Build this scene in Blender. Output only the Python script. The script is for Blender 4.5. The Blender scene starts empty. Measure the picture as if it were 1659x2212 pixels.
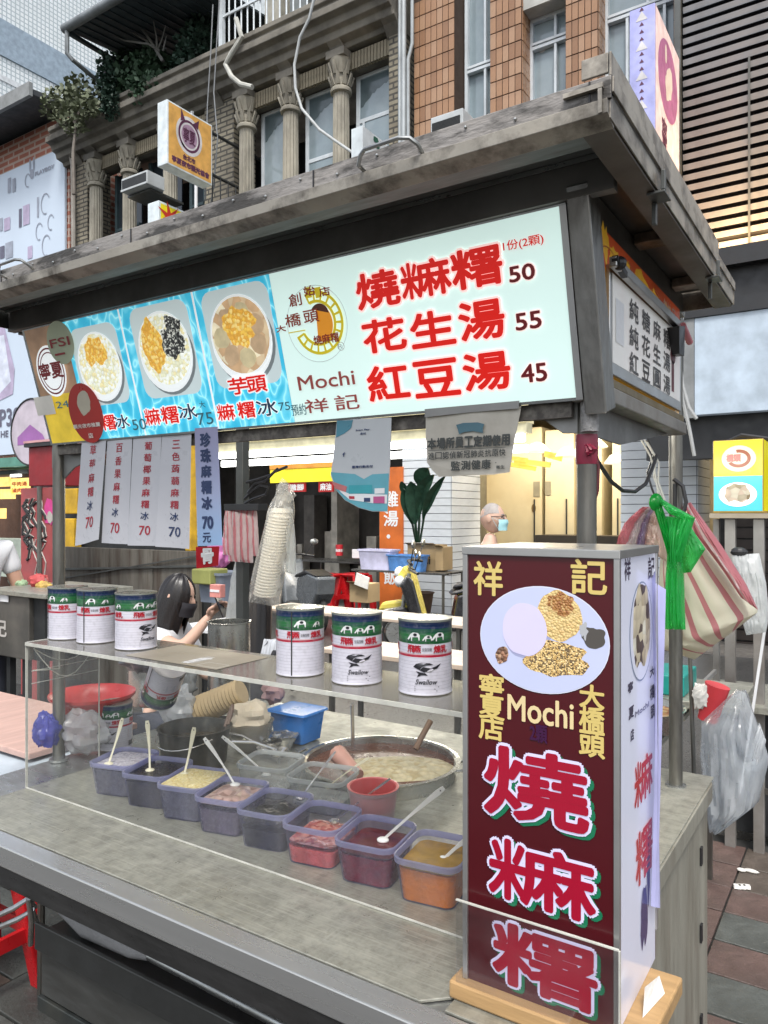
import bpy, bmesh, math, random
from math import sin, cos, pi, radians, sqrt
from mathutils import Vector, Matrix, noise
random.seed(7)
SC = bpy.context.scene
COL = SC.collection
# ---------------- camera ----------------
YAW = radians(33.1); HC = 1.7
FX, FY = -sin(YAW), cos(YAW); RX, RY = FY, -FX
FP, CX, HY = 1617.0, 829.5, 1113.0          # focal length, centre and horizon measured in the photograph
cd = bpy.data.cameras.new('camera'); cam = bpy.data.objects.new('camera', cd); COL.objects.link(cam)
cam.location = (0, 0, HC); cam.rotation_euler = (radians(90), 0, YAW)
cd.sensor_fit = 'VERTICAL'; cd.sensor_height = 24.0; cd.lens = 24.0 * FP / 2212.0
cd.shift_y = (HY - 1106.0) / 2212.0
cd.clip_start = 0.05; cd.clip_end = 500
SC.camera = cam
# ---------------- light: overcast day ----------------
w = bpy.data.worlds.new('World'); SC.world = w; w.use_nodes = True
wn = w.node_tree; bg = wn.nodes['Background']
sky = wn.nodes.new('ShaderNodeTexSky'); sky.sky_type = 'NISHITA'; sky.sun_disc = False
SUN_EL, SUN_AZ = radians(58), radians(150)
sky.sun_elevation = SUN_EL; sky.sun_rotation = SUN_AZ
sky.air_density = 1.0; sky.dust_density = 2.5; sky.ozone_density = 0.6
hs = wn.nodes.new('ShaderNodeHueSaturation'); hs.inputs['Saturation'].default_value = .42   # cloud greys the sky
wn.links.new(sky.outputs[0], hs.inputs['Color']); wn.links.new(hs.outputs[0], bg.inputs[0]); bg.inputs[1].default_value = 0.13
sd = bpy.data.lights.new('sun', 'SUN'); sd.energy = 1.5; sd.angle = radians(16); sd.color = (1, .97, .92)
so = bpy.data.objects.new('sun', sd); COL.objects.link(so)
sdir = Vector((sin(SUN_AZ) * cos(SUN_EL), cos(SUN_AZ) * cos(SUN_EL), sin(SUN_EL)))
so.rotation_euler = (-sdir).to_track_quat('-Z', 'Y').to_euler(); so.location = (0, 0, 20)
SC.view_settings.view_transform = 'Standard'; SC.view_settings.look = 'None'
SC.view_settings.gamma = 1; SC.view_settings.exposure = 1.0; SC.view_settings.use_curve_mapping = False
try:
    SC.cycles.max_bounces = 8; SC.cycles.transparent_max_bounces = 24; SC.cycles.diffuse_bounces = 3
    SC.cycles.glossy_bounces = 3; SC.cycles.transmission_bounces = 4; SC.cycles.caustics_reflective = False
    SC.cycles.caustics_refractive = False; SC.cycles.sample_clamp_indirect = 4
except Exception: pass

# ---------------- measuring helpers ----------------
def ray(u, v):
    x = (u - CX) / FP
    return Vector((FX + RX * x, FY + RY * x, -(v - HY) / FP))
def W(u, v, X=None, Y=None, Z=None, d=None):
    r = ray(u, v)
    t = d if d is not None else (X / r.x if X is not None else (Y / r.y if Y is not None else (Z - HC) / r.z))
    return Vector((r.x * t, r.y * t, HC + r.z * t))
def zm(ox, oy, s): return lambda x, y: (ox + x / s, oy + y / s)
class Plane:
    def __init__(s, O, ex, ey):
        s.O = Vector(O); s.ex = Vector(ex).normalized(); s.ey = Vector(ey).normalized(); s.n = s.ex.cross(s.ey).normalized()
    def hit(s, p):
        r = ray(*p); c = Vector((0, 0, HC)); t = (s.O - c).dot(s.n) / r.dot(s.n)
        q = c + r * t - s.O
        return q.dot(s.ex), q.dot(s.ey)
    def P(s, a, b, h=0): return s.O + s.ex * a + s.ey * b + s.n * h

# ---------------- materials ----------------
MATS = {}
def newmat(name):
    m = bpy.data.materials.new(name); m.use_nodes = True
    nt = m.node_tree; nt.nodes.clear(); out = nt.nodes.new('ShaderNodeOutputMaterial')
    return m, nt, out
def N(nt, t, **k):
    n = nt.nodes.new(t)
    for a, b in k.items(): setattr(n, a, b)
    return n
def coord(nt, scale=(1, 1, 1), kind='Object', rot=(0, 0, 0)):
    tc = N(nt, 'ShaderNodeTexCoord'); mp = N(nt, 'ShaderNodeMapping')
    mp.inputs['Scale'].default_value = scale; mp.inputs['Rotation'].default_value = rot
    nt.links.new(tc.outputs[kind], mp.inputs[0]); return mp.outputs[0]
def noise_n(nt, vec, scale, detail=4, rough=.55):
    n = N(nt, 'ShaderNodeTexNoise'); n.inputs['Scale'].default_value = scale
    n.inputs['Detail'].default_value = detail; n.inputs['Roughness'].default_value = rough
    nt.links.new(vec, n.inputs['Vector']); return n.outputs['Fac']
def ramp(nt, fac, stops, interp='LINEAR'):
    r = N(nt, 'ShaderNodeValToRGB'); r.color_ramp.interpolation = interp
    e = r.color_ramp.elements
    while len(e) < len(stops): e.new(0.5)
    for i, (p, c) in enumerate(stops):
        e[i].position = p; e[i].color = (*c, 1) if len(c) == 3 else c
    if fac is not None: nt.links.new(fac, r.inputs[0])
    return r.outputs[0]
def mixc(nt, fac, a, b, mode='MIX'):
    m = N(nt, 'ShaderNodeMix', data_type='RGBA', blend_type=mode)
    for i, x in ((0, fac), (6, a), (7, b)):
        if isinstance(x, (int, float)): m.inputs[i].default_value = x
        elif isinstance(x, tuple): m.inputs[i].default_value = (*x[:3], 1)
        else: nt.links.new(x, m.inputs[i])
    return m.outputs[2]
def pr(name, col, rough=.6, metal=0., var=.25, vscale=6., dirt=None, dscale=2.5, damt=.5, bump=.0, bscale=60., emit=None, es=0., stretch=(1, 1, 1), alpha=None, trans=0., spec=.5, rvar=.12, coat=0., dr=(.45, .72)):
    """Principled with a noisy base colour, optional dirt patches, roughness variation and fine bump."""
    if name in MATS: return MATS[name]
    m, nt, out = newmat(name); b = N(nt, 'ShaderNodeBsdfPrincipled'); nt.links.new(b.outputs[0], out.inputs[0])
    v = coord(nt, stretch)
    n1 = noise_n(nt, v, vscale, 5)
    c = ramp(nt, n1, [(.25, tuple(x * (1 - var) for x in col)), (.75, tuple(min(1, x * (1 + var)) for x in col))])
    if dirt:
        n2 = noise_n(nt, v, dscale, 8, .65)
        f = ramp(nt, n2, [(dr[0], (0, 0, 0)), (dr[1], (damt,) * 3)])
        c = mixc(nt, f, c, dirt)
    nt.links.new(c, b.inputs['Base Color'])
    b.inputs['Metallic'].default_value = metal
    if 'Specular IOR Level' in b.inputs: b.inputs['Specular IOR Level'].default_value = spec
    if rvar:
        r = ramp(nt, noise_n(nt, v, vscale * 2.3, 4), [(.3, (max(0.02, rough - rvar),) * 3), (.7, (min(1, rough + rvar),) * 3)])
        nt.links.new(r, b.inputs['Roughness'])
    else: b.inputs['Roughness'].default_value = rough
    if coat: b.inputs['Coat Weight'].default_value = coat; b.inputs['Coat Roughness'].default_value = .08
    if bump:
        bn = N(nt, 'ShaderNodeBump'); bn.inputs['Strength'].default_value = bump; bn.inputs['Distance'].default_value = .01
        nt.links.new(noise_n(nt, v, bscale, 3), bn.inputs['Height']); nt.links.new(bn.outputs[0], b.inputs['Normal'])
    if es:
        if emit is None: nt.links.new(c, b.inputs['Emission Color'])
        else: b.inputs['Emission Color'].default_value = (*emit, 1)
        b.inputs['Emission Strength'].default_value = es
    if trans: b.inputs['Transmission Weight'].default_value = trans
    if alpha is not None: b.inputs['Alpha'].default_value = alpha
    MATS[name] = m; return m
def flat(name, col, es=0., rough=.5):
    return pr(name, col, rough=rough, var=.04, vscale=9, es=es, rvar=0)
def film(name, tint, opac=.35, rough=.12, body=(.8, .8, .85), nscale=6., lo=None, refl=.35, r0=.03, metal=False, streak=(1, 1, 1)):
    """thin clear plastic: transparent + a diffuse haze that varies + a glossy skin"""
    if name in MATS: return MATS[name]
    m, nt, out = newmat(name)
    tr = N(nt, 'ShaderNodeBsdfTransparent'); tr.inputs[0].default_value = (*tint, 1)
    df = N(nt, 'ShaderNodeBsdfDiffuse'); df.inputs[0].default_value = (*body, 1)
    tl = N(nt, 'ShaderNodeBsdfTranslucent'); tl.inputs[0].default_value = (*body, 1)
    a = N(nt, 'ShaderNodeMixShader'); a.inputs[0].default_value = .5
    nt.links.new(df.outputs[0], a.inputs[1]); nt.links.new(tl.outputs[0], a.inputs[2])
    v = coord(nt, streak)
    f = ramp(nt, noise_n(nt, v, nscale, 5, .6), [(.35, ((lo if lo is not None else opac * .5),) * 3), (.7, (opac,) * 3)])
    s1 = N(nt, 'ShaderNodeMixShader'); nt.links.new(f, s1.inputs[0])
    nt.links.new(tr.outputs[0], s1.inputs[1]); nt.links.new(a.outputs[0], s1.inputs[2])
    gl = N(nt, 'ShaderNodeBsdfGlossy'); gl.inputs['Roughness'].default_value = rough
    fr = N(nt, 'ShaderNodeLayerWeight'); fr.inputs[0].default_value = .5
    pw = N(nt, 'ShaderNodeMath', operation='POWER'); pw.inputs[1].default_value = 4.; nt.links.new(fr.outputs['Facing'], pw.inputs[0])
    mu = N(nt, 'ShaderNodeMath', operation='MULTIPLY_ADD'); mu.inputs[1].default_value = refl * 1.6; mu.inputs[2].default_value = r0; nt.links.new(pw.outputs[0], mu.inputs[0])
    s2 = N(nt, 'ShaderNodeMixShader'); nt.links.new(mu.outputs[0], s2.inputs[0])
    nt.links.new(s1.outputs[0], s2.inputs[1]); nt.links.new(gl.outputs[0], s2.inputs[2])
    nt.links.new(s2.outputs[0], out.inputs[0]); MATS[name] = m; return m
def speck(name, base, spots, sscale=60, thr=.5, rough=.6, es=0., soft=.08, patch=None, pscale=3.):
    """granular food: base colour with spots of other colours from voronoi cells"""
    if name in MATS: return MATS[name]
    m, nt, out = newmat(name); b = N(nt, 'ShaderNodeBsdfPrincipled'); nt.links.new(b.outputs[0], out.inputs[0])
    v = coord(nt)
    vo = N(nt, 'ShaderNodeTexVoronoi'); vo.inputs['Scale'].default_value = sscale; nt.links.new(v, vo.inputs['Vector'])
    se = N(nt, 'ShaderNodeSeparateColor'); nt.links.new(vo.outputs['Color'], se.inputs[0])
    c = base
    for i, sp in enumerate(spots):
        f = ramp(nt, se.outputs[i % 3], [(thr, (0, 0, 0)), (min(.999, thr + soft), (1, 1, 1))])
        c = mixc(nt, f, c, sp)
    if patch:
        f = ramp(nt, noise_n(nt, v, pscale, 3), [(.45, (0, 0, 0)), (.6, (1, 1, 1))]); c = mixc(nt, f, c, patch)
    sh = ramp(nt, vo.outputs['Distance'], [(0, (1, 1, 1)), (.9, (.72, .72, .72))])
    c = mixc(nt, 1.0, c, sh, 'MULTIPLY')
    nt.links.new(c, b.inputs['Base Color']); b.inputs['Roughness'].default_value = rough
    bn = N(nt, 'ShaderNodeBump'); bn.inputs['Strength'].default_value = .6; bn.inputs['Distance'].default_value = .004
    bn.invert = True
    nt.links.new(vo.outputs['Distance'], bn.inputs['Height']); nt.links.new(bn.outputs[0], b.inputs['Normal'])
    if es: nt.links.new(c, b.inputs['Emission Color']); b.inputs['Emission Strength'].default_value = es
    MATS[name] = m; return m

# ---------------- mesh helpers ----------------
def wloc(o):
    p = Vector((0, 0, 0))
    while o is not None: p += o.location; o = o.parent
    return p
class MB:
    def __init__(s): s.v = []; s.f = []
    def add(s, vs, fs):
        n = len(s.v); s.v += [Vector(p) for p in vs]; s.f += [tuple(i + n for i in f) for f in fs]; return s
    def box(s, a, b):
        x0, y0, z0 = [min(p, q) for p, q in zip(a, b)]; x1, y1, z1 = [max(p, q) for p, q in zip(a, b)]
        return s.add([(x0, y0, z0), (x1, y0, z0), (x1, y1, z0), (x0, y1, z0), (x0, y0, z1), (x1, y0, z1), (x1, y1, z1), (x0, y1, z1)],
                     [(0, 3, 2, 1), (4, 5, 6, 7), (0, 1, 5, 4), (1, 2, 6, 5), (2, 3, 7, 6), (3, 0, 4, 7)])
    def hexa(s, P):  # 8 corners: bottom 4 ccw, top 4
        return s.add(P, [(0, 3, 2, 1), (4, 5, 6, 7), (0, 1, 5, 4), (1, 2, 6, 5), (2, 3, 7, 6), (3, 0, 4, 7)])
    def obox(s, c, ax, ay, az):  # centre and half-axis vectors
        c = Vector(c); ax = Vector(ax); ay = Vector(ay); az = Vector(az)
        return s.hexa([c - ax - ay - az, c + ax - ay - az, c + ax + ay - az, c - ax + ay - az, c - ax - ay + az, c + ax - ay + az, c + ax + ay + az, c - ax + ay + az])
    def bar(s, a, b, w, h=None, up=(0, 0, 1)):
        a = Vector(a); b = Vector(b); h = h or w; d = (b - a); L = d.length; d.normalize(); up = Vector(up)
        if abs(d.dot(up)) > .98: up = Vector((0, 1, 0))
        x = d.cross(up).normalized(); y = x.cross(d)
        return s.obox((a + b) / 2, d * L / 2, x * w / 2, y * h / 2)
    def tube(s, pts, r, n=8, cap=True):
        pts = [Vector(p) for p in pts]; rs = r if isinstance(r, (list, tuple)) else [r] * len(pts)
        base = len(s.v); px = None
        for i, p in enumerate(pts):
            d = (pts[min(i + 1, len(pts) - 1)] - pts[max(i - 1, 0)]).normalized()
            if px is None:
                px = d.orthogonal().normalized()
            px = (px - d * px.dot(d)).normalized(); py = d.cross(px)
            for k in range(n):
                a = 2 * pi * k / n; s.v.append(p + (px * cos(a) + py * sin(a)) * rs[i])
        for i in range(len(pts) - 1):
            for k in range(n):
                a = base + i * n + k; b = base + i * n + (k + 1) % n
                s.f.append((a, b, b + n, a + n))
        if cap:
            s.f.append(tuple(base + k for k in range(n))[::-1]); s.f.append(tuple(base + (len(pts) - 1) * n + k for k in range(n)))
        return s
    def lathe(s, prof, c=(0, 0, 0), n=24, sx=1, sy=1, closed=False):
        c = Vector(c); base = len(s.v)
        for r, z in prof:
            for k in range(n):
                a = 2 * pi * k / n; s.v.append(c + Vector((r * cos(a) * sx, r * sin(a) * sy, z)))
        for i in range(len(prof) - 1):
            for k in range(n):
                a = base + i * n + k; b = base + i * n + (k + 1) % n; s.f.append((a, b, b + n, a + n))
        if not closed:
            s.f.append(tuple(base + k for k in range(n))[::-1])
            s.f.append(tuple(base + (len(prof) - 1) * n + k for k in range(n)))
        return s
    def poly(s, pts): return s.add(pts, [tuple(range(len(pts)))])
    def prism(s, pts, off):  # polygon extruded by vector
        off = Vector(off); n = len(pts); P = [Vector(p) for p in pts]
        return s.add(P + [p + off for p in P], [tuple(range(n))[::-1], tuple(range(n, 2 * n))] + [(i, (i + 1) % n, (i + 1) % n + n, i + n) for i in range(n)])
    def grid(s, fn, nu, nv):
        base = len(s.v)
        for j in range(nv + 1):
            for i in range(nu + 1): s.v.append(Vector(fn(i / nu, j / nv)))
        for j in range(nv):
            for i in range(nu):
                a = base + j * (nu + 1) + i; s.f.append((a, a + 1, a + nu + 2, a + nu + 1))
        return s
    def ball(s, c, r, n=10, m=7, sq=(1, 1, 1)):
        return s.lathe([(max(1e-4, r * sin(pi * j / m)) , -r * cos(pi * j / m) * sq[2]) for j in range(m + 1)], c, n, sq[0], sq[1])
    def build(s, name, m, parent=None, smooth=False, bevel=0., loc=None, flip=True):
        me = bpy.data.meshes.new(name)
        if parent is not None: o0 = wloc(parent)
        elif loc is not None: o0 = Vector(loc)
        else:
            xs = [p.x for p in s.v]; ys = [p.y for p in s.v]; zs = [p.z for p in s.v]
            o0 = Vector(((min(xs) + max(xs)) / 2, (min(ys) + max(ys)) / 2, min(zs)))
        me.from_pydata([p - o0 for p in s.v], [], s.f)
        if flip:
            bm = bmesh.new(); bm.from_mesh(me); bmesh.ops.recalc_face_normals(bm, faces=bm.faces); bm.to_mesh(me); bm.free()
        me.materials.append(m)
        if smooth: me.polygons.foreach_set('use_smooth', [True] * len(me.polygons))
        me.update(); o = bpy.data.objects.new(name, me); COL.objects.link(o)
        if parent is not None: o.parent = parent
        else: o.location = o0
        if smooth:
            try: me.set_sharp_from_angle(angle=radians(38))
            except Exception: pass
        if bevel:
            b = o.modifiers.new('bevel', 'BEVEL'); b.width = bevel; b.segments = 2; b.limit_method = 'ANGLE'; b.angle_limit = radians(40)
        return o
def tag(o, label=None, cat=None, group=None, kind=None):
    if label: o['label'] = label
    if cat: o['category'] = cat
    if group: o['group'] = group
    if kind: o['kind'] = kind
    return o
def thing(name, loc, label, cat, group=None):
    o = bpy.data.objects.new(name, None); o.empty_display_size = .05; COL.objects.link(o); o.location = loc
    return tag(o, label, cat, group)
def copy_tree(o, parent=None):
    c = o.copy(); COL.objects.link(c)
    if parent is not None: c.parent = parent
    for ch in list(o.children): copy_tree(ch, c)
    return c
def inst(src, name, loc, parent=None, rot=None, scale=None):
    o = bpy.data.objects.new(name, src.data); COL.objects.link(o)
    if parent is not None: o.parent = parent; o.location = Vector(loc) - wloc(parent)
    else: o.location = loc
    if rot: o.rotation_euler = rot
    if scale: o.scale = scale
    return o

# ---------------- lettering ----------------
GL = {}
def glyph(txt):
    if txt in GL: return GL[txt]
    c = bpy.data.curves.new('t', 'FONT'); c.body = txt; c.size = 1; c.resolution_u = 3
    o = bpy.data.objects.new('t', c); COL.objects.link(o)
    dg = bpy.context.evaluated_depsgraph_get(); me = bpy.data.meshes.new_from_object(o.evaluated_get(dg))
    vs = [(v.co.x, v.co.y) for v in me.vertices]; fs = [tuple(p.vertices) for p in me.polygons]
    bpy.data.objects.remove(o); bpy.data.curves.remove(c); bpy.data.meshes.remove(me)
    if not vs: vs = [(0, 0), (1, 0), (1, 1)]; fs = [(0, 1, 2)]
    x0 = min(p[0] for p in vs); x1 = max(p[0] for p in vs); y0 = min(p[1] for p in vs); y1 = max(p[1] for p in vs)
    vs = [((x - x0) / max(1e-6, x1 - x0), (y - y0) / max(1e-6, y1 - y0)) for x, y in vs]
    GL[txt] = (vs, fs, (x1 - x0) / max(1e-6, y1 - y0)); return GL[txt]
def put_glyph(mb, pl, txt, rect, lift, bold=0., shear=0., warp=None, n=8):
    """rect = (s0, t0, s1, t1) on plane pl; bold thickens strokes by that many metres"""
    vs, fs, _ = glyph(txt); s0, t0, s1, t1 = rect
    offs = [(0, 0)] if bold <= 0 else [(bold * cos(2 * pi * k / n), bold * sin(2 * pi * k / n)) for k in range(n)]
    for k, (a, b) in enumerate(offs):
        P = []
        for x, y in vs:
            s = s0 + (s1 - s0) * x + a + shear * y * (t1 - t0); t = t0 + (t1 - t0) * y + b
            if warp: s, t = warp(s, t)
            P.append(pl.P(s, t, lift + k * 4e-5))
        mb.add(P, fs)
def px_rect(pl, bl, tr):
    a = pl.hit(bl); b = pl.hit(tr); return (a[0], a[1], b[0], b[1])
def comp(mb, pl, ch, rect, lift, bold=0., n=8):
    """'㊗' stands for the rice+hemp character, drawn as 米 beside 麻"""
    if ch == '㊗':
        s0, t0, s1, t1 = rect; w_ = s1 - s0
        put_glyph(mb, pl, '米', (s0, t0, s0 + w_ * .36, t1), lift, bold, n=n); put_glyph(mb, pl, '麻', (s0 + w_ * .32, t0, s1, t1), lift + 4e-4, bold, n=n)
    else: put_glyph(mb, pl, ch, rect, lift, bold, n=n)
def disk(mb, pl, c, rx, ry, lift, n=32, a0=0, a1=2 * pi, wob=0., seed=0):
    pts = []
    for k in range(n):
        a = a0 + (a1 - a0) * k / n
        q = 1 + wob * noise.noise(Vector((cos(a) * 2 + seed, sin(a) * 2, seed * 3.1)))
        pts.append(pl.P(c[0] + rx * q * cos(a), c[1] + ry * q * sin(a), lift))
    mb.poly(pts)
def ring(mb, pl, c, rx, ry, wd, lift, n=36, a0=0, a1=2 * pi):
    P = []; F = []
    for k in range(n + 1):
        a = a0 + (a1 - a0) * k / n
        P.append(pl.P(c[0] + rx * cos(a), c[1] + ry * sin(a), lift)); P.append(pl.P(c[0] + (rx - wd) * cos(a), c[1] + (ry - wd) * sin(a), lift))
    for k in range(n): F.append((2 * k, 2 * k + 2, 2 * k + 3, 2 * k + 1))
    mb.add(P, F)
def rrect(mb, pl, r, rad, lift, th=0.):
    s0, t0, s1, t1 = r; pts = []
    for cx_, cy_, a0 in ((s1 - rad, t1 - rad, 0), (s0 + rad, t1 - rad, pi / 2), (s0 + rad, t0 + rad, pi), (s1 - rad, t0 + rad, 3 * pi / 2)):
        for k in range(5): a = a0 + pi / 2 * k / 4; pts.append(pl.P(cx_ + rad * cos(a), cy_ + rad * sin(a), lift))
    if th: mb.prism(pts, pl.n * th)
    else: mb.poly(pts)
def qd(mb, pl, r, lift):
    s0, t0, s1, t1 = r; mb.poly([pl.P(s0, t0, lift), pl.P(s1, t0, lift), pl.P(s1, t1, lift), pl.P(s0, t1, lift)])
def nb(mb, name, m, parent=None, **k):
    return mb.build(name, m, parent, flip=False, **k)

# ---------------- shared materials ----------------
def steel(name, col=(.42, .43, .42), rough=.32, stain=(.16, .15, .12), amt=.6, sc=(1, 1, 1), metal=.85):
    return pr(name, col, rough=rough, metal=metal, var=.14, vscale=7, dirt=stain, dscale=4, damt=amt, stretch=sc, rvar=.1, bump=.05, bscale=30)
M_ST = steel('stainless_steel', sc=(1, 3, 3))
def worktop_mat(name, base, rough=.30, metal=.72, sx=1., dirty=1.):
    """used stainless sheet: cloudy film, hair scratches along the length, water marks and small stains"""
    m, nt, out = newmat(name); b = N(nt, 'ShaderNodeBsdfPrincipled'); nt.links.new(b.outputs[0], out.inputs[0])
    v = coord(nt); v2 = coord(nt, (2.5 * sx, 70, 70), rot=(0, 0, .12)); v3 = coord(nt, (60, 3, 60), rot=(0, 0, .3))
    c = ramp(nt, noise_n(nt, v, 5, 6, .6), [(.3, tuple(x * .78 for x in base)), (.7, tuple(x * 1.15 for x in base))])
    c = mixc(nt, ramp(nt, noise_n(nt, v, 30, 7, .75), [(.42, (0, 0, 0)), (.68, (.6 * dirty,) * 3)]), c, tuple(x * .5 for x in base))
    c = mixc(nt, ramp(nt, noise_n(nt, v2, 3, 5, .7), [(.50, (0, 0, 0)), (.66, (.45,) * 3)]), c, tuple(min(1, x * 1.5) for x in base))
    c = mixc(nt, ramp(nt, noise_n(nt, v, 9, 8, .75), [(.60, (0, 0, 0)), (.74, (.6 * dirty,) * 3)]), c, (.16, .15, .11))
    c = mixc(nt, ramp(nt, noise_n(nt, v3, 2, 3, .6), [(.60, (0, 0, 0)), (.68, (.25,) * 3)]), c, (.5, .5, .46))
    nt.links.new(c, b.inputs['Base Color']); b.inputs['Metallic'].default_value = metal
    nt.links.new(ramp(nt, noise_n(nt, v, 16, 7, .7), [(.3, (rough - .1,) * 3), (.7, (rough + .22,) * 3)]), b.inputs['Roughness'])
    bn = N(nt, 'ShaderNodeBump'); bn.inputs['Strength'].default_value = .12; bn.inputs['Distance'].default_value = .004
    nt.links.new(noise_n(nt, v2, 4, 4, .7), bn.inputs['Height']); nt.links.new(bn.outputs[0], b.inputs['Normal']); MATS[name] = m; return m
M_STF = worktop_mat('stainless_worktop', (.40, .395, .335), .34, .55, 1., 1.25)
M_RIM = pr('trim_steel', (.50, .50, .49), .32, .8, .1, 4, dirt=(.25, .25, .23), dscale=3, damt=.4, rvar=.05)
M_ROOF = pr('weathered_roof_steel', (.36, .33, .28), .5, .5, .25, 6, dirt=(.06, .05, .04), dscale=9, damt=.85, dr=(.46, .62), bump=.15, bscale=25)
M_POST = steel('post_steel', (.21, .205, .185), .4, (.08, .07, .06), .6, (6, 6, 1))
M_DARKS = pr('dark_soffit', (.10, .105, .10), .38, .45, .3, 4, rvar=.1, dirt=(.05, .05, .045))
M_PANELS = pr('dirty_side_panel', (.30, .29, .24), .5, .25, .2, 4, dirt=(.13, .11, .08), dscale=3, damt=.8, stretch=(3, 3, .5), bump=.1)
M_ACR = film('clear_acrylic', (.99, .995, .99), .06, .04, (.80, .80, .78), 7., .0, .28, .012, streak=(1.6, 1, .5))
M_ACRE = pr('acrylic_edge', (.50, .50, .45), .25, 0, .2, 20)  # pale colour stands in for light piped out at the pane edges
M_BLK = pr('black_plastic', (.018, .018, .02), .4)
M_WHT = flat('white_paint', (.74, .75, .76))
M_DK = pr('near_black_metal', (.03, .032, .033), .6, .2)  # even near-black metal shared by many small dark parts
M_WOOD = pr('light_wood', (.42, .26, .115), .5, 0, .18, 8, stretch=(1, 9, 9), bump=.1, bscale=20)
M_CONC = pr('grimy_concrete', (.26, .25, .23), .85, 0, .25, 3, dirt=(.06, .055, .05), dscale=2.2, damt=.8, bump=.3, bscale=18)
M_RIMT = pr('rim_steel', (.60, .605, .60), .27, .82, .06, 2, dirt=(.42, .42, .40), dscale=1.5, damt=.4, stretch=(.4, 5, 5), rvar=.05, dr=(.5, .8))
def strip(prof, x0, x1):  # (y, z) outline extruded along x
    return MB().prism([(x0, y, z) for y, z in prof], (x1 - x0, 0, 0))
# ================= ground =================
M_ASPH = pr('wet_asphalt', (.045, .045, .045), .35, 0, .4, 30, dirt=(.10, .10, .095), dscale=1.2, damt=.5, bump=.5, bscale=90)
ground = tag(MB().box((-60, -30, -.30), (40, 60, -.032)).build('ground', M_ASPH), kind='structure')
pav = tag(MB().box((-8, -1.5, -.031), (6, 4.35, -.014)).build('pavement', pr('paver_joint', (.03, .03, .028), .9)), kind='structure')
pm = [pr('paver_rose', (.115, .075, .065), .55, 0, .25, 12, dirt=(.04, .035, .03), damt=.7, bump=.5, bscale=45), pr('paver_grey', (.085, .092, .085), .55, 0, .25, 12, dirt=(.035, .035, .03), damt=.7, bump=.5, bscale=45),
      pr('paver_brown', (.10, .08, .065), .55, 0, .25, 12, dirt=(.04, .035, .03), damt=.7, bump=.5, bscale=45)]
psrc = []
for k, m_ in enumerate(pm):
    b = MB().box((-.121, -.1215, 0), (.121, .1215, .014)); psrc.append(b)
first = {}
rp = random.Random(3)
def paver(x, y, w2, h2, k):
    key = (round(w2, 2), round(h2, 2), k)
    if key not in first:
        o = MB().box((-w2 / 2 + .004, -h2 / 2 + .004, 0), (w2 / 2 - .004, h2 / 2 - .004, .015)).build('paving_slab', pm[k], pav, bevel=.0025)
        o.location = Vector((x, y, -.0138)) - wloc(pav)
        o.data.transform(Matrix.Translation(wloc(pav))); first[key] = o
    else:
        o = inst(first[key], 'paving_slab', (x, y, -.0138 + rp.uniform(-.0015, .002)), pav); bm_ = o.modifiers.new('bevel', 'BEVEL'); bm_.width = .0025; bm_.segments = 1
    o.rotation_euler.z = rp.uniform(-.004, .004)
x0 = -.535
for i in range(-3, 7):
    for j in range(-6, 13):
        y = 3.24 + .245 * (j - 6) + .12
        x = x0 + .42 * i + .21
        if i < 0 and y > .6 and x > -2.2 and y < 2.6 and x < -.6: continue
        if y > 4.3: continue
        paver(x, y, .42, .245, 0 if i == -1 else (rp.choice([1, 1, 0, 2]) if i >= 0 else rp.choice([0, 1, 2])))
for i in range(-14, -3):
    for j in range(0, 8): paver(x0 + .42 * i + .21, .45 + .245 * j + (.12 if i % 2 else 0), .42, .245, rp.choice([1, 2, 1]))
# litter on the pavers
M_PAPER = pr('crumpled_paper', (.75, .73, .68), .8, bump=.3)
b = MB(); c = W(1603, 1921, Z=.004)
for k in range(3): b.obox(c + Vector((.018 * k - .02, .01 * k, .008)), (.014, .004, 0), (-.004, .01, 0), (0, .003, .006))
tag(b.build('paper_scrap', M_PAPER), 'crumpled white paper scrap lying on the pavers, nearer of two', 'litter')
b = MB(); c = W(1617, 1884, Z=.004)
b.ball(c + Vector((-.03, 0, .004)), .02, 8, 5, (1.1, .9, .3)); b.ball(c + Vector((.01, .012, .004)), .024, 8, 5, (1.5, .6, .3))
tag(b.build('paper_scrap', M_PAPER), 'flat white paper scrap lying on the pavers, farther of two', 'litter')

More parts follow.
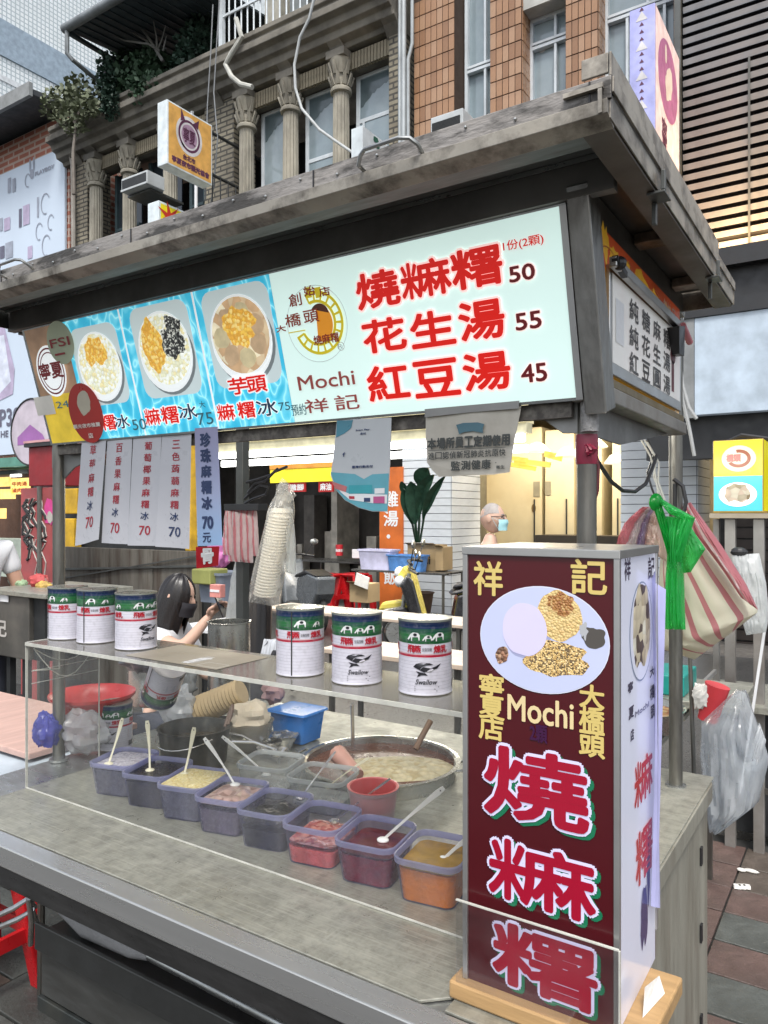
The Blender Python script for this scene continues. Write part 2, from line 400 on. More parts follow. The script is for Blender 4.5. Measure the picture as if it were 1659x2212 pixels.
# ================= old arcade building (left of the orange one) =================
AY = 7.0
M_STUC = pr('aged_stucco', (.20, .185, .155), .85, 0, .3, 4, dirt=(.035, .033, .03), dscale=1.6, damt=.85, bump=.35, bscale=14)
M_COLM = pr('weathered_column', (.34, .315, .255), .8, 0, .2, 5, dirt=(.07, .065, .055), dscale=2.6, damt=.8, stretch=(1, 1, .5), bump=.2, bscale=20)
M_BRK = None
def brickmat(name, c1, c2, mortar, sc, bw, bh, rough=.85, msize=.02, dirt=(.05, .045, .04), damt=.7):
    m, nt, out = newmat(name); b = N(nt, 'ShaderNodeBsdfPrincipled'); nt.links.new(b.outputs[0], out.inputs[0])
    tc = N(nt, 'ShaderNodeTexCoord'); sx = N(nt, 'ShaderNodeSeparateXYZ'); nt.links.new(tc.outputs['Object'], sx.inputs[0])
    ad = N(nt, 'ShaderNodeMath', operation='ADD'); nt.links.new(sx.outputs[0], ad.inputs[0]); nt.links.new(sx.outputs[1], ad.inputs[1])
    cb = N(nt, 'ShaderNodeCombineXYZ'); nt.links.new(ad.outputs[0], cb.inputs[0]); nt.links.new(sx.outputs[2], cb.inputs[1])
    br = N(nt, 'ShaderNodeTexBrick'); nt.links.new(cb.outputs[0], br.inputs['Vector'])
    br.inputs['Scale'].default_value = sc; br.inputs['Color1'].default_value = (*c1, 1); br.inputs['Color2'].default_value = (*c2, 1); br.inputs['Mortar'].default_value = (*mortar, 1)
    br.inputs['Brick Width'].default_value = bw; br.inputs['Row Height'].default_value = bh; br.inputs['Mortar Size'].default_value = msize
    n2 = noise_n(nt, tc.outputs['Object'], 1.6, 8, .65); f = ramp(nt, n2, [(.45, (0, 0, 0)), (.72, (damt,) * 3)])
    c = mixc(nt, f, br.outputs[0], dirt); nt.links.new(c, b.inputs['Base Color']); b.inputs['Roughness'].default_value = rough
    bn = N(nt, 'ShaderNodeBump'); bn.inputs['Strength'].default_value = .5; bn.inputs['Distance'].default_value = .01; bn.invert = True
    nt.links.new(br.outputs['Fac'], bn.inputs['Height']); nt.links.new(bn.outputs[0], b.inputs['Normal'])
    MATS[name] = m; return m
M_BRK = brickmat('buff_brick', (.30, .27, .20), (.24, .21, .155), (.07, .065, .055), 1, .22, .062, msize=.012)
def FX_(u, v=900, Y=AY): return W(u, v, Y=Y).x
def FZ(u, v, Y=AY): return W(u, v, Y=Y).z
old = thing('old_building', (-8, AY + 2, 0), 'grimy old arcade building with fluted columns, brick piers and a planted balcony', 'building')
xl, xr = FX_(160), FX_(866)
# wall sections: band above the windows, piers, dark interior behind
MB().box((xl, AY + .15, 6.95), (xr, AY + .4, 7.15)).build('wall', M_STUC, old)
MB().box((xl, AY + .1, 3.7), (xr, AY + .4, 4.9)).build('wall', M_STUC, old)
MB().box((xl, AY + 1.2, 4.9), (xr, AY + 1.3, 6.95)).build('inner_wall', pr('inner_dark', (.05, .055, .06), .8), old)
for u0, u1 in ((162, 196), (449, 512), (846, 868)):
    a, c = FX_(u0), FX_(u1); MB().box((a, AY - .06, 4.9), (c, AY + .35, 7.1)).build('brick_pier', M_BRK, old, bevel=.006)
# cornice, several steps
cor = strip([(6.62, 7.28), (6.62, 7.36), (6.68, 7.37), (6.70, 7.44), (6.66, 7.46), (6.66, 7.52), (7.2, 7.54), (7.2, 7.03), (6.92, 7.03), (6.9, 7.08), (6.80, 7.10), (6.78, 7.17), (6.72, 7.19), (6.70, 7.26)], xl - .15, xr + .02).build('cornice', M_STUC, old, bevel=.008)
k = 0
x = xl
dent = None
while x < xr - .1:
    if dent is None: dent = MB().box((x, 6.735, 7.20), (x + .05, 6.79, 7.255)).build('dentil', M_STUC, cor); dx0 = x
    else:
        o = inst(dent, 'dentil', (0, 0, 0), cor); o.location = Vector((x - dx0, 0, 0))
    x += .115
# columns
def column(xc, top=6.97):
    rr = .098; yc = AY - .03
    b = MB(); prof = []; nf = 16
    P = []; F = []
    n = nf * 4
    for z, r in ((4.75, rr * 1.05), (top - .42, rr * .95)):
        for k in range(n):
            a = 2 * pi * k / n; q = r * (1 - .10 * (0.5 + .5 * cos(nf * a)) ** .6)
            P.append((xc + q * cos(a), yc + q * sin(a), z))
    for k in range(n): F.append((k, (k + 1) % n, (k + 1) % n + n, k + n))
    b.add(P, F); col = b.build('column', M_COLM, old, smooth=False)
    MB().lathe([(rr * 1.0, top - .42), (rr * 1.25, top - .41), (rr * 1.3, top - .385), (rr * 1.18, top - .36), (rr * 1.0, top - .355), (rr * 1.0, top - .36)], (xc, yc, 0), 24).build('neck_ring', M_COLM, col, smooth=True)
    b = MB(); b.lathe([(rr * .98, top - .36), (rr * 1.0, top - .2), (rr * 1.35, top - .06), (rr * 1.4, top - .04)], (xc, yc, 0), 20)
    for k in range(10):
        for row, (z0, q, h) in enumerate(((top - .345, 1.04, .13), (top - .22, 1.1, .14))):
            a = 2 * pi * (k + .5 * row) / 10; dx, dy = cos(a), sin(a); t = Vector((-dy, dx, 0)) * .026
            p0 = Vector((xc + dx * rr * q, yc + dy * rr * q, z0)); p1 = p0 + Vector((dx * .012, dy * .012, h * .75)); p2 = p0 + Vector((dx * .038, dy * .038, h))
            b.hexa([p0 - t, p0 + t, p0 + t * .9 + Vector((dx, dy, 0)) * .012, p0 - t * .9 + Vector((dx, dy, 0)) * .012, p2 - t * .5, p2 + t * .5, p2 + t * .5 + Vector((dx, dy, -.5)) * .02, p2 - t * .5 + Vector((dx, dy, -.5)) * .02])
    b.build('capital', M_COLM, col)
    MB().box((xc - .13, AY - .16, top - .04), (xc + .13, AY + .12, top + .05)).build('abacus', M_STUC, col, bevel=.006)
    return col
cols = [FX_(u, Y=AY - .03) for u in (208, 280, 368, 533, 628, 737)]
for xc in cols: column(xc)
# arched lintels of upright bricks over each window
M_RIB = pr('soldier_brick', (.27, .235, .165), .8, 0, .25, 20, dirt=(.05, .045, .04), dscale=2, damt=.6)
M_FRW = pr('pale_window_frame', (.62, .67, .70), .45, .1, .08, 8, dirt=(.2, .2, .2), damt=.4)
M_GLS = pr('grey_window_glass', (.24, .30, .33), .08, 0, .35, 1.5, spec=.8, rvar=.03, dirt=(.36, .41, .43), dscale=1.3, damt=.6)
M_GLD = pr('dark_window_glass', (.035, .045, .055), .08, 0, .3, 1.5, spec=.7, rvar=.03)
M_LACE = pr('net_curtain', (.42, .46, .46), .9, 0, .12, 14, stretch=(6, 1, 1))
spans = [(cols[0] + .1, cols[1] - .1, 0), (cols[1] + .1, cols[2] - .1, 0), (cols[2] + .1, FX_(449) - .0, 0), (cols[3] + .1, cols[4] - .1, 1), (cols[4] + .1, cols[5] - .1, 2), (cols[5] + .1, FX_(846), 3)]
for a, c, kind in spans:
    lin = MB().box((a - .05, AY + .02, 6.80), (c + .05, AY + .10, 7.02)).build('lintel', M_STUC, old)
    n = int((c - a) / .042); src = None
    for k in range(n):
        x = a + (c - a) * (k + .5) / n
        if src is None: src = MB().box((x - .017, AY - .03, 6.80), (x + .017, AY + .02, 6.985)).build('brick', M_RIB, lin); xs0 = x
        else: o = inst(src, 'brick', (0, 0, 0), lin); o.location = Vector((x - xs0, 0, 0))
    y = AY + .16
    if kind:
        wn_ = MB(); z0, z1 = 5.2, 6.80
        wn_.box((a, y - .03, z0), (a + .05, y + .03, z1)); wn_.box((c - .04, y - .03, z0), (c, y + .03, z1)); wn_.box((a + .05, y - .03, z1 - .04), (c - .04, y + .03, z1)); wn_.box((a + .05, y - .03, z0), (c - .04, y + .03, z0 + .05))
        wf = wn_.build('window', M_FRW, old)
        zm_ = {1: 5.78, 2: 5.98, 3: 6.25}[kind]
        MB().box((a + .05, y - .028, zm_), (c - .04, y + .02, zm_ + .045)).build('transom', M_FRW, wf)
        MB().box((a + .05, y - .02, zm_ + .045), (c - .04, y - .015, z1 - .04)).build('pane', M_GLS, wf)
        MB().box((a + .05, y - .02, z0 + .05), (c - .04, y - .015, zm_)).build('pane', M_GLS, wf)
        # dark sheet painted as the shadow of a scalloped net curtain edge
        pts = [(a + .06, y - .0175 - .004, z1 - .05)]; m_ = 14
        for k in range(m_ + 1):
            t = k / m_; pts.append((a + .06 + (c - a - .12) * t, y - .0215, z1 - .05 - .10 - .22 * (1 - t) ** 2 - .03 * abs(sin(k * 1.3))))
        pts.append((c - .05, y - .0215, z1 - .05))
        MB().poly(pts).build('valance_shadow', pr('valance_shade_tone', (.09, .12, .13), .1, spec=.6), wf)
        if kind in (1, 3): MB().box((a + .09, y - .032, z0 + .1), (a + .12, y - .028, zm_)).build('sash', M_FRW, wf)
    else:
        wf = MB().box((a, y + .1, 5.0), (c, y + .12, 6.8)).build('window', M_GLD, old)
        MB().box((a, y + .06, 5.0), (a + .05, y + .1, 6.8)).build('frame', pr('dark_teal_frame', (.05, .08, .09), .6), wf)
        MB().box(((a + c) / 2 - .02, y + .06, 5.0), ((a + c) / 2 + .02, y + .1, 6.8)).build('frame', MATS['dark_teal_frame'], wf)
        MB().box((a + .05, y + .06, 5.95), (c, y + .1, 5.99)).build('frame', MATS['dark_teal_frame'], wf)
        rl = MB().bar((a, AY - .02, 5.42), (c, AY - .02, 5.42), .03).build('railing', pr('rail_grey', (.10, .11, .115), .6, .3), old)
        n = max(4, int((c - a) / .07))
        for k in range(n):
            x = a + (c - a) * (k + .5) / n; MB().tube([(x, AY - .02, 4.8), (x, AY - .02, 5.36), (x + .02, AY - .04, 5.47)], .009, 6).build('baluster', MATS['rail_grey'], rl)
# corbels under the cornice
for xc in cols + [FX_(179), FX_(480), FX_(857)]:
    MB().prism([(xc - .09, y_, z_) for y_, z_ in ((AY, 6.93), (AY - .06, 6.97), (AY - .14, 7.06), (AY - .2, 7.10), (AY - .2, 7.14), (AY, 7.14))], (.18, 0, 0)).build('corbel', M_STUC, old, bevel=.005)
# drain pipes between the two buildings
M_PIPE = pr('painted_pipe', (.38, .41, .42), .5, .2, .1, 6, dirt=(.14, .14, .14), damt=.5)
for u, r in ((866, .022), (874, .03), (884, .02)):
    x = FX_(u, Y=AY - .1); MB().tube([(x, AY - .12, 3.6), (x, AY - .12, 6.6), (x + (.05 if u == 884 else 0), AY - .12, 6.75), (x + (.05 if u == 884 else 0), AY - .12, 9)], r, 10).build('drain_pipe', M_PIPE, old, smooth=True)
p = W(158, 560, Y=AY - .1); MB().tube([(p.x + .06, AY - .12, 4.5), (p.x + .05, AY - .13, 6.2), (p.x + .02, AY - .12, 7.0), (p.x - .1, AY - .14, 7.35)], .035, 8).build('drain_pipe', pr('rusty_white_pipe', (.30, .28, .25), .7, dirt=(.1, .06, .04)), old, smooth=True)
p = W(426, 420, Y=AY - .1); MB().tube([(p.x, AY - .12, 4.7), (p.x, AY - .12, 6.4), (p.x - .06, AY - .14, 6.75), (p.x - .05, AY - .14, 7.0)], .022, 8).build('drain_pipe', M_WHT, old, smooth=True)
# balcony grille above the cornice
ga, gc = W(482, 90, Y=6.85).x, W(860, 90, Y=6.85).x
gr = MB().box((ga, 6.83, 7.56), (gc, 6.87, 7.60)).build('balcony_grille', M_FRW, old)
src = None; x = ga
while x < gc:
    if src is None: src = MB().tube([(x, 6.85, 7.6), (x, 6.85, 9.6)], .011, 6).build('bar', M_FRW, gr); gx0 = x
    else: o = inst(src, 'bar', (0, 0, 0), gr); o.location = Vector((x - gx0, 0, 0))
    x += .105
for z in (8.0, 8.5, 9.1): MB().box((ga, 6.82, z), (gc, 6.84, z + .03)).build('rail', M_FRW, gr)
MB().box((ga - .03, 6.80, 7.35), (ga + .03, 6.86, 9.6)).build('grille_post', M_FRW, old)
MB().box((ga, 8.0, 7.5), (gc, 8.1, 9.8)).build('upper_wall', pr('cluttered_wall', (.16, .16, .14), .8, 0, .6, 5, dirt=(.03, .03, .03)), old)
rq = random.Random(5)
for k in range(9):
    x = ga + .3 + k * .42; z = 7.55; MB().box((x, 7.3, z), (x + rq.uniform(.15, .3), 7.6, z + rq.uniform(.3, 1.1))).build('stored_box', pr('clutter%d' % (k % 3), [(.45, .43, .36), (.2, .22, .22), (.35, .37, .36)][k % 3], .7), old)
# balcony awning on the left
M_AWN = pr('corrugated_underside', (.055, .075, .085), .6, .2, .3, 3, dirt=(.02, .025, .03))
ax = W(150, 65, Y=6.2).x; az = W(150, 65, Y=6.2).z
aw = MB().hexa([(ax, 6.2, az - .02), (ga, 6.2, az - .02), (ga, 9.2, az + .35), (ax, 9.2, az + .35), (ax, 6.2, az + .01), (ga, 6.2, az + .01), (ga, 9.2, az + .38), (ax, 9.2, az + .38)]).build('awning_roof', M_AWN, old)
x = ax + .1; src = None
while x < ga - .05:
    if src is None: src = MB().hexa([(x, 6.22, az - .035), (x + .03, 6.22, az - .035), (x + .03, 9.1, az + .322), (x, 9.1, az + .322), (x, 6.22, az - .022), (x + .03, 6.22, az - .022), (x + .03, 9.1, az + .335), (x, 9.1, az + .335)]).build('ridge', M_AWN, aw); sx0 = x
    else: o = inst(src, 'ridge', (0, 0, 0), aw); o.location = Vector((x - sx0, 0, 0))
    x += .14
MB().tube([(ax - .05, 6.15, az + .0), (ga, 6.15, az + .0)], .06, 10).build('gutter', pr('gutter_grey', (.22, .24, .25), .6, .3, dirt=(.06, .06, .06)), aw, smooth=True)
MB().box((ax - .01, 6.2, az - .08), (ax + .04, 9.1, az - .03)).build('awning_side', M_AWN, aw)
MB().tube([(ax + .02, 6.15, az - .05), (ax + .02, 6.15, az - .35), (ax + .06, 6.2, az - .42), (W(228, 115, Y=6.78).x, 6.78, az - .5)], .03, 8).build('down_pipe', MATS['gutter_grey'], aw, smooth=True)
px_ = W(228, 150, Y=6.78).x
MB().box((px_ - .03, 6.75, 7.5), (px_ + .03, 6.81, az)).build('awning_post', pr('post_mauve', (.12, .10, .11), .7), old)
MB().box((px_ - .5, 9.0, 7.5), (ga, 9.1, az + .3)).build('balcony_back', pr('balcony_dark', (.03, .04, .045), .8), old)
MB().box((xl, 7.2, 7.44), (xr, 9.2, 7.5)).build('balcony_floor', M_STUC, old)
# ground-floor arcade ceiling
MB().box((xl - 3, AY, 3.55), (5, AY + 4.5, 3.7)).build('arcade_ceiling', pr('arcade_plaster', (.30, .29, .26), .8, dirt=(.1, .1, .09)), old)

extras = []
# loose pipes and hoses on the facade
b = MB(); pts = [(510, 40), (522, 80), (500, 115), (487, 140), (500, 165), (520, 182), (545, 188)]
extras.append(tag(b.tube([W(u, v, Y=6.58) for u, v in pts], .03, 8).build('drain_hose', pr('pale_hose', (.42, .42, .38), .6), smooth=True), 'short thick pale hose hanging off the cornice of the old building', 'hose'))
pts = [(680, -10), (668, 40), (648, 80), (636, 140), (638, 190), (652, 235), (690, 280), (725, 305), (762, 330)]
extras.append(tag(MB().tube([W(u, v, Y=6.5 - .0 * i) for i, (u, v) in enumerate(pts)], .016, 8).build('hose', pr('grey_hose', (.40, .42, .42), .5), smooth=True), 'long thin grey hose looping across the old building windows', 'hose'))
for pts, lb in (([(460, 10), (455, 120), (448, 230), (446, 330), (444, 430)], 'left, straighter of two grey cables hanging down left of the balcony grille'), ([(474, 0), (468, 100), (462, 200), (470, 300), (462, 400), (455, 440)], 'right, wavier of two grey cables hanging down left of the balcony grille')):
    extras.append(tag(MB().tube([W(u, v, Y=6.55) for u, v in pts], .008, 6).build('cable', pr('cable_grey', (.18, .19, .2), .6)), lb, 'cable', 'cables down the old facade'))
# air conditioners
def ac(u0, v0, u1, v1, Yf, dep, label, logo=False, grill=False, back=None):
    a = W(u0, v1, Y=Yf); c = W(u1, v0, Y=Yf)
    t = thing('air_conditioner', ((a.x + c.x) / 2, Yf + dep / 2, a.z), label, 'air conditioner')
    cs = pr('ac_case', (.50, .53, .54), .5, 0, .08, 8, dirt=(.22, .22, .2), damt=.5)
    MB().box((a.x, Yf, a.z), (c.x, Yf + dep, c.z)).build('case', cs, t, bevel=.008)
    if grill:
        n = 9
        for k in range(n): z = a.z + .04 + (c.z - a.z - .1) * k / n; MB().box((a.x + .02, Yf - .008, z), (c.x - .03, Yf - .001, z + .008)).build('louvre', M_DK, t)
    else:
        MB().box((a.x + .02, Yf - .006, a.z + .03), (c.x - .02, Yf - .001, c.z - .03)).build('grille', M_DK, t)
        MB().box((a.x + .0, Yf - .01, a.z + .0), (c.x, Yf - .0065, a.z + .025)).build('trim', cs, t)
    extras.append(t); return t
ac(262, 366, 318, 416, 6.3, .28, 'boxy window air conditioner sticking out between columns of the old building')
p = W(300, 425, Y=6.5); extras.append(tag(MB().box((p.x - .1, 6.4, p.z - .03), (p.x + .35, 6.95, p.z)).build('ac_shelf', M_DARKS), 'dark shelf under the window air conditioner on the old building', 'shelf'))
ac(930, 232, 1000, 300, 6.45, .35, 'white louvred air conditioner under the left window of the orange tiled building', grill=True)
# leaf-logo signboard at the right edge of the old building
LX = W(815, 300, Y=6.3)
t = thing('leaf_sign', (LX.x, 6.4, 5.4), 'white shop box sign with a small green leaf mark by the old building', 'sign')
extras.append(t); a = W(762, 372, Y=6.15)
MB().box((a.x - .02, 6.15, 5.2), (a.x + .12, 6.62, W(762, 278, Y=6.15).z)).build('box', pr('sign_case_white', (.55, .60, .62), .4), t, bevel=.005)
pl3 = Plane((a.x + .121, 6.17, 5.45), (0, 1, 0), (0, 0, 1))
b = MB(); disk(b, pl3, (.22, .10), .05, .03, .003, 12, wob=.5, seed=3); disk(b, pl3, (.24, .04), .05, .02, .003, 12, wob=.5, seed=6); nb(b, 'leaf_mark', pr('leaf_green', (.01, .09, .06), .5), t)

# ================= orange tiled building =================
til = thing('tiled_building', (-3.2, AY + 1.5, 0), 'building faced with upright orange-brown tiles and tall pale-framed windows', 'building')
tx0, tx1 = FX_(893), FX_(1475)
M_GROUT = pr('dark_grout', (.05, .03, .02), .9)
pil = [(895, 982, 0), (1059, 1127, 1), (1222, 1292, 1), (1455, 1476, 0)]
tm = [pr('tile_orange', (.34, .19, .105), .35, 0, .18, 10), pr('tile_brown', (.27, .145, .078), .35, 0, .18, 10), pr('tile_tan', (.38, .23, .14), .35, 0, .18, 10)]
tsrc = {}
MB().box((tx0, AY + .35, 3.7), (tx1, AY + .5, 9.5)).build('wall', M_GROUT, til)
MB().box((tx0, AY - .02, 3.6), (tx1 + 2, AY + .35, 4.6)).build('wall', pr('lintel_render', (.3, .28, .25), .8), til)
rt = random.Random(9); cnt = 0
for u0, u1, jm in pil:
    a, c = FX_(u0), FX_(u1)
    pier = MB().box((a, AY, 4.6), (c, AY + .34, 9.0)).build('pier', M_GROUT, til)
    n = max(1, round((c - a) / .066)); wd = (c - a) / n
    for j in range(11):
        z = 5.45 + j * .165
        for i in range(n):
            if cnt >= 290: break
            k = rt.randrange(3); key = (round(wd, 3), k, 'x')
            P = Vector((a + wd * (i + .5), AY - .004, z))
            if key not in tsrc:
                o = MB().box((-wd / 2 + .004, -.004, .004), (wd / 2 - .004, .008, .157)).build('tile', tm[k], None, loc=(0, 0, 0)); o.parent = pier; o.location = P - wloc(pier); tsrc[key] = o
            else: inst(tsrc[key], 'tile', P, pier)
            cnt += 1
        for i in range(4 if jm else 0):     # jamb face on the right side of the pier
            if cnt >= 290: break
            k = rt.randrange(3); key = (k, 'y'); P = Vector((c + .004, AY + .045 + .08 * i, z))
            if key not in tsrc:
                o = MB().box((-.004, -.036, .003), (.004, .036, .157)).build('tile', tm[k], None, loc=(0, 0, 0)); o.parent = pier; o.location = P - wloc(pier); tsrc[key] = o
            else: inst(tsrc[key], 'tile', P, pier)
            cnt += 1
for (u0, u1, vt, style) in ((985, 1059, -60, 0), (1127, 1222, 0, 1), (1292, 1455, -60, 2)):
    a, c = FX_(u0), FX_(u1); y = AY + .20; z0, z1 = 5.2, 8.4 if style != 1 else FZ(1150, 12)
    b = MB(); fw = .035
    b.box((a, y, z0), (a + fw, y + .05, z1)); b.box((c - fw, y, z0), (c, y + .05, z1)); b.box((a + fw, y, z1 - fw), (c - fw, y + .05, z1)); b.box((a + fw, y, z0), (c - fw, y + .05, z0 + fw))
    wf = b.build('window', M_FRW, til)
    MB().box((a + .01, y + .052, z0), (c - .01, y + .058, z1)).build('pane', M_GLS, wf)
    zt = 6.42; mid = a + (c - a) * .58
    MB().box((a + fw, y - .01, zt), (c - fw, y + .045, zt + .03)).build('transom', M_FRW, wf); MB().box((a + fw, y - .012, zt + .045), (c - fw, y + .045, zt + .07)).build('transom', M_FRW, wf)
    MB().box((mid, y - .004, z0 + fw), (mid + .025, y + .049, zt)).build('mullion', M_FRW, wf); MB().box((mid, y - .004, zt + .07), (mid + .025, y + .049, z1 - fw)).build('mullion', M_FRW, wf)
    if style == 2:
        for q in (.3, .8): MB().box((a + (c - a) * q, y - .004, z0 + fw), (a + (c - a) * q + .025, y + .049, zt)).build('mullion', M_FRW, wf)
    if style == 1:
        b = MB(); P1 = Plane((a, y + .05, 0), (1, 0, 0), (0, 0, 1)); c1 = P1.hit((1172, 107)); disk(b, P1, c1, .035, .035, .004, 14); nb(b, 'round_sticker', pr('frosty_sticker', (.5, .5, .5), .6), wf)
        b = MB(); c1 = P1.hit((1172, 27)); qd(b, P1, (c1[0] - .04, c1[1] - .07, c1[0] + .04, c1[1] + .07), .004); nb(b, 'paper_notice', M_WHT, wf)
    MB().box((a, AY + .02, z1), (c, AY + .34, z1 + .5)).build('lintel', pr('pale_lintel', (.4, .4, .37), .8), til)
    MB().box((a, AY - .02, z0 - .06), (c, AY + .34, z0)).build('sill', MATS['pale_lintel'], til)

# ================= louvred facade on the far right =================
lv = thing('louvred_facade', (.3, 7, 4), 'dark facade of horizontal metal louvres above the blank screen at the right', 'building')
LY = 6.6
lx0 = W(1476, 300, Y=LY).x; lx1 = lx0 + 3.2
M_SLAT = pr('slat_grey', (.21, .212, .22), .45, .5, .15, 6, dirt=(.08, .07, .07), dscale=1.2, damt=.5)
MB().box((lx0 - .02, LY + .08, 3.5), (lx1, LY + .12, 9.8)).build('backing', pr('louvre_void', (.03, .03, .033), .9), lv)
MB().box((lx0 - .06, LY - .06, 2.2), (lx0 - .01, LY + .12, 9.8)).build('edge_trim', M_DARKS, lv)
z = 3.78; src = None
while z < 9.6:
    if src is None: src = MB().hexa([(lx0, LY - .01, z), (lx1, LY - .01, z), (lx1, LY + .06, z + .045), (lx0, LY + .06, z + .045), (lx0, LY - .018, z + .048), (lx1, LY - .018, z + .048), (lx1, LY + .05, z + .058), (lx0, LY + .05, z + .058)]).build('slat', M_SLAT, lv); lz0 = z
    else: o = inst(src, 'slat', (0, 0, 0), lv); o.location = Vector((0, 0, z - lz0))
    z += .0875
MB().box((W(1617, 500, Y=LY).x, LY - .03, 3.8), (W(1617, 500, Y=LY).x + .015, LY - .02, 5.35)).build('strut', M_DARKS, lv)
MB().box((lx0 - .35, LY - .35, 3.62), (lx1, LY + .1, 3.76)).build('canopy_edge', pr('canopy_black', (.02, .021, .023), .5), lv)
# lamps under the louvres that warm the lowest slats
for k in range(3):
    ld = bpy.data.lights.new('uplight', 'AREA'); ld.energy = 36; ld.size = 1.2; ld.size_y = .15; ld.shape = 'RECTANGLE'; ld.color = (1, .62, .28)
    lo = bpy.data.objects.new('uplight', ld); COL.objects.link(lo); lo.location = (1.5 * (lx0 + .5 + k * .9), 9.48, 4.85); lo.rotation_euler = (radians(180 - 12), 0, 0)
# blank screen
YS = 6.2
a = W(1500, 897, Y=YS); sx1 = a.x + 2.5; zt = W(1500, 688, Y=YS).z
t = t_screen = thing('blank_screen', ((a.x + sx1) / 2, YS, a.z), 'blank pale blue rectangular sign panel in a black frame on the right', 'sign')
MB().box((a.x, YS, a.z), (sx1, YS + .1, zt)).build('panel', pr('blank_panel', (.38, .45, .52), .4, es=.10), t, bevel=.004)
MB().box((a.x - .08, YS - .005, a.z - .02), (a.x - .002, YS + .12, zt + .02)).build('frame', pr('frame_grey', (.22, .23, .23), .5, dirt=(.06, .06, .06)), t)
MB().box((a.x - .12, YS - .02, zt + .003), (sx1, YS + .14, zt + .12)).build('top_frame', MATS['canopy_black'], t)
MB().box((a.x - .4, YS + .15, 2.15), (sx1, YS + .3, 3.7)).build('back_board', MATS['canopy_black'], t)
# dark shopfront under it
sh = thing('dark_shopfront', (.5, 7, 0), 'dark shuttered shopfront under the blank sign panel', 'shop')
MB().box((-1.15, 7.3, 0), (3.2, 7.4, 3.6)).build('wall', pr('dark_shop', (.018, .017, .017), .6), sh)
src = None
for k in range(22):
    z = .1 + k * .1
    if src is None: src = MB().box((-1.1, 7.26, z), (3.1, 7.295, z + .085)).build('shutter_slat', pr('shutter_brown', (.035, .026, .022), .5, .3), sh); z00 = z
    else: o = inst(src, 'shutter_slat', (0, 0, 0), sh); o.location = Vector((0, 0, z - z00))

# ================= arcade: white plank pillars, shop interior =================
M_PLK = pr('white_plank', (.60, .64, .68), .6, 0, .06, 5, dirt=(.35, .37, .4), dscale=3, damt=.4, stretch=(1, 1, 3))
M_GAP = pr('plank_gap', (.12, .13, .14), .9)
def pillar(x0, x1, y0, y1, label, z1=3.55, ph=.082):
    t = thing('pillar', ((x0 + x1) / 2, (y0 + y1) / 2, 0), label, 'pillar')
    MB().box((x0 + .006, y0 + .006, 0), (x1 - .006, y1, z1)).build('core', M_GAP, t)
    s0 = None; s1 = None; n = int(z1 / ph)
    for k in range(n):
        z = k * ph
        if s0 is None:
            s0 = MB().box((x0, y0, 0), (x1 - .012, y0 + .005, ph - .007)).build('plank', M_PLK, t)
            s1 = MB().box((x1 - .005, y0, 0), (x1, y1, ph - .007)).build('plank', M_PLK, t)
        else:
            for s in (s0, s1): o = inst(s, 'plank', (0, 0, 0), t); o.location = Vector((rt.uniform(-.001, .001), rt.uniform(-.0015, .0015), z))
    return t
plr1 = pillar(-4.32, -3.71, 7.0, 7.68, 'white plank-clad pillar behind the large banana plant')
plr2 = pillar(-1.95, -1.28, 7.0, 7.6, 'white plank-clad pillar behind the cart\'s rear right post')
# shop interior
shop = thing('lit_shop', (-2.8, 9.5, 0), 'warmly lit open shop interior behind the man, with cream cabinets', 'shop')
M_CREAM = pr('cream_panel', (.62, .55, .38), .45, 0, .08, 3, dirt=(.4, .3, .15), dscale=2, damt=.3)
MB().box((-4.2, 10.4, 0), (-.8, 10.5, 3.5)).build('back_wall', pr('shop_wall', (.40, .34, .22), .8), shop)
MB().box((-4.3, 7.7, 0), (-4.2, 10.4, 3.5)).build('side_wall', MATS['shop_wall'], shop)
MB().box((-.9, 7.7, 0), (-.8, 10.4, 3.5)).build('side_wall', MATS['shop_wall'], shop)
MB().box((-4.3, 7.68, 2.95), (-.8, 7.78, 3.5)).build('beam', pr('shop_beam', (.5, .45, .3), .7), shop)
for (u0, u1, vt) in ((1046, 1170, 930), (1177, 1240, 930), (1262, 1300, 930), (1322, 1352, 950)):
    a, c = W(u0, 1100, Y=8.9).x, W(u1, 1100, Y=8.9).x
    cb_ = MB().box((a, 8.9, .1), (c, 9.5, W(u0, vt, Y=8.9).z)).build('cabinet', M_CREAM, shop, bevel=.01)
    MB().box((c - .10, 8.885, .4), (c - .085, 8.899, 1.9)).build('door_seam', M_DK, cb_)
P8 = Plane((-3.6, 8.894, 0), (1, 0, 0), (0, 0, 1))
for u in (1148, 1172 + 5):
    pass
for (u0, v0, u1, v1) in ((1152, 1073, 1166, 1040), (1177, 1070, 1190, 1040)):
    b = MB(); qd(b, P8, px_rect(P8, (u0, v0), (u1, v1)), 0); nb(b, 'notice', pr('notice_grey', (.25, .23, .17), .6), shop)
b = MB(); q = px_rect(P8, (1075, 1088), (1195, 1085)); disk(b, P8, P8.hit((1153, 1098)), .03, .055, .001, 14); nb(b, 'handle', pr('handle_brown', (.16, .1, .04), .5), shop)
a, c = W(990, 1100, Y=8.2).x, W(1036, 1100, Y=8.2).x
MB().box((a, 8.2, .1), (c, 8.4, W(1000, 905, Y=8.2).z)).build('cupboard', pr('olive_cupboard', (.12, .11, .08), .5), shop)
a = W(1007, 1062, Y=8.15); b = MB().box((a.x - .03, 8.15, a.z - .02), (a.x + .10, 8.19, a.z + .16)).build('meter_box', M_BLK, shop)
b2 = MB().box((a.x - .01, 8.14, a.z + .03), (a.x + .08, 8.149, a.z + .12)); b2.build('meter_face', pr('meter_face', (.5, .5, .33), .5), b)
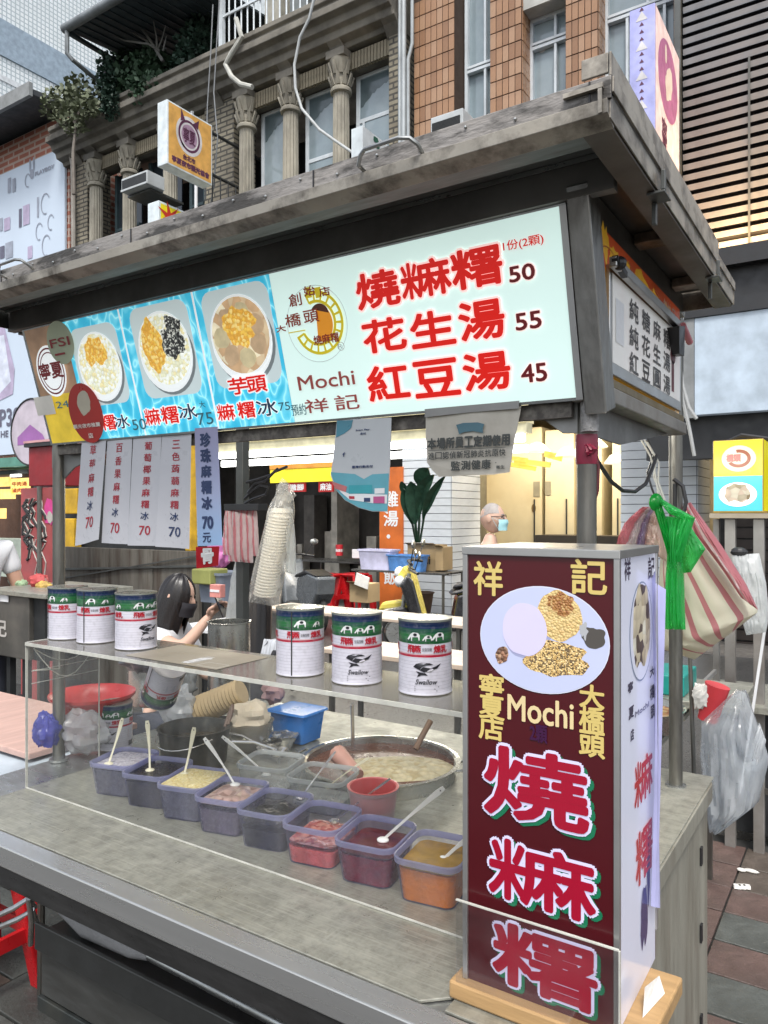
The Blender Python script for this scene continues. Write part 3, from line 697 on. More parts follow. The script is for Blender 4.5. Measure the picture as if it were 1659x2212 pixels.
MB().box((-3.3, 8.3, .75), (-2.2, 8.75, W(1120, 1155, Y=8.3).z)).build('counter', pr('dark_counter', (.05, .04, .03), .5), shop)
# bowls and hanging things lit by the lamps: white lamp shades and yellow menu strips
for (u, v, r) in ((1005, 985, .13), (1160, 975, .15), (1225, 985, .13), (1280, 965, .16), (1330, 1000, .12)):
    p = W(u, v, Y=7.9); MB().lathe([(.02, .10), (r * .5, .08), (r, 0), (r * .96, -.01), (.0, .02)], (p.x, p.y, p.z), 20).build('lamp_shade', pr('shade_glow', (.75, .68, .5), .5, es=.7), shop, smooth=True)
for (u, v, w_, h_) in ((1105, 990, .38, .05), (1150, 1000, .42, .06), (1195, 985, .2, .07), (1130, 1008, .3, .05)):
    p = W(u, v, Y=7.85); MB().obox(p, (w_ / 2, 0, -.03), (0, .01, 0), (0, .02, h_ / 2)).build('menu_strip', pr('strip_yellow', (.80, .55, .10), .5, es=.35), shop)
for k in range(4):
    ld = bpy.data.lights.new('shop_lamp', 'AREA'); ld.energy = 30; ld.size = 1.5; ld.size_y = .2; ld.shape = 'RECTANGLE'; ld.color = (1, .86, .64)
    lo = bpy.data.objects.new('shop_lamp', ld); COL.objects.link(lo); lo.location = (-5.25 + 1.12 * k, 12.45, 3.5)
# dark left part of the arcade, orange partition, red signs
dk = thing('arcade_shop', (-6.5, 9, 0), 'dim eatery under the arcade with red hanging menu boards', 'shop')
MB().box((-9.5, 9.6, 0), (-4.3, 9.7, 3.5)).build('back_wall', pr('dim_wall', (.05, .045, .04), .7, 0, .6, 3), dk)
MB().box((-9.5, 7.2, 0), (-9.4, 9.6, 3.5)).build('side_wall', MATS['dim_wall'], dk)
rs = random.Random(11)
for k in range(16):
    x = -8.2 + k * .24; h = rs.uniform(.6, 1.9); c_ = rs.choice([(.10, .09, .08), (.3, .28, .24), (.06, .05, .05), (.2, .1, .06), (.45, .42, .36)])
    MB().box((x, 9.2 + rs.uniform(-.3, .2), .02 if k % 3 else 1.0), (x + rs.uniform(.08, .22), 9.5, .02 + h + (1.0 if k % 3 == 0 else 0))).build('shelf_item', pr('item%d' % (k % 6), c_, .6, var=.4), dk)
PR = Plane((-8, 7.3, 0), (1, 0, 0), (0, 0, 1))
M_RSG = pr('red_menu_board', (.42, .02, .02), .5, es=.10)
for (u0, v0, u1, v1, tx) in ((625, 1063, 662, 1042, '豬腳'), (690, 1063, 722, 1040, '麻油')):
    r = px_rect(PR, (u0, v0), (u1, v1)); a = PR.P(r[0], r[1]); c = PR.P(r[2], r[3])
    bd = MB().box((a.x, 7.28, a.z), (c.x, 7.30, c.z)).build('menu_board', M_RSG, dk)
    b = MB(); P_ = Plane((0, 7.278, 0), (1, 0, 0), (0, 0, 1)); put_glyph(b, P_, tx, (a.x + .03, a.z + .02, c.x - .03, c.z - .02), .001, .003); nb(b, 'lettering', M_WHT, bd)
r = px_rect(PR, (588, 1042), (722, 1015)); a = PR.P(r[0], r[1]); c = PR.P(r[2], r[3])
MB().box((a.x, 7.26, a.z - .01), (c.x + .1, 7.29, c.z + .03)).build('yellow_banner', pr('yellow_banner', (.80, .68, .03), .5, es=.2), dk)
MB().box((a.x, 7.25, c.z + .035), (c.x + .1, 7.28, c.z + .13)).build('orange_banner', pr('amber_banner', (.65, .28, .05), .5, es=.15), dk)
a, c = W(822, 1100, Y=7.0), W(872, 1100, Y=7.0)
bd = MB().box((a.x, 6.98, .2), (c.x, 7.02, W(830, 1010, Y=7).z)).build('orange_board', pr('orange_board', (.55, .13, .02), .5), dk)
P7 = Plane((0, 6.978, 0), (1, 0, 0), (0, 0, 1))
for i, ch in enumerate('雞湯・麵飯'):
    b = MB()
    z = W(847, 1075 + i * 42, Y=6.978).z; put_glyph(b, P7, ch, (a.x + .06, z - .1, c.x - .06, z + .07) if ch != '・' else (a.x + .1, z - .02, a.x + .14, z + .02), .001, .004)
    nb(b, 'character', M_WHT, bd)

# ================= left: brick block with billboard, tower behind =================
M_RB = brickmat('pink_brick', (.42, .16, .11), (.36, .13, .09), (.50, .38, .32), 1, .3, .10, msize=.02, damt=.2)
bl = thing('brick_building', (-13, 8, 0), 'pink brick building at the far left carrying a large pale billboard', 'building')
BY = 7.0; bx1 = FX_(150, Y=BY)
MB().box((-19, BY, 2.6), (bx1, BY + 4, FZ(150, 250) + .05)).build('wall', M_RB, bl)
MB().hexa([(-19, BY - .6, FZ(130, 180) - .5), (bx1 - .05, BY - .6, FZ(130, 180) - .5), (bx1 - .05, BY + 3, FZ(130, 180) - .15), (-19, BY + 3, FZ(130, 180) - .15), (-19, BY - .6, FZ(130, 180) - .42), (bx1 - .05, BY - .6, FZ(130, 180) - .42), (bx1 - .05, BY + 3, FZ(130, 180) - .05), (-19, BY + 3, FZ(130, 180) - .05)]).build('eave', pr('eave_dark', (.05, .055, .06), .7), bl)
MB().box((-19, BY - .66, FZ(130, 180) - .56), (bx1 - .0, BY - .601, FZ(130, 180) - .36)).build('eave_fascia', pr('eave_fascia', (.24, .25, .25), .7, dirt=(.1, .1, .1)), bl)
BP = Plane((-19, BY - .06, 0), (1, 0, 0), (0, 0, 1))
bbz1 = BP.hit((139, 316))[1]
bb = thing('billboard', (-14, BY - .05, 2.7), 'big pale blue clothing advertisement billboard on the pink brick building', 'billboard')
bxr = BP.hit((139, 400))[0] - 19
MB().box((-19, BY - .055, 2.7), (bxr, BY - .02, bbz1)).build('panel', pr('billboard_blue', (.50, .58, .68), .5, 0, .06, .8, es=.05), bb)
def bp(name, mb, m): return nb(mb, name, m, bb)
G1 = pr('ad_grey', (.30, .33, .40), .6); G2 = pr('ad_lilac', (.42, .36, .50), .6); G3 = pr('ad_dark', (.12, .12, .17), .6)
b = MB(); put_glyph(b, BP, 'PLAYBOY', px_rect(BP, (76, 380), (117, 355)), .003, .006); bp('lettering', b, G1)
b = MB(); c_ = BP.hit((69, 376)); disk(b, BP, c_, .055, .08, .003, 12); disk(b, BP, (c_[0] - .05, c_[1] + .15), .025, .11, .003, 10); disk(b, BP, (c_[0] + .05, c_[1] + .15), .025, .11, .003, 10); bp('rabbit_mark', b, G1)
for (u0, v0, u1, v1, m_) in ((17, 418, 24, 383, G1), (27, 416, 34, 384, G1), (0, 500, 6, 470, G1), (9, 500, 22, 468, G2), (41, 492, 47, 450, G3), (50, 488, 64, 440, G2), (0, 560, 10, 530, G3), (12, 560, 28, 520, G1), (60, 560, 70, 530, G2), (80, 470, 84, 425, G1)):
    b = MB(); qd(b, BP, px_rect(BP, (u0, v0), (u1, v1)), .003); bp('garment_picture', b, m_)
for (u, v, r_) in ((98, 440, .12), (85, 500, .1), (100, 530, .12), (60, 390, .08), (110, 480, .09), (30, 610, .15), (75, 600, .1)):
    b = MB(); c_ = BP.hit((u, v)); ring(b, BP, c_, r_, r_ * 1.4, .02, .003, 20, .5, 5); bp('line_drawing', b, G1)
b = MB(); a = BP.hit((-10, 870)); c_ = BP.hit((28, 700)); b.poly([BP.P(a[0], a[1], .003), BP.P(c_[0], a[1] + .1, .003), BP.P(c_[0] + .05, a[1] + .5, .003), BP.P(c_[0] - .25, c_[1], .003), BP.P(a[0], c_[1] + .1, .003)]); bp('garment_picture', b, G2)
b = MB(); a = BP.hit((-10, 862)); c_ = BP.hit((24, 720)); b.poly([BP.P(a[0], a[1], .005), BP.P(c_[0], a[1] + .25, .005), BP.P(c_[0] - .2, c_[1], .005), BP.P(a[0], c_[1], .005)]); bp('garment_picture', b, pr('ad_pale', (.60, .64, .74), .6))
b = MB(); put_glyph(b, BP, 'P30', px_rect(BP, (0, 922), (42, 880)), .003, .01); bp('lettering', b, G3)
b = MB(); put_glyph(b, BP, 'HE', px_rect(BP, (2, 945), (18, 930)), .003, .004); bp('lettering', b, G3)
# tower
tw = thing('tower', (-30, 20, 0), 'tall white mosaic-tiled tower behind the old building with a blue-grey band', 'tower')
M_MOS = brickmat('white_mosaic', (.76, .79, .80), (.72, .76, .78), (.40, .46, .49), 1, .16, .16, .5, .022, (.45, .5, .5), .3)
MATS['white_mosaic'].node_tree.nodes['Brick Texture'].offset = 0
TX = -25.0; y1 = W(285, 60, X=TX).y
MB().box((TX - 8, 9, 0), (TX, y1, 38)).build('wall', M_MOS, tw)
MB().box((TX, 9, W(60, 120, X=TX).z - .5), (TX + .05, y1 - .02, W(60, 120, X=TX).z + .75)).build('band', pr('band_blue', (.27, .34, .41), .5), tw)
MB().box((TX + .0, 9, W(60, 190, X=TX).z - .2), (TX + .03, y1 - .02, W(60, 190, X=TX).z)).build('band', pr('band_white', (.6, .63, .65), .5), tw)
MB().box((TX - 6, y1 + 2, 0), (TX + 8, y1 + 14, 40)).build('rear_block', pr('pale_block', (.50, .54, .56), .7), tw)
# street beyond on the far left at eye level: grey building mass so no gap shows
far = thing('far_building', (-20, 14, 0), 'dull grey building closing the street at the far left', 'building')
MB().box((-34, 12, 0), (-19.5, 13, 9)).build('wall', M_CONC, far)
# Scale the street fronts above up about the camera, pushing them farther back.
for o in (old, til, lv, t_screen, sh, plr1, plr2, shop, dk, bl, bb, tw, far, *extras):
    o.scale = (1.5, 1.5, 1.5); o.location = (o.location.x * 1.5, o.location.y * 1.5, o.location.z * 1.5 - .85)
arc = tag(MB().box((-24, 10.0, -.03), (8, 16, .0)).build('arcade_floor', pr('arcade_floor_tile', (.14, .13, .12), .4, dirt=(.06, .055, .05))), kind='structure')
# grey rusty metal wall behind the seated woman
gw = thing('metal_wall', (-5, 4.6, 0), 'stained grey-brown metal wall behind the hanging paper menus', 'wall')
wy = 4.6
M_MW = pr('rust_streaked_metal', (.135, .125, .105), .65, .2, .3, 3, dirt=(.045, .025, .015), dscale=4, damt=.9, stretch=(3, 1, .35), bump=.1)
ws = [W(u, 1200, Y=wy).x for u in (138, 235, 330, 430)]
zt = W(200, 1183, Y=wy).z
for a, c in zip(ws, ws[1:]): MB().box((a + .006, wy, .05), (c - .006, wy + .04, zt)).build('panel', M_MW, gw, bevel=.004)
MB().bar((ws[0], wy - .015, W(150, 1230, Y=wy).z), (ws[-1], wy - .015, W(420, 1222, Y=wy).z), .02).build('rail', M_DARKS, gw)
MB().bar((ws[0], wy - .02, W(150, 1250, Y=wy).z), (ws[-1], wy - .02, W(420, 1200, Y=wy).z), .012).build('conduit', M_DARKS, gw)
# yellow machine behind the menus
yt = thing('yellow_machine', (-6, 4.9, 0), 'worn yellow steel frame standing behind the paper menus', 'machine')
M_YW = pr('worn_yellow', (.60, .36, .02), .5, dirt=(.12, .08, .03), dscale=5)
for (u0, v0, u1, v1) in ((146, 1110, 175, 1055), (146, 1185, 168, 1120), (408, 1190, 420, 960)):
    a = W(u0, v0, Y=4.9); c = W(u1, v1, Y=4.9); MB().box((a.x, 4.85, a.z), (c.x, 4.95, c.z)).build('plate', M_YW, yt, bevel=.01)
MB().box((W(125, 1100, Y=5).x, 5.0, .02), (W(440, 1100, Y=5).x, 5.1, W(300, 1000, Y=5).z)).build('dark_back', M_DK, yt)
# ================= the dessert cart =================
CT = .9
XL, XR, YF, YB = -2.27, -.40, 1.012, 2.48
cart = thing('food_cart', (-1.33, 1.7, 0), 'stainless steel dessert cart with flat roof and backlit menu sign, nearest the viewer', 'food cart')
b = MB().box((XL, 1.066, .845), (XR - .004, YB - .02, .893)); b.build('base_frame', M_ST, cart, bevel=.004)
# worktop plate, thin, with cut corner at the front right
MB().prism([(-2.08, 1.066, .8945), (-.625, 1.066, .8945), (-.583, 1.105, .8945), (-.583, 2.44, .8945), (-2.08, 2.44, .8945)], (0, 0, .0055)).build('worktop', M_STF, cart, bevel=.0015)
MB().box((-.579, 1.068, .8945), (XR - .006, 2.47, .8995)).build('worktop_margin', M_STF, cart, bevel=.001)
MB().box((XL, YF, .848), (XR, 1.063, .899)).build('front_rim', M_RIMT, cart, bevel=.003)
# folded lip under the rim
MB().box((XL, 1.0632, .8935), (XR - .2, 1.0658, .8955)).build('seam', M_BLK, cart)
MB().box((XL, YF + .004, .80), (XR, YF + .012, .848)).build('rim_lip', steel('lip_steel', (.10, .10, .10), .35, (.05, .05, .05), .5, (1, 4, 4)), cart, bevel=.001)
# rounded corner plate on the right and the dirty side panel below it
pts = [(XR, 1.015, 0), (XR, 2.40, 0)]
arc = [(XR - .07 + .07 * cos(a), 2.41 + .07 * sin(a)) for a in [pi / 2 * k / 6 for k in range(7)]]
pl_ = [(XR - .03, 1.066)] + [(XR, 1.066)] + arc + [(XR - .10, 2.48)]
MB().prism([(x, y, .846) for x, y in [(XR - .003, 1.016), *arc, (XR - .12, 2.48), (XR - .12, 1.016)]], (0, 0, .0485)).build('side_frame', M_PANELS, cart, bevel=.002)
MB().prism([(x, y, .12) for x, y in [(XR - .012, 1.20), (XR - .012, 2.40), (XR - .03, 2.44), (XR - .09, 2.45), (XR - .09, 1.20)]], (0, 0, .724)).build('side_panel', M_PANELS, cart, bevel=.002)
for z in (.22, .48, .70):
    MB().box((XR - .0115, 2.28, z), (XR - .006, 2.30, z + .05)).build('slot', M_BLK, cart)
# lower body, set back under the counter
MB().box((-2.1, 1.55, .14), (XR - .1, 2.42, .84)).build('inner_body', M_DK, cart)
MB().box((-1.69, 1.061, .682), (XR - .1, 1.55, .690)).build('lower_shelf', steel('shelf_steel', (.20, .2, .2), .4), cart)
MB().box((-1.69, 1.05, .655), (XR - .1, 1.06, .72)).build('shelf_lip', steel('shelf_lip_steel', (.09, .095, .095), .4, (.04, .04, .04), .5), cart, bevel=.002)
MB().box((-1.70, 1.075, .53), (XR - .1, 1.09, .65)).build('lower_panel', steel('panel_dark', (.15, .155, .15), .4, (.06, .06, .055), .6, (1, 4, 4)), cart, bevel=.002)
MB().box((-1.71, 1.07, .49), (XR - .1, 1.10, .525)).build('lower_rail', steel('rail_dark', (.07, .08, .08), .5), cart, bevel=.002)
M_LEG = pr('green_grey_leg', (.02, .045, .035), .5, .2, dirt=(.03, .03, .03))
for x, y in ((-1.66, 1.12), (-.55, 1.22), (-2.05, 2.35), (-.55, 2.35)):
    MB().box((x, y, .03), (x + .05, y + .05, .845)).build('leg', M_LEG, cart, bevel=.003)
# posts
PX = {'fl': (-2.235, 1.475), 'fr': (-.48, 1.482), 'rl': (-2.237, 2.333), 'rr': (-.487, 2.33)}
for k, (x, y) in PX.items():
    if k == 'rl': MB().box((x - .02, y - .02, .894), (x + .02, y + .02, 2.29)).build('post', M_DARKS, cart, bevel=.002)
    else: MB().tube([(x, y, .894), (x, y, 2.29)], .0195, 16).build('post', M_POST, cart, smooth=True)
    MB().lathe([(.03, .8955), (.03, .903), (.0, .903)], (x, y, 0), 16).build('post_flange', M_ST, cart)
# ---- roof ----
RX0, RX1, RY0, RY1 = -2.27, -.32, 1.10, 2.27
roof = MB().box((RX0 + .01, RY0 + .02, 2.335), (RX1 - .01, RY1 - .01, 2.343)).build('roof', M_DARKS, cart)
# front fascia: channel with two steps
def strip(prof, x0, x1): # prof list of (y,z) polygon extruded along x
    return MB().prism([(x0, y, z) for y, z in prof], (x1 - x0, 0, 0))
strip([(RY0, 2.312), (RY0, 2.346), (RY0 + .06, 2.350), (RY0 + .06, 2.3445), (RY0 + .004, 2.3435), (RY0 + .006, 2.312)], RX0, RX1).build('roof_edge', pr('stained_fascia', (.30, .28, .26), .55, .4, .2, 14, dirt=(.035, .032, .028), dscale=7, damt=.9, bump=.25, stretch=(.7, 1, 2.5), dr=(.47, .58)), roof, bevel=.0015)
strip([(RY0 - .006, 2.3105), (RY0 + .002, 2.3105), (RY0 + .003, 2.294), (RY0 + .03, 2.283), (RY0 + .028, 2.279), (RY0 - .004, 2.290)], RX0, RX1 - .004).build('front_gutter', M_ROOF, roof, bevel=.001)
strip([(RY0 + .032, 2.2835), (RY0 + .075, 2.2835), (RY0 + .082, 2.33), (RY0 + .078, 2.33), (RY0 + .07, 2.287), (RY0 + .032, 2.287)], RX0, RX1 - .05).build('inner_channel', steel('teal_channel', (.22, .25, .24), .6, (.10, .09, .08), .6, (1, 6, 6), .3), roof)
# right side: upstand rim, fascia and lower flange
MB().box((RX1 - .004, RY0 + .001, 2.346), (RX1, RY1 - .25, 2.381)).build('side_upstand', M_ROOF, roof, bevel=.001)
MB().box((RX1 - .045, RY0 + .001, 2.351), (RX1 - .005, RY0 + .006, 2.381)).build('upstand_return', M_ROOF, roof, bevel=.001)
MB().box((RX1 - .001, RY0 + .004, 2.322), (RX1 + .003, RY1, 2.345)).build('side_rail', M_ROOF, roof, bevel=.001)
MB().box((RX1 - .005, RY0 + .004, 2.285), (RX1 - .002, RY1, 2.321)).build('side_fascia', M_ROOF, roof, bevel=.001)
MB().box((RX1 - .052, RY0 + .03, 2.281), (RX1 - .006, RY1, 2.286)).build('side_flange', pr('brown_flange', (.15, .13, .11), .5, .4, dirt=(.03, .03, .03)), roof)
MB().box((RX1 - .055, RY0 + .04, 2.287), (RX1 - .051, RY1, 2.334)).build('side_channel', M_DARKS, roof)
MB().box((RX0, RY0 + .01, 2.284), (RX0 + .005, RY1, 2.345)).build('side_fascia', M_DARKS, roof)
MB().box((RX0, RY1 - .005, 2.284), (RX1, RY1, 2.345)).build('rear_fascia', M_ROOF, roof)
for y in (1.34, 1.72, 2.1): MB().box((-.45, y, 2.31), (RX1 - .056, y + .05, 2.334)).build('roof_rib', M_ROOF, roof, bevel=.002)
for y in (1.385, 1.95): # clamps on the right edge
    b = MB(); b.box((RX1 - .02, y, 2.275), (RX1 + .012, y + .05, 2.2795)); b.box((RX1 + .005, y, 2.28), (RX1 + .012, y + .012, 2.315)); b.box((RX1 - .02, y + .038, 2.235), (RX1 - .012, y + .05, 2.2745)); b.build('edge_clamp', M_DARKS, roof, bevel=.001)
MB().box((RX0, 1.322, 2.275), (RX1 - .06, 1.345, 2.334)).build('sign_beam', pr('grimy_beam', (.26, .25, .235), .6, .3, dirt=(.07, .065, .06), damt=.7), cart)
MB().box((RX0 + .02, 1.300, 2.326), (RX1 - .07, 1.303, 2.334)).build('beam_line', M_ST, cart)
MB().box((RX0 + .01, 1.35, 2.27), (RX0 + .04, 2.3, 2.33)).build('side_beam', M_DARKS, cart)
MB().box((-.495, 1.36, 2.275), (-.455, 2.3, 2.332)).build('side_beam', steel('pale_beam', (.3, .3, .28), .5), cart)
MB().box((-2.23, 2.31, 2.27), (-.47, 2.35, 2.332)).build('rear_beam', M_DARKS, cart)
rv = None
for k in range(22):
    x = RX0 + .06 + k * .087
    if k % 6 == 3: MB().box((x + .03, RY0 - .0022, 2.313), (x + .0325, RY0 - .0004, 2.344)).build('sheet_joint', M_BLK, roof)
    if rv is None: rv = MB().ball((x, RY0 - .0015, 2.335), .0028, 8, 5).build('rivet', M_ST, roof); rx0 = x
    else: o = inst(rv, 'rivet', (0, 0, 0), roof); o.location = Vector((x - rx0, 0, .0 if k % 2 else -.012))
# bent handle bars on the fascia
for u0, u1, v0, v1 in ((780, 905, 352, 326), (5, 62, 607, 584)):
    p0 = W(u0, v0, Y=RY0 - .012); p1 = W(u1, v1, Y=RY0 - .012)
    zt = 2.335 if u0 > 100 else 2.342
    MB().tube([(p0.x, RY0 + .0, zt - .022), (p0.x, RY0 - .02, zt - .018), (p0.x + .008, RY0 - .026, zt - .006), (p0.x + .02, RY0 - .03, zt), (p1.x - .03, RY0 - .03, zt + .001), (p1.x - .01, RY0 - .026, zt - .003), (p1.x, RY0 - .015, zt - .012), (p1.x, RY0 + .0, zt - .02)], .0038, 8).build('handle_bar', M_ST, cart, smooth=True)
b = MB(); b.box((-.39, RY0 - .009, 2.327), (-.33, RY0 - .002, 2.334)); b.box((-.337, RY0 - .009, 2.29), (-.331, RY0 - .0065, 2.326)); b.build('fascia_clip', M_ROOF, cart)

# ---- backlit menu sign ----
MP = Plane((-2.2, 1.429, 1.93), (1, 0, 0), (0, -.096, .34))
MW, MH = 1.7165, .3533
def sg(name, col, es=.5, **k): es *= .62; return pr(name, col, rough=.25, var=k.pop('var', .03), vscale=k.pop('vscale', 4), es=es, rvar=0, coat=.2, **k)
S_PALE = sg('sign_pale_mint', (.53, .68, .64), .78)
S_RED = sg('sign_red', (.72, .012, .006), .40); S_PINK = sg('sign_halo', (.92, .70, .66), .55)
S_DRED = sg('sign_dark_red', (.16, .01, .012), .2); S_WHT = sg('sign_white', (.82, .86, .86), .5)
S_YEL = sg('sign_yellow', (.75, .60, .03), .4); S_ORG = sg('sign_orange', (.75, .27, .02), .4)
S_NAVY = sg('sign_navy', (.02, .06, .12), .1); S_GRY = sg('sign_grey_square', (.50, .585, .59), .55)
S_BRN = sg('sign_brown', (.33, .075, .02), .3, var=.25, vscale=3)
sign = MB().hexa([MP.P(-.012, -.006, -.075), MP.P(MW + .012, -.006, -.075), MP.P(MW + .012, -.006, -.001), MP.P(-.012, -.006, -.001),
                  MP.P(-.012, MH + .004, -.06), MP.P(MW + .012, MH + .004, -.06), MP.P(MW + .012, MH + .004, -.001), MP.P(-.012, MH + .004, -.001)]).build('menu_sign', M_ST, cart)
def sp(name, mb, m): return nb(mb, name, m, sign)
# unseen glowing back panel and area light, added to brighten the goods behind
b = MB(); b.poly([MP.P(.03, .02, -.0765), MP.P(.03, MH - .03, -.0635), MP.P(MW - .03, MH - .03, -.0635), MP.P(MW - .03, .02, -.0765)]); sp('added_back_glow', b, pr('back_fill_glow', (.8, .8, .78), .5, var=.02, es=.9, emit=(1, .98, .93)))
ld = bpy.data.lights.new('added_fill_lamp', 'AREA'); ld.energy = 9; ld.shape = 'RECTANGLE'; ld.size = 1.6; ld.size_y = .22; ld.color = (1, .97, .90)
lo = bpy.data.objects.new('added_fill_lamp', ld); COL.objects.link(lo); lo.location = (-1.34, 1.50, 2.08); lo.rotation_euler = (radians(62), 0, 0)
Z3 = zm(0, 553, 2.0); Z5 = zm(561.6, 483.9, 2.370)
xb = MP.hit(Z3(1215, 380))[0]; xy = MP.hit(Z3(325, 520))[0]
b = MB(); qd(b, MP, (xb, 0, MW, MH), 0); sp('pale_panel', b, S_PALE)
# turquoise water pattern
def water():
    m, nt, out = newmat('water_print'); bs = N(nt, 'ShaderNodeBsdfPrincipled'); nt.links.new(bs.outputs[0], out.inputs[0])
    v = coord(nt, (1, 1, .55)); n = N(nt, 'ShaderNodeTexNoise'); n.inputs['Scale'].default_value = 9; n.inputs['Detail'].default_value = 2
    nt.links.new(v, n.inputs['Vector']); mx = mixc(nt, .22, v, n.outputs['Color'])
    vo = N(nt, 'ShaderNodeTexVoronoi'); vo.feature = 'DISTANCE_TO_EDGE'; vo.inputs['Scale'].default_value = 17; nt.links.new(mx, vo.inputs['Vector'])
    c = ramp(nt, vo.outputs['Distance'], [(0, (.30, .68, .76)), (.04, (.12, .50, .64)), (.14, (.04, .38, .54)), (.5, (.02, .30, .48))])
    nt.links.new(c, bs.inputs['Base Color']); nt.links.new(c, bs.inputs['Emission Color']); bs.inputs['Emission Strength'].default_value = .5; bs.inputs['Roughness'].default_value = .3
    return m
b = MB(); qd(b, MP, (xy, 0, xb - .0006, MH), 0); sp('turquoise_panel', b, water())
b = MB(); qd(b, MP, (0, 0, xy - .0006, .15), 0); sp('yellow_panel', b, sg('sign_yellow_print', (.70, .50, .04), .35, var=.25, vscale=14))
b = MB(); qd(b, MP, (0, .1506, xy - .0006, MH), 0); sp('brown_panel', b, sg('sign_brown_print', (.36, .22, .13), .25, var=.4, vscale=9))
b = MB()
for (x, y) in ((570, 500), (885, 440)):
    s = MP.hit(Z3(x, y))[0]; qd(b, MP, (s - .004, 0, s + .003, MH), .0005)
sp('divider', b, S_WHT)
# the three bowls
def food(name, base, cols, sc, thr, patch=None, ps=10.): return speck(name, base, cols, sc, thr, .5, .42, patch=patch, pscale=ps)
F1 = food('ice_mango', (.74, .74, .52), [(.80, .72, .40), (.85, .88, .80)], 110, .5, None)
F1b = food('mango_crumb', (.80, .50, .08), [(.85, .62, .2), (.70, .36, .05)], 130, .5)
F2b = food('sesame_crumb', (.10, .11, .10), [(.55, .56, .5), (.02, .02, .02)], 220, .45)
F3 = food('taro_balls', (.62, .48, .30), [(.78, .70, .5), (.55, .36, .2)], 34, .5)
for (cx_, cy_), rw, sq, kind in (((430, 470), 88, ((342, 640), (510, 300)), 0), ((713, 405), 110, ((600, 600), (800, 255)), 1), ((1040, 345), 127, ((925, 530), (1152, 185)), 2)):
    r = px_rect(MP, Z3(*sq[0]), Z3(sq[1][0] + 12, sq[1][1]))
    mid = MP.hit(Z3(cx_, cy_)); hw = (MP.hit(Z3(cx_ + rw, cy_))[0] - MP.hit(Z3(cx_ - rw, cy_))[0]) / 2
    hw *= 1.04; g = hw * 1.12; b = MB(); rrect(b, MP, (mid[0] - g, mid[1] - g * 1.10, mid[0] + g, mid[1] + g * 1.06), .035, .0007); sp('picture_square', b, S_GRY)
    b = MB(); disk(b, MP, (mid[0] + .006, mid[1] - .018), hw * 1.02, hw * 1.02, .001); sp('bowl_shade_print', b, sg('print_grey', (.30, .34, .35), .12))
    b = MB(); disk(b, MP, (mid[0], mid[1] - .012), hw, hw, .0013); disk(b, MP, (mid[0], mid[1]), hw, hw * 1.0, .0016); sp('bowl_picture', b, S_WHT)
    b = MB(); disk(b, MP, (mid[0], mid[1] + .001), hw * .94, hw * .93, .0019); sp('food_picture', b, F3 if kind == 2 else F1)
    if kind == 0:
        b = MB(); disk(b, MP, (mid[0] - .002, mid[1] + hw * .42), hw * .5, hw * .42, .0022, wob=.5, seed=3); sp('topping_picture', b, F1b)
    if kind == 1:
        b = MB(); disk(b, MP, (mid[0] - hw * .42, mid[1] + hw * .1), hw * .42, hw * .7, .0022, wob=.4, seed=5); sp('topping_picture', b, F1b)
        b = MB(); disk(b, MP, (mid[0] + hw * .40, mid[1] + hw * .26), hw * .40, hw * .58, .0023, wob=.5, seed=8); sp('topping_picture', b, F2b)
    if kind == 2:
        for k in range(7):
            a = k * .9 + .4; b = MB(); q = .62 * hw
            disk(b, MP, (mid[0] + q * cos(a), mid[1] + q * sin(a) * .9), hw * .27, hw * .26, .0021 + k * 5e-5, 16, wob=.2, seed=k)
            sp('dumpling_picture', b, sg('dumpling_a', (.66, .56, .33), .35, var=.2, vscale=30) if k % 2 else sg('dumpling_b', (.60, .42, .25), .35, var=.2, vscale=30))
        b = MB(); disk(b, MP, (mid[0] + .004, mid[1] + hw * .22), hw * .55, hw * .45, .0026, wob=.6, seed=11); sp('topping_picture', b, F1b)
# lettering: halo + strokes
def words(zf, items, col, halo=None, bold=.0008, hb=.006, name='lettering', lift=.003, n=6):
    for ch, bl, tr in items:
        H = MB(); T = MB()
        r = px_rect(MP, zf(*bl), zf(*tr))
        if halo: comp(H, MP, ch, r, lift, hb, 10); sp('character_halo', H, halo)
        comp(T, MP, ch, r, lift + .0012, bold, n); sp('character', T, col)
words(Z5, [('燒', (515, 440), (700, 222)), ('㊗', (742, 388), (965, 162)), ('糬', (1000, 340), (1228, 98)),
           ('花', (548, 662), (735, 470)), ('生', (790, 636), (985, 432)), ('湯', (1038, 600), (1240, 376)),
           ('紅', (572, 905), (750, 712)), ('豆', (808, 888), (1008, 684)), ('湯', (1060, 855), (1270, 645))], S_RED, S_PINK, .0026, .0072, n=8)
words(Z5, [('50', (1285, 300), (1405, 198)), ('55', (1318, 545), (1438, 442)), ('45', (1347, 812), (1466, 708))], S_DRED, S_PINK, .0011, .003)
words(Z5, [('1份(2顆)', (1252, 148), (1452, 46))], S_RED, None, .0003)
words(Z5, [('Mochi', (207, 852), (482, 745)), ('祥', (242, 968), (348, 888)), ('記', (395, 954), (505, 866))], sg('sign_maroon', (.33, .07, .06), .25), None, .0006)
words(Z3, [('芋', (1000, 600), (1070, 520)), ('頭', (1080, 590), (1150, 512)), ('㊗', (640, 730), (690, 655)), ('糬', (712, 724), (768, 645)), ('㊗', (952, 710), (1012, 636)), ('糬', (1040, 700), (1100, 625)), ('糬', (450, 752), (496, 682))], S_RED, S_WHT, .0012, .005, lift=.004)
words(Z3, [('冰', (785, 708), (848, 635)), ('冰', (1122, 692), (1195, 612)), ('冰', (505, 746), (556, 682))], S_NAVY, S_WHT, .0007, .003, lift=.004)
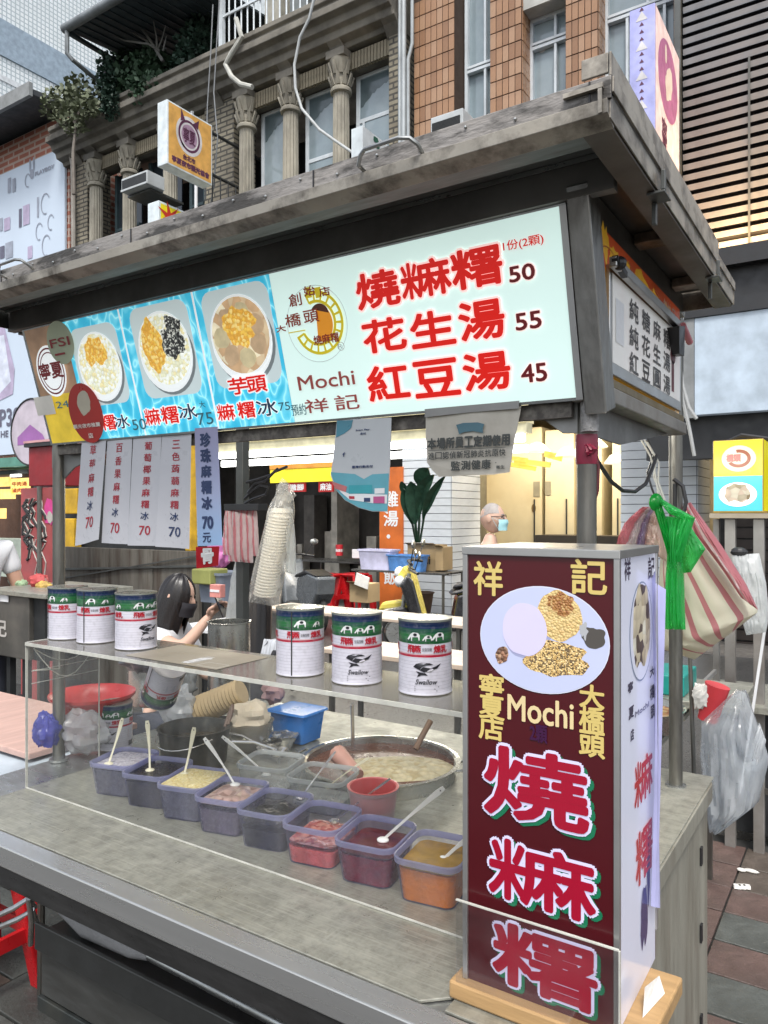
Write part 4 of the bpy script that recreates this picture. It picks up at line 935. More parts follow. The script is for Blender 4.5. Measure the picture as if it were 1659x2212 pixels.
words(Z3, [('75', (862, 730), (920, 672)), ('50', (582, 752), (630, 700)), ('75', (1212, 668), (1254, 628)), ('大', (868, 655), (888, 625)), ('預約', (1268, 690), (1322, 635)), ('124', (232, 660), (298, 622))], sg('sign_slate', (.06, .18, .22), .1), None, .0002)
# arch-bridge emblem
lc = MP.hit(Z5(292, 512)); lr = MP.hit(Z5(450, 500))[0] - lc[0]
b = MB(); ring(b, MP, lc, lr, lr, .0012, .002); sp('emblem_ring', b, sg('emblem_line', (.45, .5, .5), .2))
b = MB(); a0, a1 = -2.75, 1.9
ring(b, MP, (lc[0] + .005, lc[1] + .002), lr * .83, lr * .83, lr * .08, .0026, 40, a0, a1); ring(b, MP, (lc[0] + .005, lc[1] + .002), lr * .60, lr * .60, lr * .08, .0026, 40, a0, a1)
for k in range(15):
    a = a0 + (a1 - a0) * k / 14; q0 = lr * .55; q1 = lr * .83; da = .045
    c0 = (lc[0] + .005, lc[1] + .002)
    b.poly([MP.P(c0[0] + q0 * cos(a - da), c0[1] + q0 * sin(a - da), .0028), MP.P(c0[0] + q1 * cos(a - da), c0[1] + q1 * sin(a - da), .0028), MP.P(c0[0] + q1 * cos(a + da), c0[1] + q1 * sin(a + da), .0028), MP.P(c0[0] + q0 * cos(a + da), c0[1] + q0 * sin(a + da), .0028)])
for rr in ((245, 380, 262, 320), (290, 380, 312, 320), (150, 560, 235, 540)):
    qd(b, MP, px_rect(MP, Z5(rr[0], rr[1]), Z5(rr[2], rr[3])), .0029)
sp('emblem_bridge', b, sg('bridge_yellow', (.62, .50, .02), .38))
b = MB(); disk(b, MP, (lc[0] + .012, lc[1] + .0), lr * .40, lr * .48, .0022, 28, -2.0, 1.9); sp('emblem_field', b, sg('emblem_orange', (.72, .28, .02), .4))
b = MB(); disk(b, MP, (lc[0] + .014, lc[1] + .02), lr * .30, lr * .28, .0024, 28, .0, 2.6); sp('emblem_dusk', b, sg('emblem_dark', (.12, .035, .015), .1))
words(Z5, [('創', (160, 425), (212, 350)), ('始', (235, 372), (282, 310)), ('店', (312, 372), (360, 318)), ('橋', (142, 530), (208, 452)), ('頭', (235, 510), (300, 432)), ('大', (92, 555), (135, 515)), ('燒麻糬', (285, 620), (405, 552))], sg('emblem_maroon', (.28, .04, .02), .2), None, .0006, lift=.0035)
words(Z5, [('R', (408, 640), (428, 610))], sg('emblem_line', (.45, .5, .5), .2), None, 0)
b = MB(); c_ = MP.hit(Z5(418, 625)); ring(b, MP, c_, .0095, .0095, .0008, .003); sp('emblem_ring', b, S_DRED)
# stickers at the left end
stk = []
def sticker(zf, c, rw, m, name, lift=.006, sq=1.0):
    c0 = MP.hit(zf(*c)); rr = (MP.hit(zf(c[0] + rw, c[1]))[0] - MP.hit(zf(c[0] - rw, c[1]))[0]) / 2
    b = MB(); disk(b, MP, c0, rr, rr * sq, lift, 36); sp(name, b, m); return c0, rr
c0, rr = sticker(Z3, (268, 374), 58, pr('green_grey_sticker', (.30, .34, .24), .35, es=.12), 'round_sticker')
words(Z3, [('FSI', (232, 398), (305, 345)), ('—', (250, 430), (290, 415))], S_DRED, None, .0008, lift=.0075)
c0, rr = sticker(Z3, (378, 678), 72, pr('crimson_sticker', (.30, .025, .02), .35, es=.08), 'oval_sticker', .0062, 1.15)
words(Z3, [('觀光夜市推薦', (330, 745), (440, 715)), ('店', (395, 785), (410, 762))], pr('sticker_pale', (.7, .66, .6), .4), None, .0004, lift=.0075)
b = MB(); disk(b, MP, (c0[0], c0[1] + rr * .42), rr * .42, rr * .45, .0066, 20, wob=.3, seed=4); sp('sticker_patch', b, pr('sticker_cream', (.5, .46, .36), .4))
c0, rr = sticker(Z3, (228, 497), 62, S_WHT, 'lantern_emblem', .0052, 1.1)
b = MB(); ring(b, MP, c0, rr * .9, rr, rr * .07, .0056); ring(b, MP, c0, rr * .74, rr * .82, rr * .05, .0056); sp('emblem_ring', b, S_DRED)
words(Z3, [('寧夏', (190, 535), (268, 450))], S_DRED, None, .0016, lift=.006)
b = MB(); qd(b, MP, px_rect(MP, Z3(170, 690), Z3(228, 600)), .005); sp('paper_note', b, pr('note_paper', (.55, .53, .48), .5, es=.1))
# end caps of the light box and the leaning square post on its right
b = MB(); b.hexa([MP.P(MW + .001, -.004, -.0), MP.P(MW + .014, -.004, 0), MP.P(MW + .014, -.004, .004), MP.P(MW + .001, -.004, .004), MP.P(MW + .001, MH, 0), MP.P(MW + .014, MH, 0), MP.P(MW + .014, MH, .004), MP.P(MW + .001, MH, .004)]); b.build('end_trim', M_RIM, sign)
q0, q1 = MW + .016, MW + .058
MB().hexa([MP.P(q0, -.035, -.06), MP.P(q1, -.035, -.06), MP.P(q1, -.035, .006), MP.P(q0, -.035, .006), MP.P(q0, MH + .03, -.06), MP.P(q1, MH + .03, -.06), MP.P(q1, MH + .03, .006), MP.P(q0, MH + .03, .006)]).build('square_post', steel('corner_steel', (.27, .265, .25), .4, (.1, .09, .08), .6, (6, 6, 1.5)), cart, bevel=.003)
# lintel under the sign, with peeling paint
MB().box((-2.2, 1.448, 1.895), (-.50, 1.465, 1.926)).build('sign_rail', pr('peeling_rail', (.10, .09, .08), .8, .1, .6, 40, dirt=(.3, .28, .24), dscale=30, damt=.7), cart)
# gusset plates at the right corner and at the left post
g = pr('gusset_steel', (.25, .25, .24), .5, .5, .2, 6, dirt=(.07, .06, .06), dscale=5)
def gus(pts, off, name='gusset'): MB().prism(pts, off).build(name, g, cart, bevel=.001)
gus([W(u, v, Y=1.47) for u, v in ((1132, 866), (1262, 852), (1275, 905), (1262, 936), (1215, 936), (1182, 912))], (0, .006, 0))
gus([(-.478, 1.50, 1.93), (-.478, 2.3, 1.945), (-.478, 1.70, 1.858), (-.478, 1.52, 1.86)], (.005, 0, 0))
gus([W(u, v, Y=1.48) for u, v in ((112, 968), (220, 955), (220, 992), (200, 990), (160, 1010), (128, 1045), (112, 1010))], (0, .006, 0))
b = MB(); b.tube([(-.468, 1.462, 1.865), (-.468, 1.462, 1.95)], .018, 10); b.build('weld_collar', pr('weld_grey', (.36, .35, .34), .7, .3, .3, 30, bump=.8, bscale=80), cart, smooth=True)

# ---- side sign on the right end ----
SP_ = Plane((-.450, 1.45, 1.955), (0, 1, 0), (0, 0, 1))
ZS = zm(1209.7, 604.9, 3.838)
side = MB().box((-.495, 1.46, 1.962), (-.452, 2.20, 2.272)).build('side_sign', sg('side_yellow', (.70, .36, .05), .12), cart)
def ss(name, mb, m): return nb(mb, name, m, side)
b = MB(); qd(b, SP_, (.02, .245, .75, .318), .0005); ss('orange_banner', b, pr('orange_print', (.45, .07, .02), .4, 0, .35, 5, es=.1))
for k, (s, t, a, c_) in enumerate(((.05, .29, .03, .035), (.12, .28, .035, .02), (.2, .27, .03, .03), (.33, .29, .06, .018), (.45, .275, .05, .022), (.6, .28, .03, .02))):
    b = MB(); disk(b, SP_, (s, t), a, c_, .001 + k * 1e-4, 20, wob=.9, seed=k + 2); ss('leaf_print', b, pr('banner_yellow', (.65, .36, .03), .4, es=.1))
b = MB()
for k in range(5): ring(b, SP_, (.08 + .13 * k, .262 + .012 * (k % 2)), .06, .028, .003, .0013, 24, .4, 3.4)
ss('swirl_print', b, pr('banner_swirl', (.6, .2, .06), .4))
for k, ch in enumerate('創始店'): T = MB(); put_glyph(T, SP_, ch, (.55 + .048 * k, .262, .59 + .048 * k, .305), .002, .0006); ss('character', T, pr('banner_white', (.6, .5, .42), .5))
MB().box((-.449, 1.505, 1.985), (-.440, 2.17, 2.205)).build('frame', M_RIM, side, bevel=.002)
SP2 = Plane((-.4395, 1.45, 1.955), (0, 1, 0), (0, 0, 1))
b = MB(); qd(b, SP2, (.07, .055, .705, .235), 0); ss('menu_card', b, pr('menu_card_grey', (.72, .71, .68), .4, 0, .05, 6, dirt=(.66, .45, .46), dscale=5, damt=.3, es=.08))
T = MB()
rows = ('純糖麻糬', '純花生湯', '紅豆圓湯')
for i, row in enumerate(rows):
    for j, ch in enumerate(row):
        s = .195 + j * .105; t = .172 - i * .058
        put_glyph(T, SP2, ch, (s, t, s + .072, t + .045), .001, .0012)
ss('lettering', T, pr('ink_black', (.05, .045, .045), .5))
b = MB(); qd(b, SP2, (.09, .10, .15, .19), .0012); ss('paper_sticker', b, M_WHT)
b = MB(); disk(b, SP2, (.615, .165), .03, .022, .001, 16); qd(b, SP2, (.600, .07, .628, .15), .001); ss('spoon_print', b, pr('spoon_maroon', (.14, .03, .04), .5))
b = MB(); b.bar(SP2.P(.03, .245, .012), SP2.P(.62, .245, .012), .016, .02); b.build('top_clamp', M_RIM, side, bevel=.002)
b = MB(); b.ball(SP2.P(.05, .245, .02), .014); b.bar(SP2.P(.03, .25, .016), SP2.P(.1, .235, .016), .012); b.build('clamp_knob', M_BLK, side)
b = MB(); b.hexa([SP2.P(.55, .225, 0), SP2.P(.62, .24, 0), SP2.P(.62, .24, .03), SP2.P(.55, .225, .03), SP2.P(.6, .165, .0), SP2.P(.66, .17, 0), SP2.P(.66, .17, .02), SP2.P(.6, .165, .02)]); b.build('black_clip', M_BLK, side)
MB().tube([SP2.P(.63, .245, .022), SP2.P(.72, .218, .022)], .009, 10).build('marker_pen', pr('marker_pink', (.7, .25, .28), .4), side, smooth=True)
MB().box((-.50, 1.44, 1.925), (-.435, 2.22, 1.958)).build('side_tray', steel('tray_steel', (.34, .32, .29), .5, (.12, .09, .07), .7), cart, bevel=.003)
MB().box((-.452, 1.52, 1.9585), (-.438, 2.2, 1.975)).build('tray_lip', steel('tray_lip', (.25, .2, .12), .5, (.12, .08, .03), .7), cart, bevel=.001)
# ================= acrylic display case =================
case = thing('display_case', (-1.33, 1.38, .9), 'clear scratched acrylic case along the cart front, sheltering the topping tubs', 'display case')
CY0, CY1, CX0, CX1, CZ1 = 1.266, 1.505, -2.07, -.595, 1.322
MB().box((CX0, CY0, .9015), (CX1, CY0 + .004, CZ1)).build('front_pane', M_ACR, case)
M_ACRT = film('acrylic_top', (.80, .79, .75), .50, .10, (.50, .49, .45), 2.2, .30, .42)  # grey body colour stands in for the sky reflected in the top
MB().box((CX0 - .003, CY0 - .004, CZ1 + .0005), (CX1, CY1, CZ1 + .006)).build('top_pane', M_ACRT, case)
MB().box((CX0 - .004, CY0 + .0045, .9015), (CX0, CY1, CZ1)).build('side_pane', M_ACR, case)
MB().box((CX1 - .004, CY0 + .0045, .9015), (CX1, CY1, CZ1)).build('side_pane', M_ACR, case)
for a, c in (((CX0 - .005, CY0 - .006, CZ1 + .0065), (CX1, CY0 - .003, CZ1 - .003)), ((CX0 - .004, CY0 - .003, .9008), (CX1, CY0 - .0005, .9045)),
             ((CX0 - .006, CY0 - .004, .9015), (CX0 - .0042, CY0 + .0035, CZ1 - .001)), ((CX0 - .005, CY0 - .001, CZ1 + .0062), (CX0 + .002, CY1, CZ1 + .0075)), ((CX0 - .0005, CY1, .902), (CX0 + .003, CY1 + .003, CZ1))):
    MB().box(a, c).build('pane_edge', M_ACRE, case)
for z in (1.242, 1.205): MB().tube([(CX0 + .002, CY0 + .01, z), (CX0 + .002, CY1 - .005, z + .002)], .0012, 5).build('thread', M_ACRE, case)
b = MB()
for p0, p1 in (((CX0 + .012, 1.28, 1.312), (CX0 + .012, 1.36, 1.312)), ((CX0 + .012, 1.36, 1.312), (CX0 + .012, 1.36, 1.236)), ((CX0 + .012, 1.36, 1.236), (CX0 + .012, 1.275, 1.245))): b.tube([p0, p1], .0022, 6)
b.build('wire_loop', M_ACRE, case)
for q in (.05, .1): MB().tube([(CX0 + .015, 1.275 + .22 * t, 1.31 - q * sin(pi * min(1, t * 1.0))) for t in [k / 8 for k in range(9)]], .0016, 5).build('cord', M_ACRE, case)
PT = Plane((CX0, CY0, CZ1 + .0063), (1, 0, 0), (0, 1, 0))
b = MB(); r = px_rect(PT, (410, 1435), (450, 1419)); put_glyph(b, PT, 'T恤抽', r, .0012, .0006); ring(b, PT, (r[0] + .06, r[1] + .02), .05, .03, .0015, .0012, 4, pi / 4, 2.25 * pi); nb(b, 'sticker_lettering', M_WHT, case)
b = MB(); r2 = px_rect(PT, (336, 1400), (480, 1385)); qd(b, PT, (r2[0] + .02, .02, r2[0] + .36, .21), .0009); nb(b, 'brown_sticker', pr('kraft_sticker', (.27, .24, .19), .5, .1, .1, 5), case)

# ================= milk tins =================
class Cyl:
    def __init__(s, r, z0=0): s.r = r; s.z0 = z0
    def P(s, a, t, h=0):
        q = a / s.r; R = s.r + h; return Vector((R * sin(q), -R * cos(q), s.z0 + t))
CH, CR = .155, .0565
def tinmat():
    m, nt, out = newmat('tin_label'); b = N(nt, 'ShaderNodeBsdfPrincipled'); nt.links.new(b.outputs[0], out.inputs[0])
    tc = N(nt, 'ShaderNodeTexCoord'); sx = N(nt, 'ShaderNodeSeparateXYZ'); nt.links.new(tc.outputs['Object'], sx.inputs[0])
    dv = N(nt, 'ShaderNodeMath', operation='DIVIDE'); nt.links.new(sx.outputs[2], dv.inputs[0]); dv.inputs[1].default_value = CH
    W_ = (.62, .61, .68)
    c = ramp(nt, dv.outputs[0], [(0, (.35, .34, .33)), (.015, W_), (.515, (.40, .015, .04)), (.545, (.62, .40, .42)), (.562, W_), (.69, (.008, .085, .025)), (.74, (.02, .14, .04)), (.83, (.012, .08, .045)), (.89, (.010, .028, .085)), (.975, (.25, .27, .24))], 'CONSTANT')
    # thin printed rules on the white part
    wv = N(nt, 'ShaderNodeMath', operation='FRACT'); ml = N(nt, 'ShaderNodeMath', operation='MULTIPLY'); ml.inputs[1].default_value = 22
    nt.links.new(dv.outputs[0], ml.inputs[0]); nt.links.new(ml.outputs[0], wv.inputs[0])
    f = ramp(nt, wv.outputs[0], [(0, (.35,) * 3), (.12, (0, 0, 0))], 'CONSTANT'); c = mixc(nt, f, c, (.16, .14, .22))
    n_ = noise_n(nt, coord(nt, (1, 1, 1)), 90, 3); f2 = ramp(nt, n_, [(.5, (0, 0, 0)), (.7, (.25,) * 3)]); c = mixc(nt, f2, c, (.30, .30, .32))
    nt.links.new(c, b.inputs['Base Color']); b.inputs['Roughness'].default_value = .3; b.inputs['Metallic'].default_value = .1
    return m
M_TIN = tinmat(); M_TINM = steel('tin_metal', (.5, .49, .44), .3, (.2, .18, .14), .4)
TR = pr('tin_red', (.42, .015, .03), .35); TB = pr('tin_black', (.015, .015, .02), .35); TW = pr('tin_white', (.72, .74, .74), .35)
def make_tin(label, group='milk tins'):
    t = thing('milk_tin', (0, 0, 0), label, 'tin can', group)
    prof = [(CR * .97, 0), (CR * 1.015, .0015), (CR * 1.015, .004), (CR, .006)]
    for k in range(1, 22):
        z = .006 + (CH - .016) * k / 22; prof.append((CR - (.0006 if k % 2 and 8 < k < 20 else 0), z))
    prof += [(CR, CH - .006), (CR * 1.02, CH - .004), (CR * 1.02, CH)]
    MB().lathe(prof, (0, 0, 0), 40).build('body', M_TIN, t, smooth=True)
    MB().lathe([(CR * 1.02, CH + .0005), (CR * .96, CH + .001), (CR * .95, CH - .003), (CR * .6, CH - .0025), (.0005, CH - .002)], (0, 0, 0), 40).build('lid', M_TINM, t, smooth=True)
    C = Cyl(CR)
    def cw(name, m, fn): b = MB(); fn(b); nb(b, name, m, t)
    for k in range(3):
        o = (k - 1) * CR * 2.1
        for j, ch in enumerate('飛燕煉乳'):
            a = o + (-.044, -.030, .012, .028)[j]; cw('character', TR, lambda b: put_glyph(b, C, ch, (a, .0895, a + .0155, .1045), .0009, .0006, n=5))
        cw('fine_print', TB, lambda b: (put_glyph(b, C, '全脂加糖', (o - .012, .093, o + .008, .100), .0009)))
    # swallow emblem: swept body and forked wings
    def bird(b):
        def q(p): return [C.P(x * .95 + 0, y * 1.05 + .056, .0011) for x, y in p]
        b.poly(q([(-.032, .004), (-.026, .010), (-.014, .013), (.004, .012), (.012, .009), (-.004, .008), (-.014, .004), (-.018, -.002)]))
        b.poly(q([(-.018, -.002), (-.010, .0045), (.006, .002), (.018, .006), (.030, .011), (.020, .001), (.006, -.005), (-.008, -.006)]))
        b.poly(q([(-.026, -.004), (-.016, -.006), (-.006, -.0075), (.0, -.012), (-.014, -.0115), (-.024, -.016), (-.020, -.009)]))
    cw('swallow_emblem', TB, bird)
    cw('brand_lettering', TB, lambda b: put_glyph(b, C, 'Swallow', (-.026, .025, .018, .035), .0009, .0002, .25))
    cw('fine_print', TB, lambda b: (qd(b, C, (-.028, .0185, .024, .0197), .0009), qd(b, C, (-.028, .0145, .016, .0157), .0009), qd(b, C, (-.028, .0105, .02, .0117), .0009)))
    # back of the label: barcode and text blocks
    def bar(b):
        for k in range(16): qd(b, C, (.07 + .0022 * k, .012, .071 + .0022 * k + .0006 * (k % 3), .028), .0009)
    cw('barcode', TB, bar)
    cw('text_block', pr('tin_pinktext', (.55, .25, .28), .4), lambda b: [qd(b, C, (.068, .040 + .005 * k, .105 - .004 * (k % 2), .0418 + .005 * k), .0009) for k in range(6)])
    cw('text_block', pr('tin_bluetext', (.32, .36, .46), .4), lambda b: [qd(b, C, (.112, .045 + .0045 * k, .140, .0465 + .0045 * k), .0009) for k in range(6)])
    # grazing cows on the green band
    for k, a in enumerate((-.028, .0, .024, .075, .1, -.09, -.13)):
        h = .011 if k % 2 else .0155
        def cow(b):
            b.poly([C.P(a + x * h, .113 + y * h, .0009) for x, y in ((-.6, .9), (-.2, 1.15), (.5, 1.1), (.75, .8), (.7, .1), (.6, .1), (.5, .55), (-.3, .5), (-.35, .0), (-.47, .0), (-.5, .55), (-.9, .1), (-1.05, .25))])
        cw('cow_print', TW, cow)
        cw('cow_patch', TB, lambda b: disk(b, C, (a + .1 * h, .113 + .85 * h), h * .28, h * .2, .0014, 8))
    # soldered seam
    cw('seam', M_DK, lambda b: qd(b, C, (-CR * pi * .86, .004, -CR * pi * .86 + .003, CH - .005), .0012))
    return t
tins = [((-2.053, 1.385), 2.2, 'milk tin farthest left on the case, partly behind its neighbour'), ((-1.921, 1.392), 2.75, 'middle tin of the three at the left end of the case top'),
        ((-1.736, 1.385), 1.35, 'milk tin nearest the woman, third from left on the case top'), ((-1.132, 1.374), -3.02 + pi * 2 - .45, 'milk tin with its dark seam showing, fourth from left on the case'),
        ((-.971, 1.378), .52, 'milk tin with swallow facing forward, fifth from left on the case'), ((-.794, 1.378), .42, 'milk tin beside the red light box, farthest right on the case')]
t0_ = make_tin(tins[0][2])
for i, ((x, y), rz, lb) in enumerate(tins):
    o = t0_ if i == 0 else copy_tree(t0_)
    o.location = (x, y, CZ1 + .0066); o.rotation_euler.z = rz + .2; o['label'] = lb
o = copy_tree(t0_); o.location = (-2.19, 1.66, .9005); o.rotation_euler.z = .5; o['label'] = 'opened milk tin standing inside the case behind the first tub'
o = copy_tree(t0_); o.location = (-1.845, 1.60, 1.235); o.rotation_euler = (radians(205), radians(30), .4); o['label'] = 'milk tin tipped upside down over the black pot, draining'

# ================= topping tubs =================
def rsq(w, d, r, z, n=4, c=(0, 0)):
    P = []
    for cx_, cy_, a0 in ((w / 2 - r, d / 2 - r, 0), (-w / 2 + r, d / 2 - r, pi / 2), (-w / 2 + r, -d / 2 + r, pi), (w / 2 - r, -d / 2 + r, 1.5 * pi)):
        for k in range(n + 1): a = a0 + pi / 2 * k / n; P.append(Vector((c[0] + cx_ + r * cos(a), c[1] + cy_ + r * sin(a), z)))
    return P
def loft(b, loops, cap0=True, cap1=True):
    base = len(b.v); n = len(loops[0])
    for L in loops: b.v += L
    for i in range(len(loops) - 1):
        for k in range(n): a = base + i * n + k; c = base + i * n + (k + 1) % n; b.f.append((a, c, c + n, a + n))
    if cap0: b.f.append(tuple(base + k for k in range(n))[::-1])
    if cap1: b.f.append(tuple(base + (len(loops) - 1) * n + k for k in range(n)))
    return b
T_LIL = film('lilac_plastic', (.88, .88, .97), .17, .3, (.24, .25, .56), 12., .06, .18)
T_LILR = film('lilac_rim_plastic', (.7, .7, .9), .60, .3, (.42, .43, .64), 12., .42, .3)
T_CLR = film('milky_clear_plastic', (.9, .92, .92), .38, .2, (.62, .64, .64), 10., .22, .35)
T_CLRR = film('milky_rim_plastic', (.85, .87, .87), .7, .2, (.66, .68, .68), 10., .5, .35)
def lumpy(b, w, d, r, z, amp, seed, n=18, freq=30, c=(0, 0), dome=0.):
    def fn(s, t):
        x = (s - .5) * w; y = (t - .5) * d; hx, hy = w / 2 - r, d / 2 - r
        qx, qy = max(abs(x) - hx, 0), max(abs(y) - hy, 0); L = math.hypot(qx, qy)
        if L > r and L > 0: x = math.copysign(min(abs(x), hx) + qx / L * r, x) if qx else x; y = math.copysign(min(abs(y), hy) + qy / L * r, y) if qy else y
        e = min(1, min(s, 1 - s, t, 1 - t) * 8)
        return (c[0] + x, c[1] + y, z + e * (amp * noise.noise(Vector((x * freq, y * freq, seed))) + dome * (1 - ((2 * s - 1) ** 2 + (2 * t - 1) ** 2) * .5)))
    return b.grid(fn, n, n)
def tub(x, y, rz, label, fill, side, top, amp=.004, freq=35, h=.092, w=.146, d=.166, name='topping_tub', cat='tub', grp='tubs of toppings in the case', sm=None, rm=None, sidefrac=1., n=18, dome=0., dx=0):
    t = thing(name, (0, 0, 0), label, cat, grp)
    sm = sm or T_LIL; rm = rm or T_LILR
    b = MB(); k = .80
    loft(b, [rsq(w * k, d * k, .02, .001), rsq(w * (k + .03), d * (k + .03), .024, .008), rsq(w * .95, d * .95, .028, h - .012)], True, False)
    b.build('tub', sm, t, smooth=True)
    b = MB(); loft(b, [rsq(w * .953, d * .953, .028, h - .013), rsq(w, d, .030, h - .011), rsq(w * 1.01, d * 1.01, .030, h), rsq(w * .96, d * .96, .028, h + .0015), rsq(w * .925, d * .925, .026, h - .002), rsq(w * .92, d * .92, .026, h - .012)], False, False)
    b.build('rim', rm, t, smooth=True)
    if fill:
        z = h * fill; q = k + .15 * fill - .02
        b = MB(); loft(b, [rsq(w * (k - .03), d * (k - .03), .018, .003), rsq(w * q * .97, d * q * .97, .022, z - amp * 1.1 - .001)], True, True); b.build('contents', side, t, smooth=True)
        b = MB(); lumpy(b, w * q * .965, d * q * .965, .022, z + .001, amp, x * 7, n, freq, dome=dome); b.build('topping', top, t, smooth=True)
    t.location = (x, y, .9005); t.rotation_euler.z = rz
    return t
def wet(name, c, **k): return pr(name, c, rough=k.pop('rough', .25), var=k.pop('var', .3), vscale=k.pop('vscale', 40), bump=k.pop('bump', .3), bscale=90, **k)
R_ = radians
tub(-1.835, 1.425, R_(16), 'first tub at the far left of the row, pale jelly with white spoon', .86, wet('grey_syrup', (.09, .09, .10)), wet('pale_jelly', (.42, .40, .45)))
tub(-1.685, 1.42, R_(16), 'second tub in the row, glossy black grass jelly and white spoon', .80, wet('black_jelly_side', (.012, .011, .014), rough=.5), wet('black_jelly', (.010, .007, .007), rough=.3), .003, 20)
tub(-1.535, 1.415, R_(15), 'third tub in the row, full of yellow mung bean mash', .93, wet('mung_side', (.11, .11, .12)), speck('mung_mash', (.72, .60, .30), [(.80, .70, .42), (.62, .48, .2), (.7, .6, .3)], 170, .55, .5), .004, 40)
tub(-1.385, 1.408, R_(13), 'fourth tub in the row, pinkish brown taro balls', .80, wet('taro_side', (.11, .09, .11)), speck('taro_lumps', (.36, .24, .19), [(.50, .38, .30), (.28, .16, .13), (.45, .3, .26)], 60, .5, .3), .010, 32, n=26)
tub(-1.235, 1.405, R_(11), 'fifth tub in the row, half full of clumped black pearls', .66, wet('pearl_side', (.008, .008, .012), rough=.5), speck('black_pearls', (.006, .006, .007), [(.012, .012, .013), (.010, .008, .007), (.004, .004, .004)], 110, .5, .45), .012, 40, n=28, dome=.02)
tub(-1.085, 1.40, R_(10), 'sixth tub in the row, pink and red diced strawberry', .52, wet('berry_side', (.55, .10, .08), var=.5, vscale=22), speck('berry_dice', (.42, .10, .09), [(.62, .28, .24), (.30, .05, .04), (.5, .2, .15)], 75, .5, .25), .009, 36, n=26)
tub(-.93, 1.395, R_(9), 'seventh tub in the row, dark red fruit sauce', .70, wet('red_sauce_side', (.15, .006, .018)), wet('red_sauce', (.085, .006, .01), rough=.1, bump=.05), .0015, 12)
tub(-.775, 1.395, R_(8), 'eighth tub, nearest the red light box, amber passion fruit syrup', .78, wet('amber_side', (.62, .17, .004), var=.4, vscale=9), wet('amber_syrup', (.26, .14, .006), rough=.12, bump=.05), .001, 12)
tub(-1.46, 1.64, R_(14), 'left of two empty milky clear tubs behind the front row', .25, wet('clear_liquid', (.30, .31, .30)), wet('clear_liquid_top', (.34, .35, .34), rough=.08, bump=.02), .0005, sm=T_CLR, rm=T_CLRR, w=.165, d=.15)
tub(-1.265, 1.635, R_(12), 'right of two empty milky clear tubs, beside the pink cup', .25, MATS['clear_liquid'], MATS['clear_liquid_top'], .0005, sm=T_CLR, rm=T_CLRR, w=.17, d=.15)
# pink cup
t = thing('pink_cup', (-1.06, 1.575, .9005), 'round white plastic cup with pink-red inside, behind the strawberry tub', 'cup')
MB().lathe([(.048, 0), (.050, .003), (.062, .103), (.0655, .105), (.066, .112), (.062, .113), (.060, .104), (.0595, .1)], (-1.06, 1.575, .9005), 32, closed=True).build('cup', film('frosted_cup', (.9, .85, .85), .75, .3, (.72, .60, .62), 8, .6, .3), t, smooth=True)
MB().lathe([(.0665, .1135), (.062, .1142), (.0585, .112), (.055, .06), (.0005, .055)], (-1.06, 1.575, .9005), 32, closed=True).build('inner_wall', pr('cup_pink', (.60, .12, .12), .4), t, smooth=True)
# ---- spoons ----
def spoon(p0, p1, zs, label, m, w=.006, bowl=True, lift=.02, dd=.03, hole=False):
    a = W(*p0, Z=zs); d0 = a.x * FX + a.y * FY; b_ = W(*p1, d=d0 + dd)
    dr = (b_ - a); L = dr.length; dr.normalize(); sd_ = dr.cross(Vector((FX, FY, 0))).normalized(); nn = sd_.cross(dr)
    t = thing('spoon', a, label, 'spoon', 'spoons in the tubs')
    mb = MB(); n = 10; P = []
    for k in range(n + 1):
        s = k / n; ww = w * (.45 + .75 * max(0, (s - .45) / .55) ** .8) * (1 if s < .97 else .6)
        c = a + dr * L * s + nn * (.006 * sin(pi * s))
        P += [c - sd_ * ww - nn * .0012, c + sd_ * ww - nn * .0012, c + sd_ * ww + nn * .0012, c - sd_ * ww + nn * .0012]
    F = []
    for k in range(n):
        for q in range(4): i = k * 4 + q; j = k * 4 + (q + 1) % 4; F.append((i, j, j + 4, i + 4))
    F += [(0, 1, 2, 3), tuple(n * 4 + q for q in (3, 2, 1, 0))]
    mb.add(P, F); h_ = mb.build('handle', m, t, smooth=True)
    if bowl: MB().ball(a - dr * .006, .013, 12, 7, (1.1, 1, .45)).build('bowl', m, t, smooth=True)
    if hole: MB().ball(a + dr * L * .94 + nn * .001, .0022, 8, 5).build('hanging_hole', M_BLK, h_)
    return t
ZA = zm(51.8, 1348, 3.310); ZB = zm(501.2, 1348, 3.254)
M_SPW = pr('ivory_plastic', (.68, .64, .48), .35, spec=.6); M_SPS = steel('spoon_steel', (.55, .54, .52), .22, (.3, .28, .25), .3)
spoon(ZA(610, 985), ZA(705, 672), .985, 'ivory spoon leaning in the first tub at far left', M_SPW, .0055, hole=True)
spoon(ZA(900, 1030), ZA(880, 690), .98, 'ivory spoon standing upright in the black jelly tub', M_SPW, .0062, hole=True)
spoon(ZA(1150, 1060), ZA(1218, 738), .99, 'ivory spoon with a looped handle in the yellow mash tub', M_SPW, .0062, hole=True)
spoon(ZA(1500, 1135), ZA(1288, 815), .98, 'white spoon tilted left in the taro ball tub', pr('white_plastic', (.74, .74, .72), .3), .0055, hole=True)
spoon(ZB(230, 1050), ZB(-70, 790), .96, 'white spoon resting in the left empty clear tub', MATS['white_plastic'], .005, hole=True)
spoon(ZB(490, 1210), ZB(728, 895), .96, 'thin steel spoon leaning right out of the black pearl tub', M_SPS, .003)
spoon(ZB(690, 1130), ZB(962, 938), .95, 'ivory handled spoon in the right empty clear tub', M_SPW, .003)
spoon(ZB(735, 1375), ZB(1115, 1085), .955, 'thin steel spoon leaning right out of the strawberry tub', M_SPS, .0025)
spoon(ZB(1075, 1505), ZB(1490, 1150), .972, 'long white spoon lying across the dark red sauce tub', MATS['white_plastic'], .0062, dd=.0, hole=True)
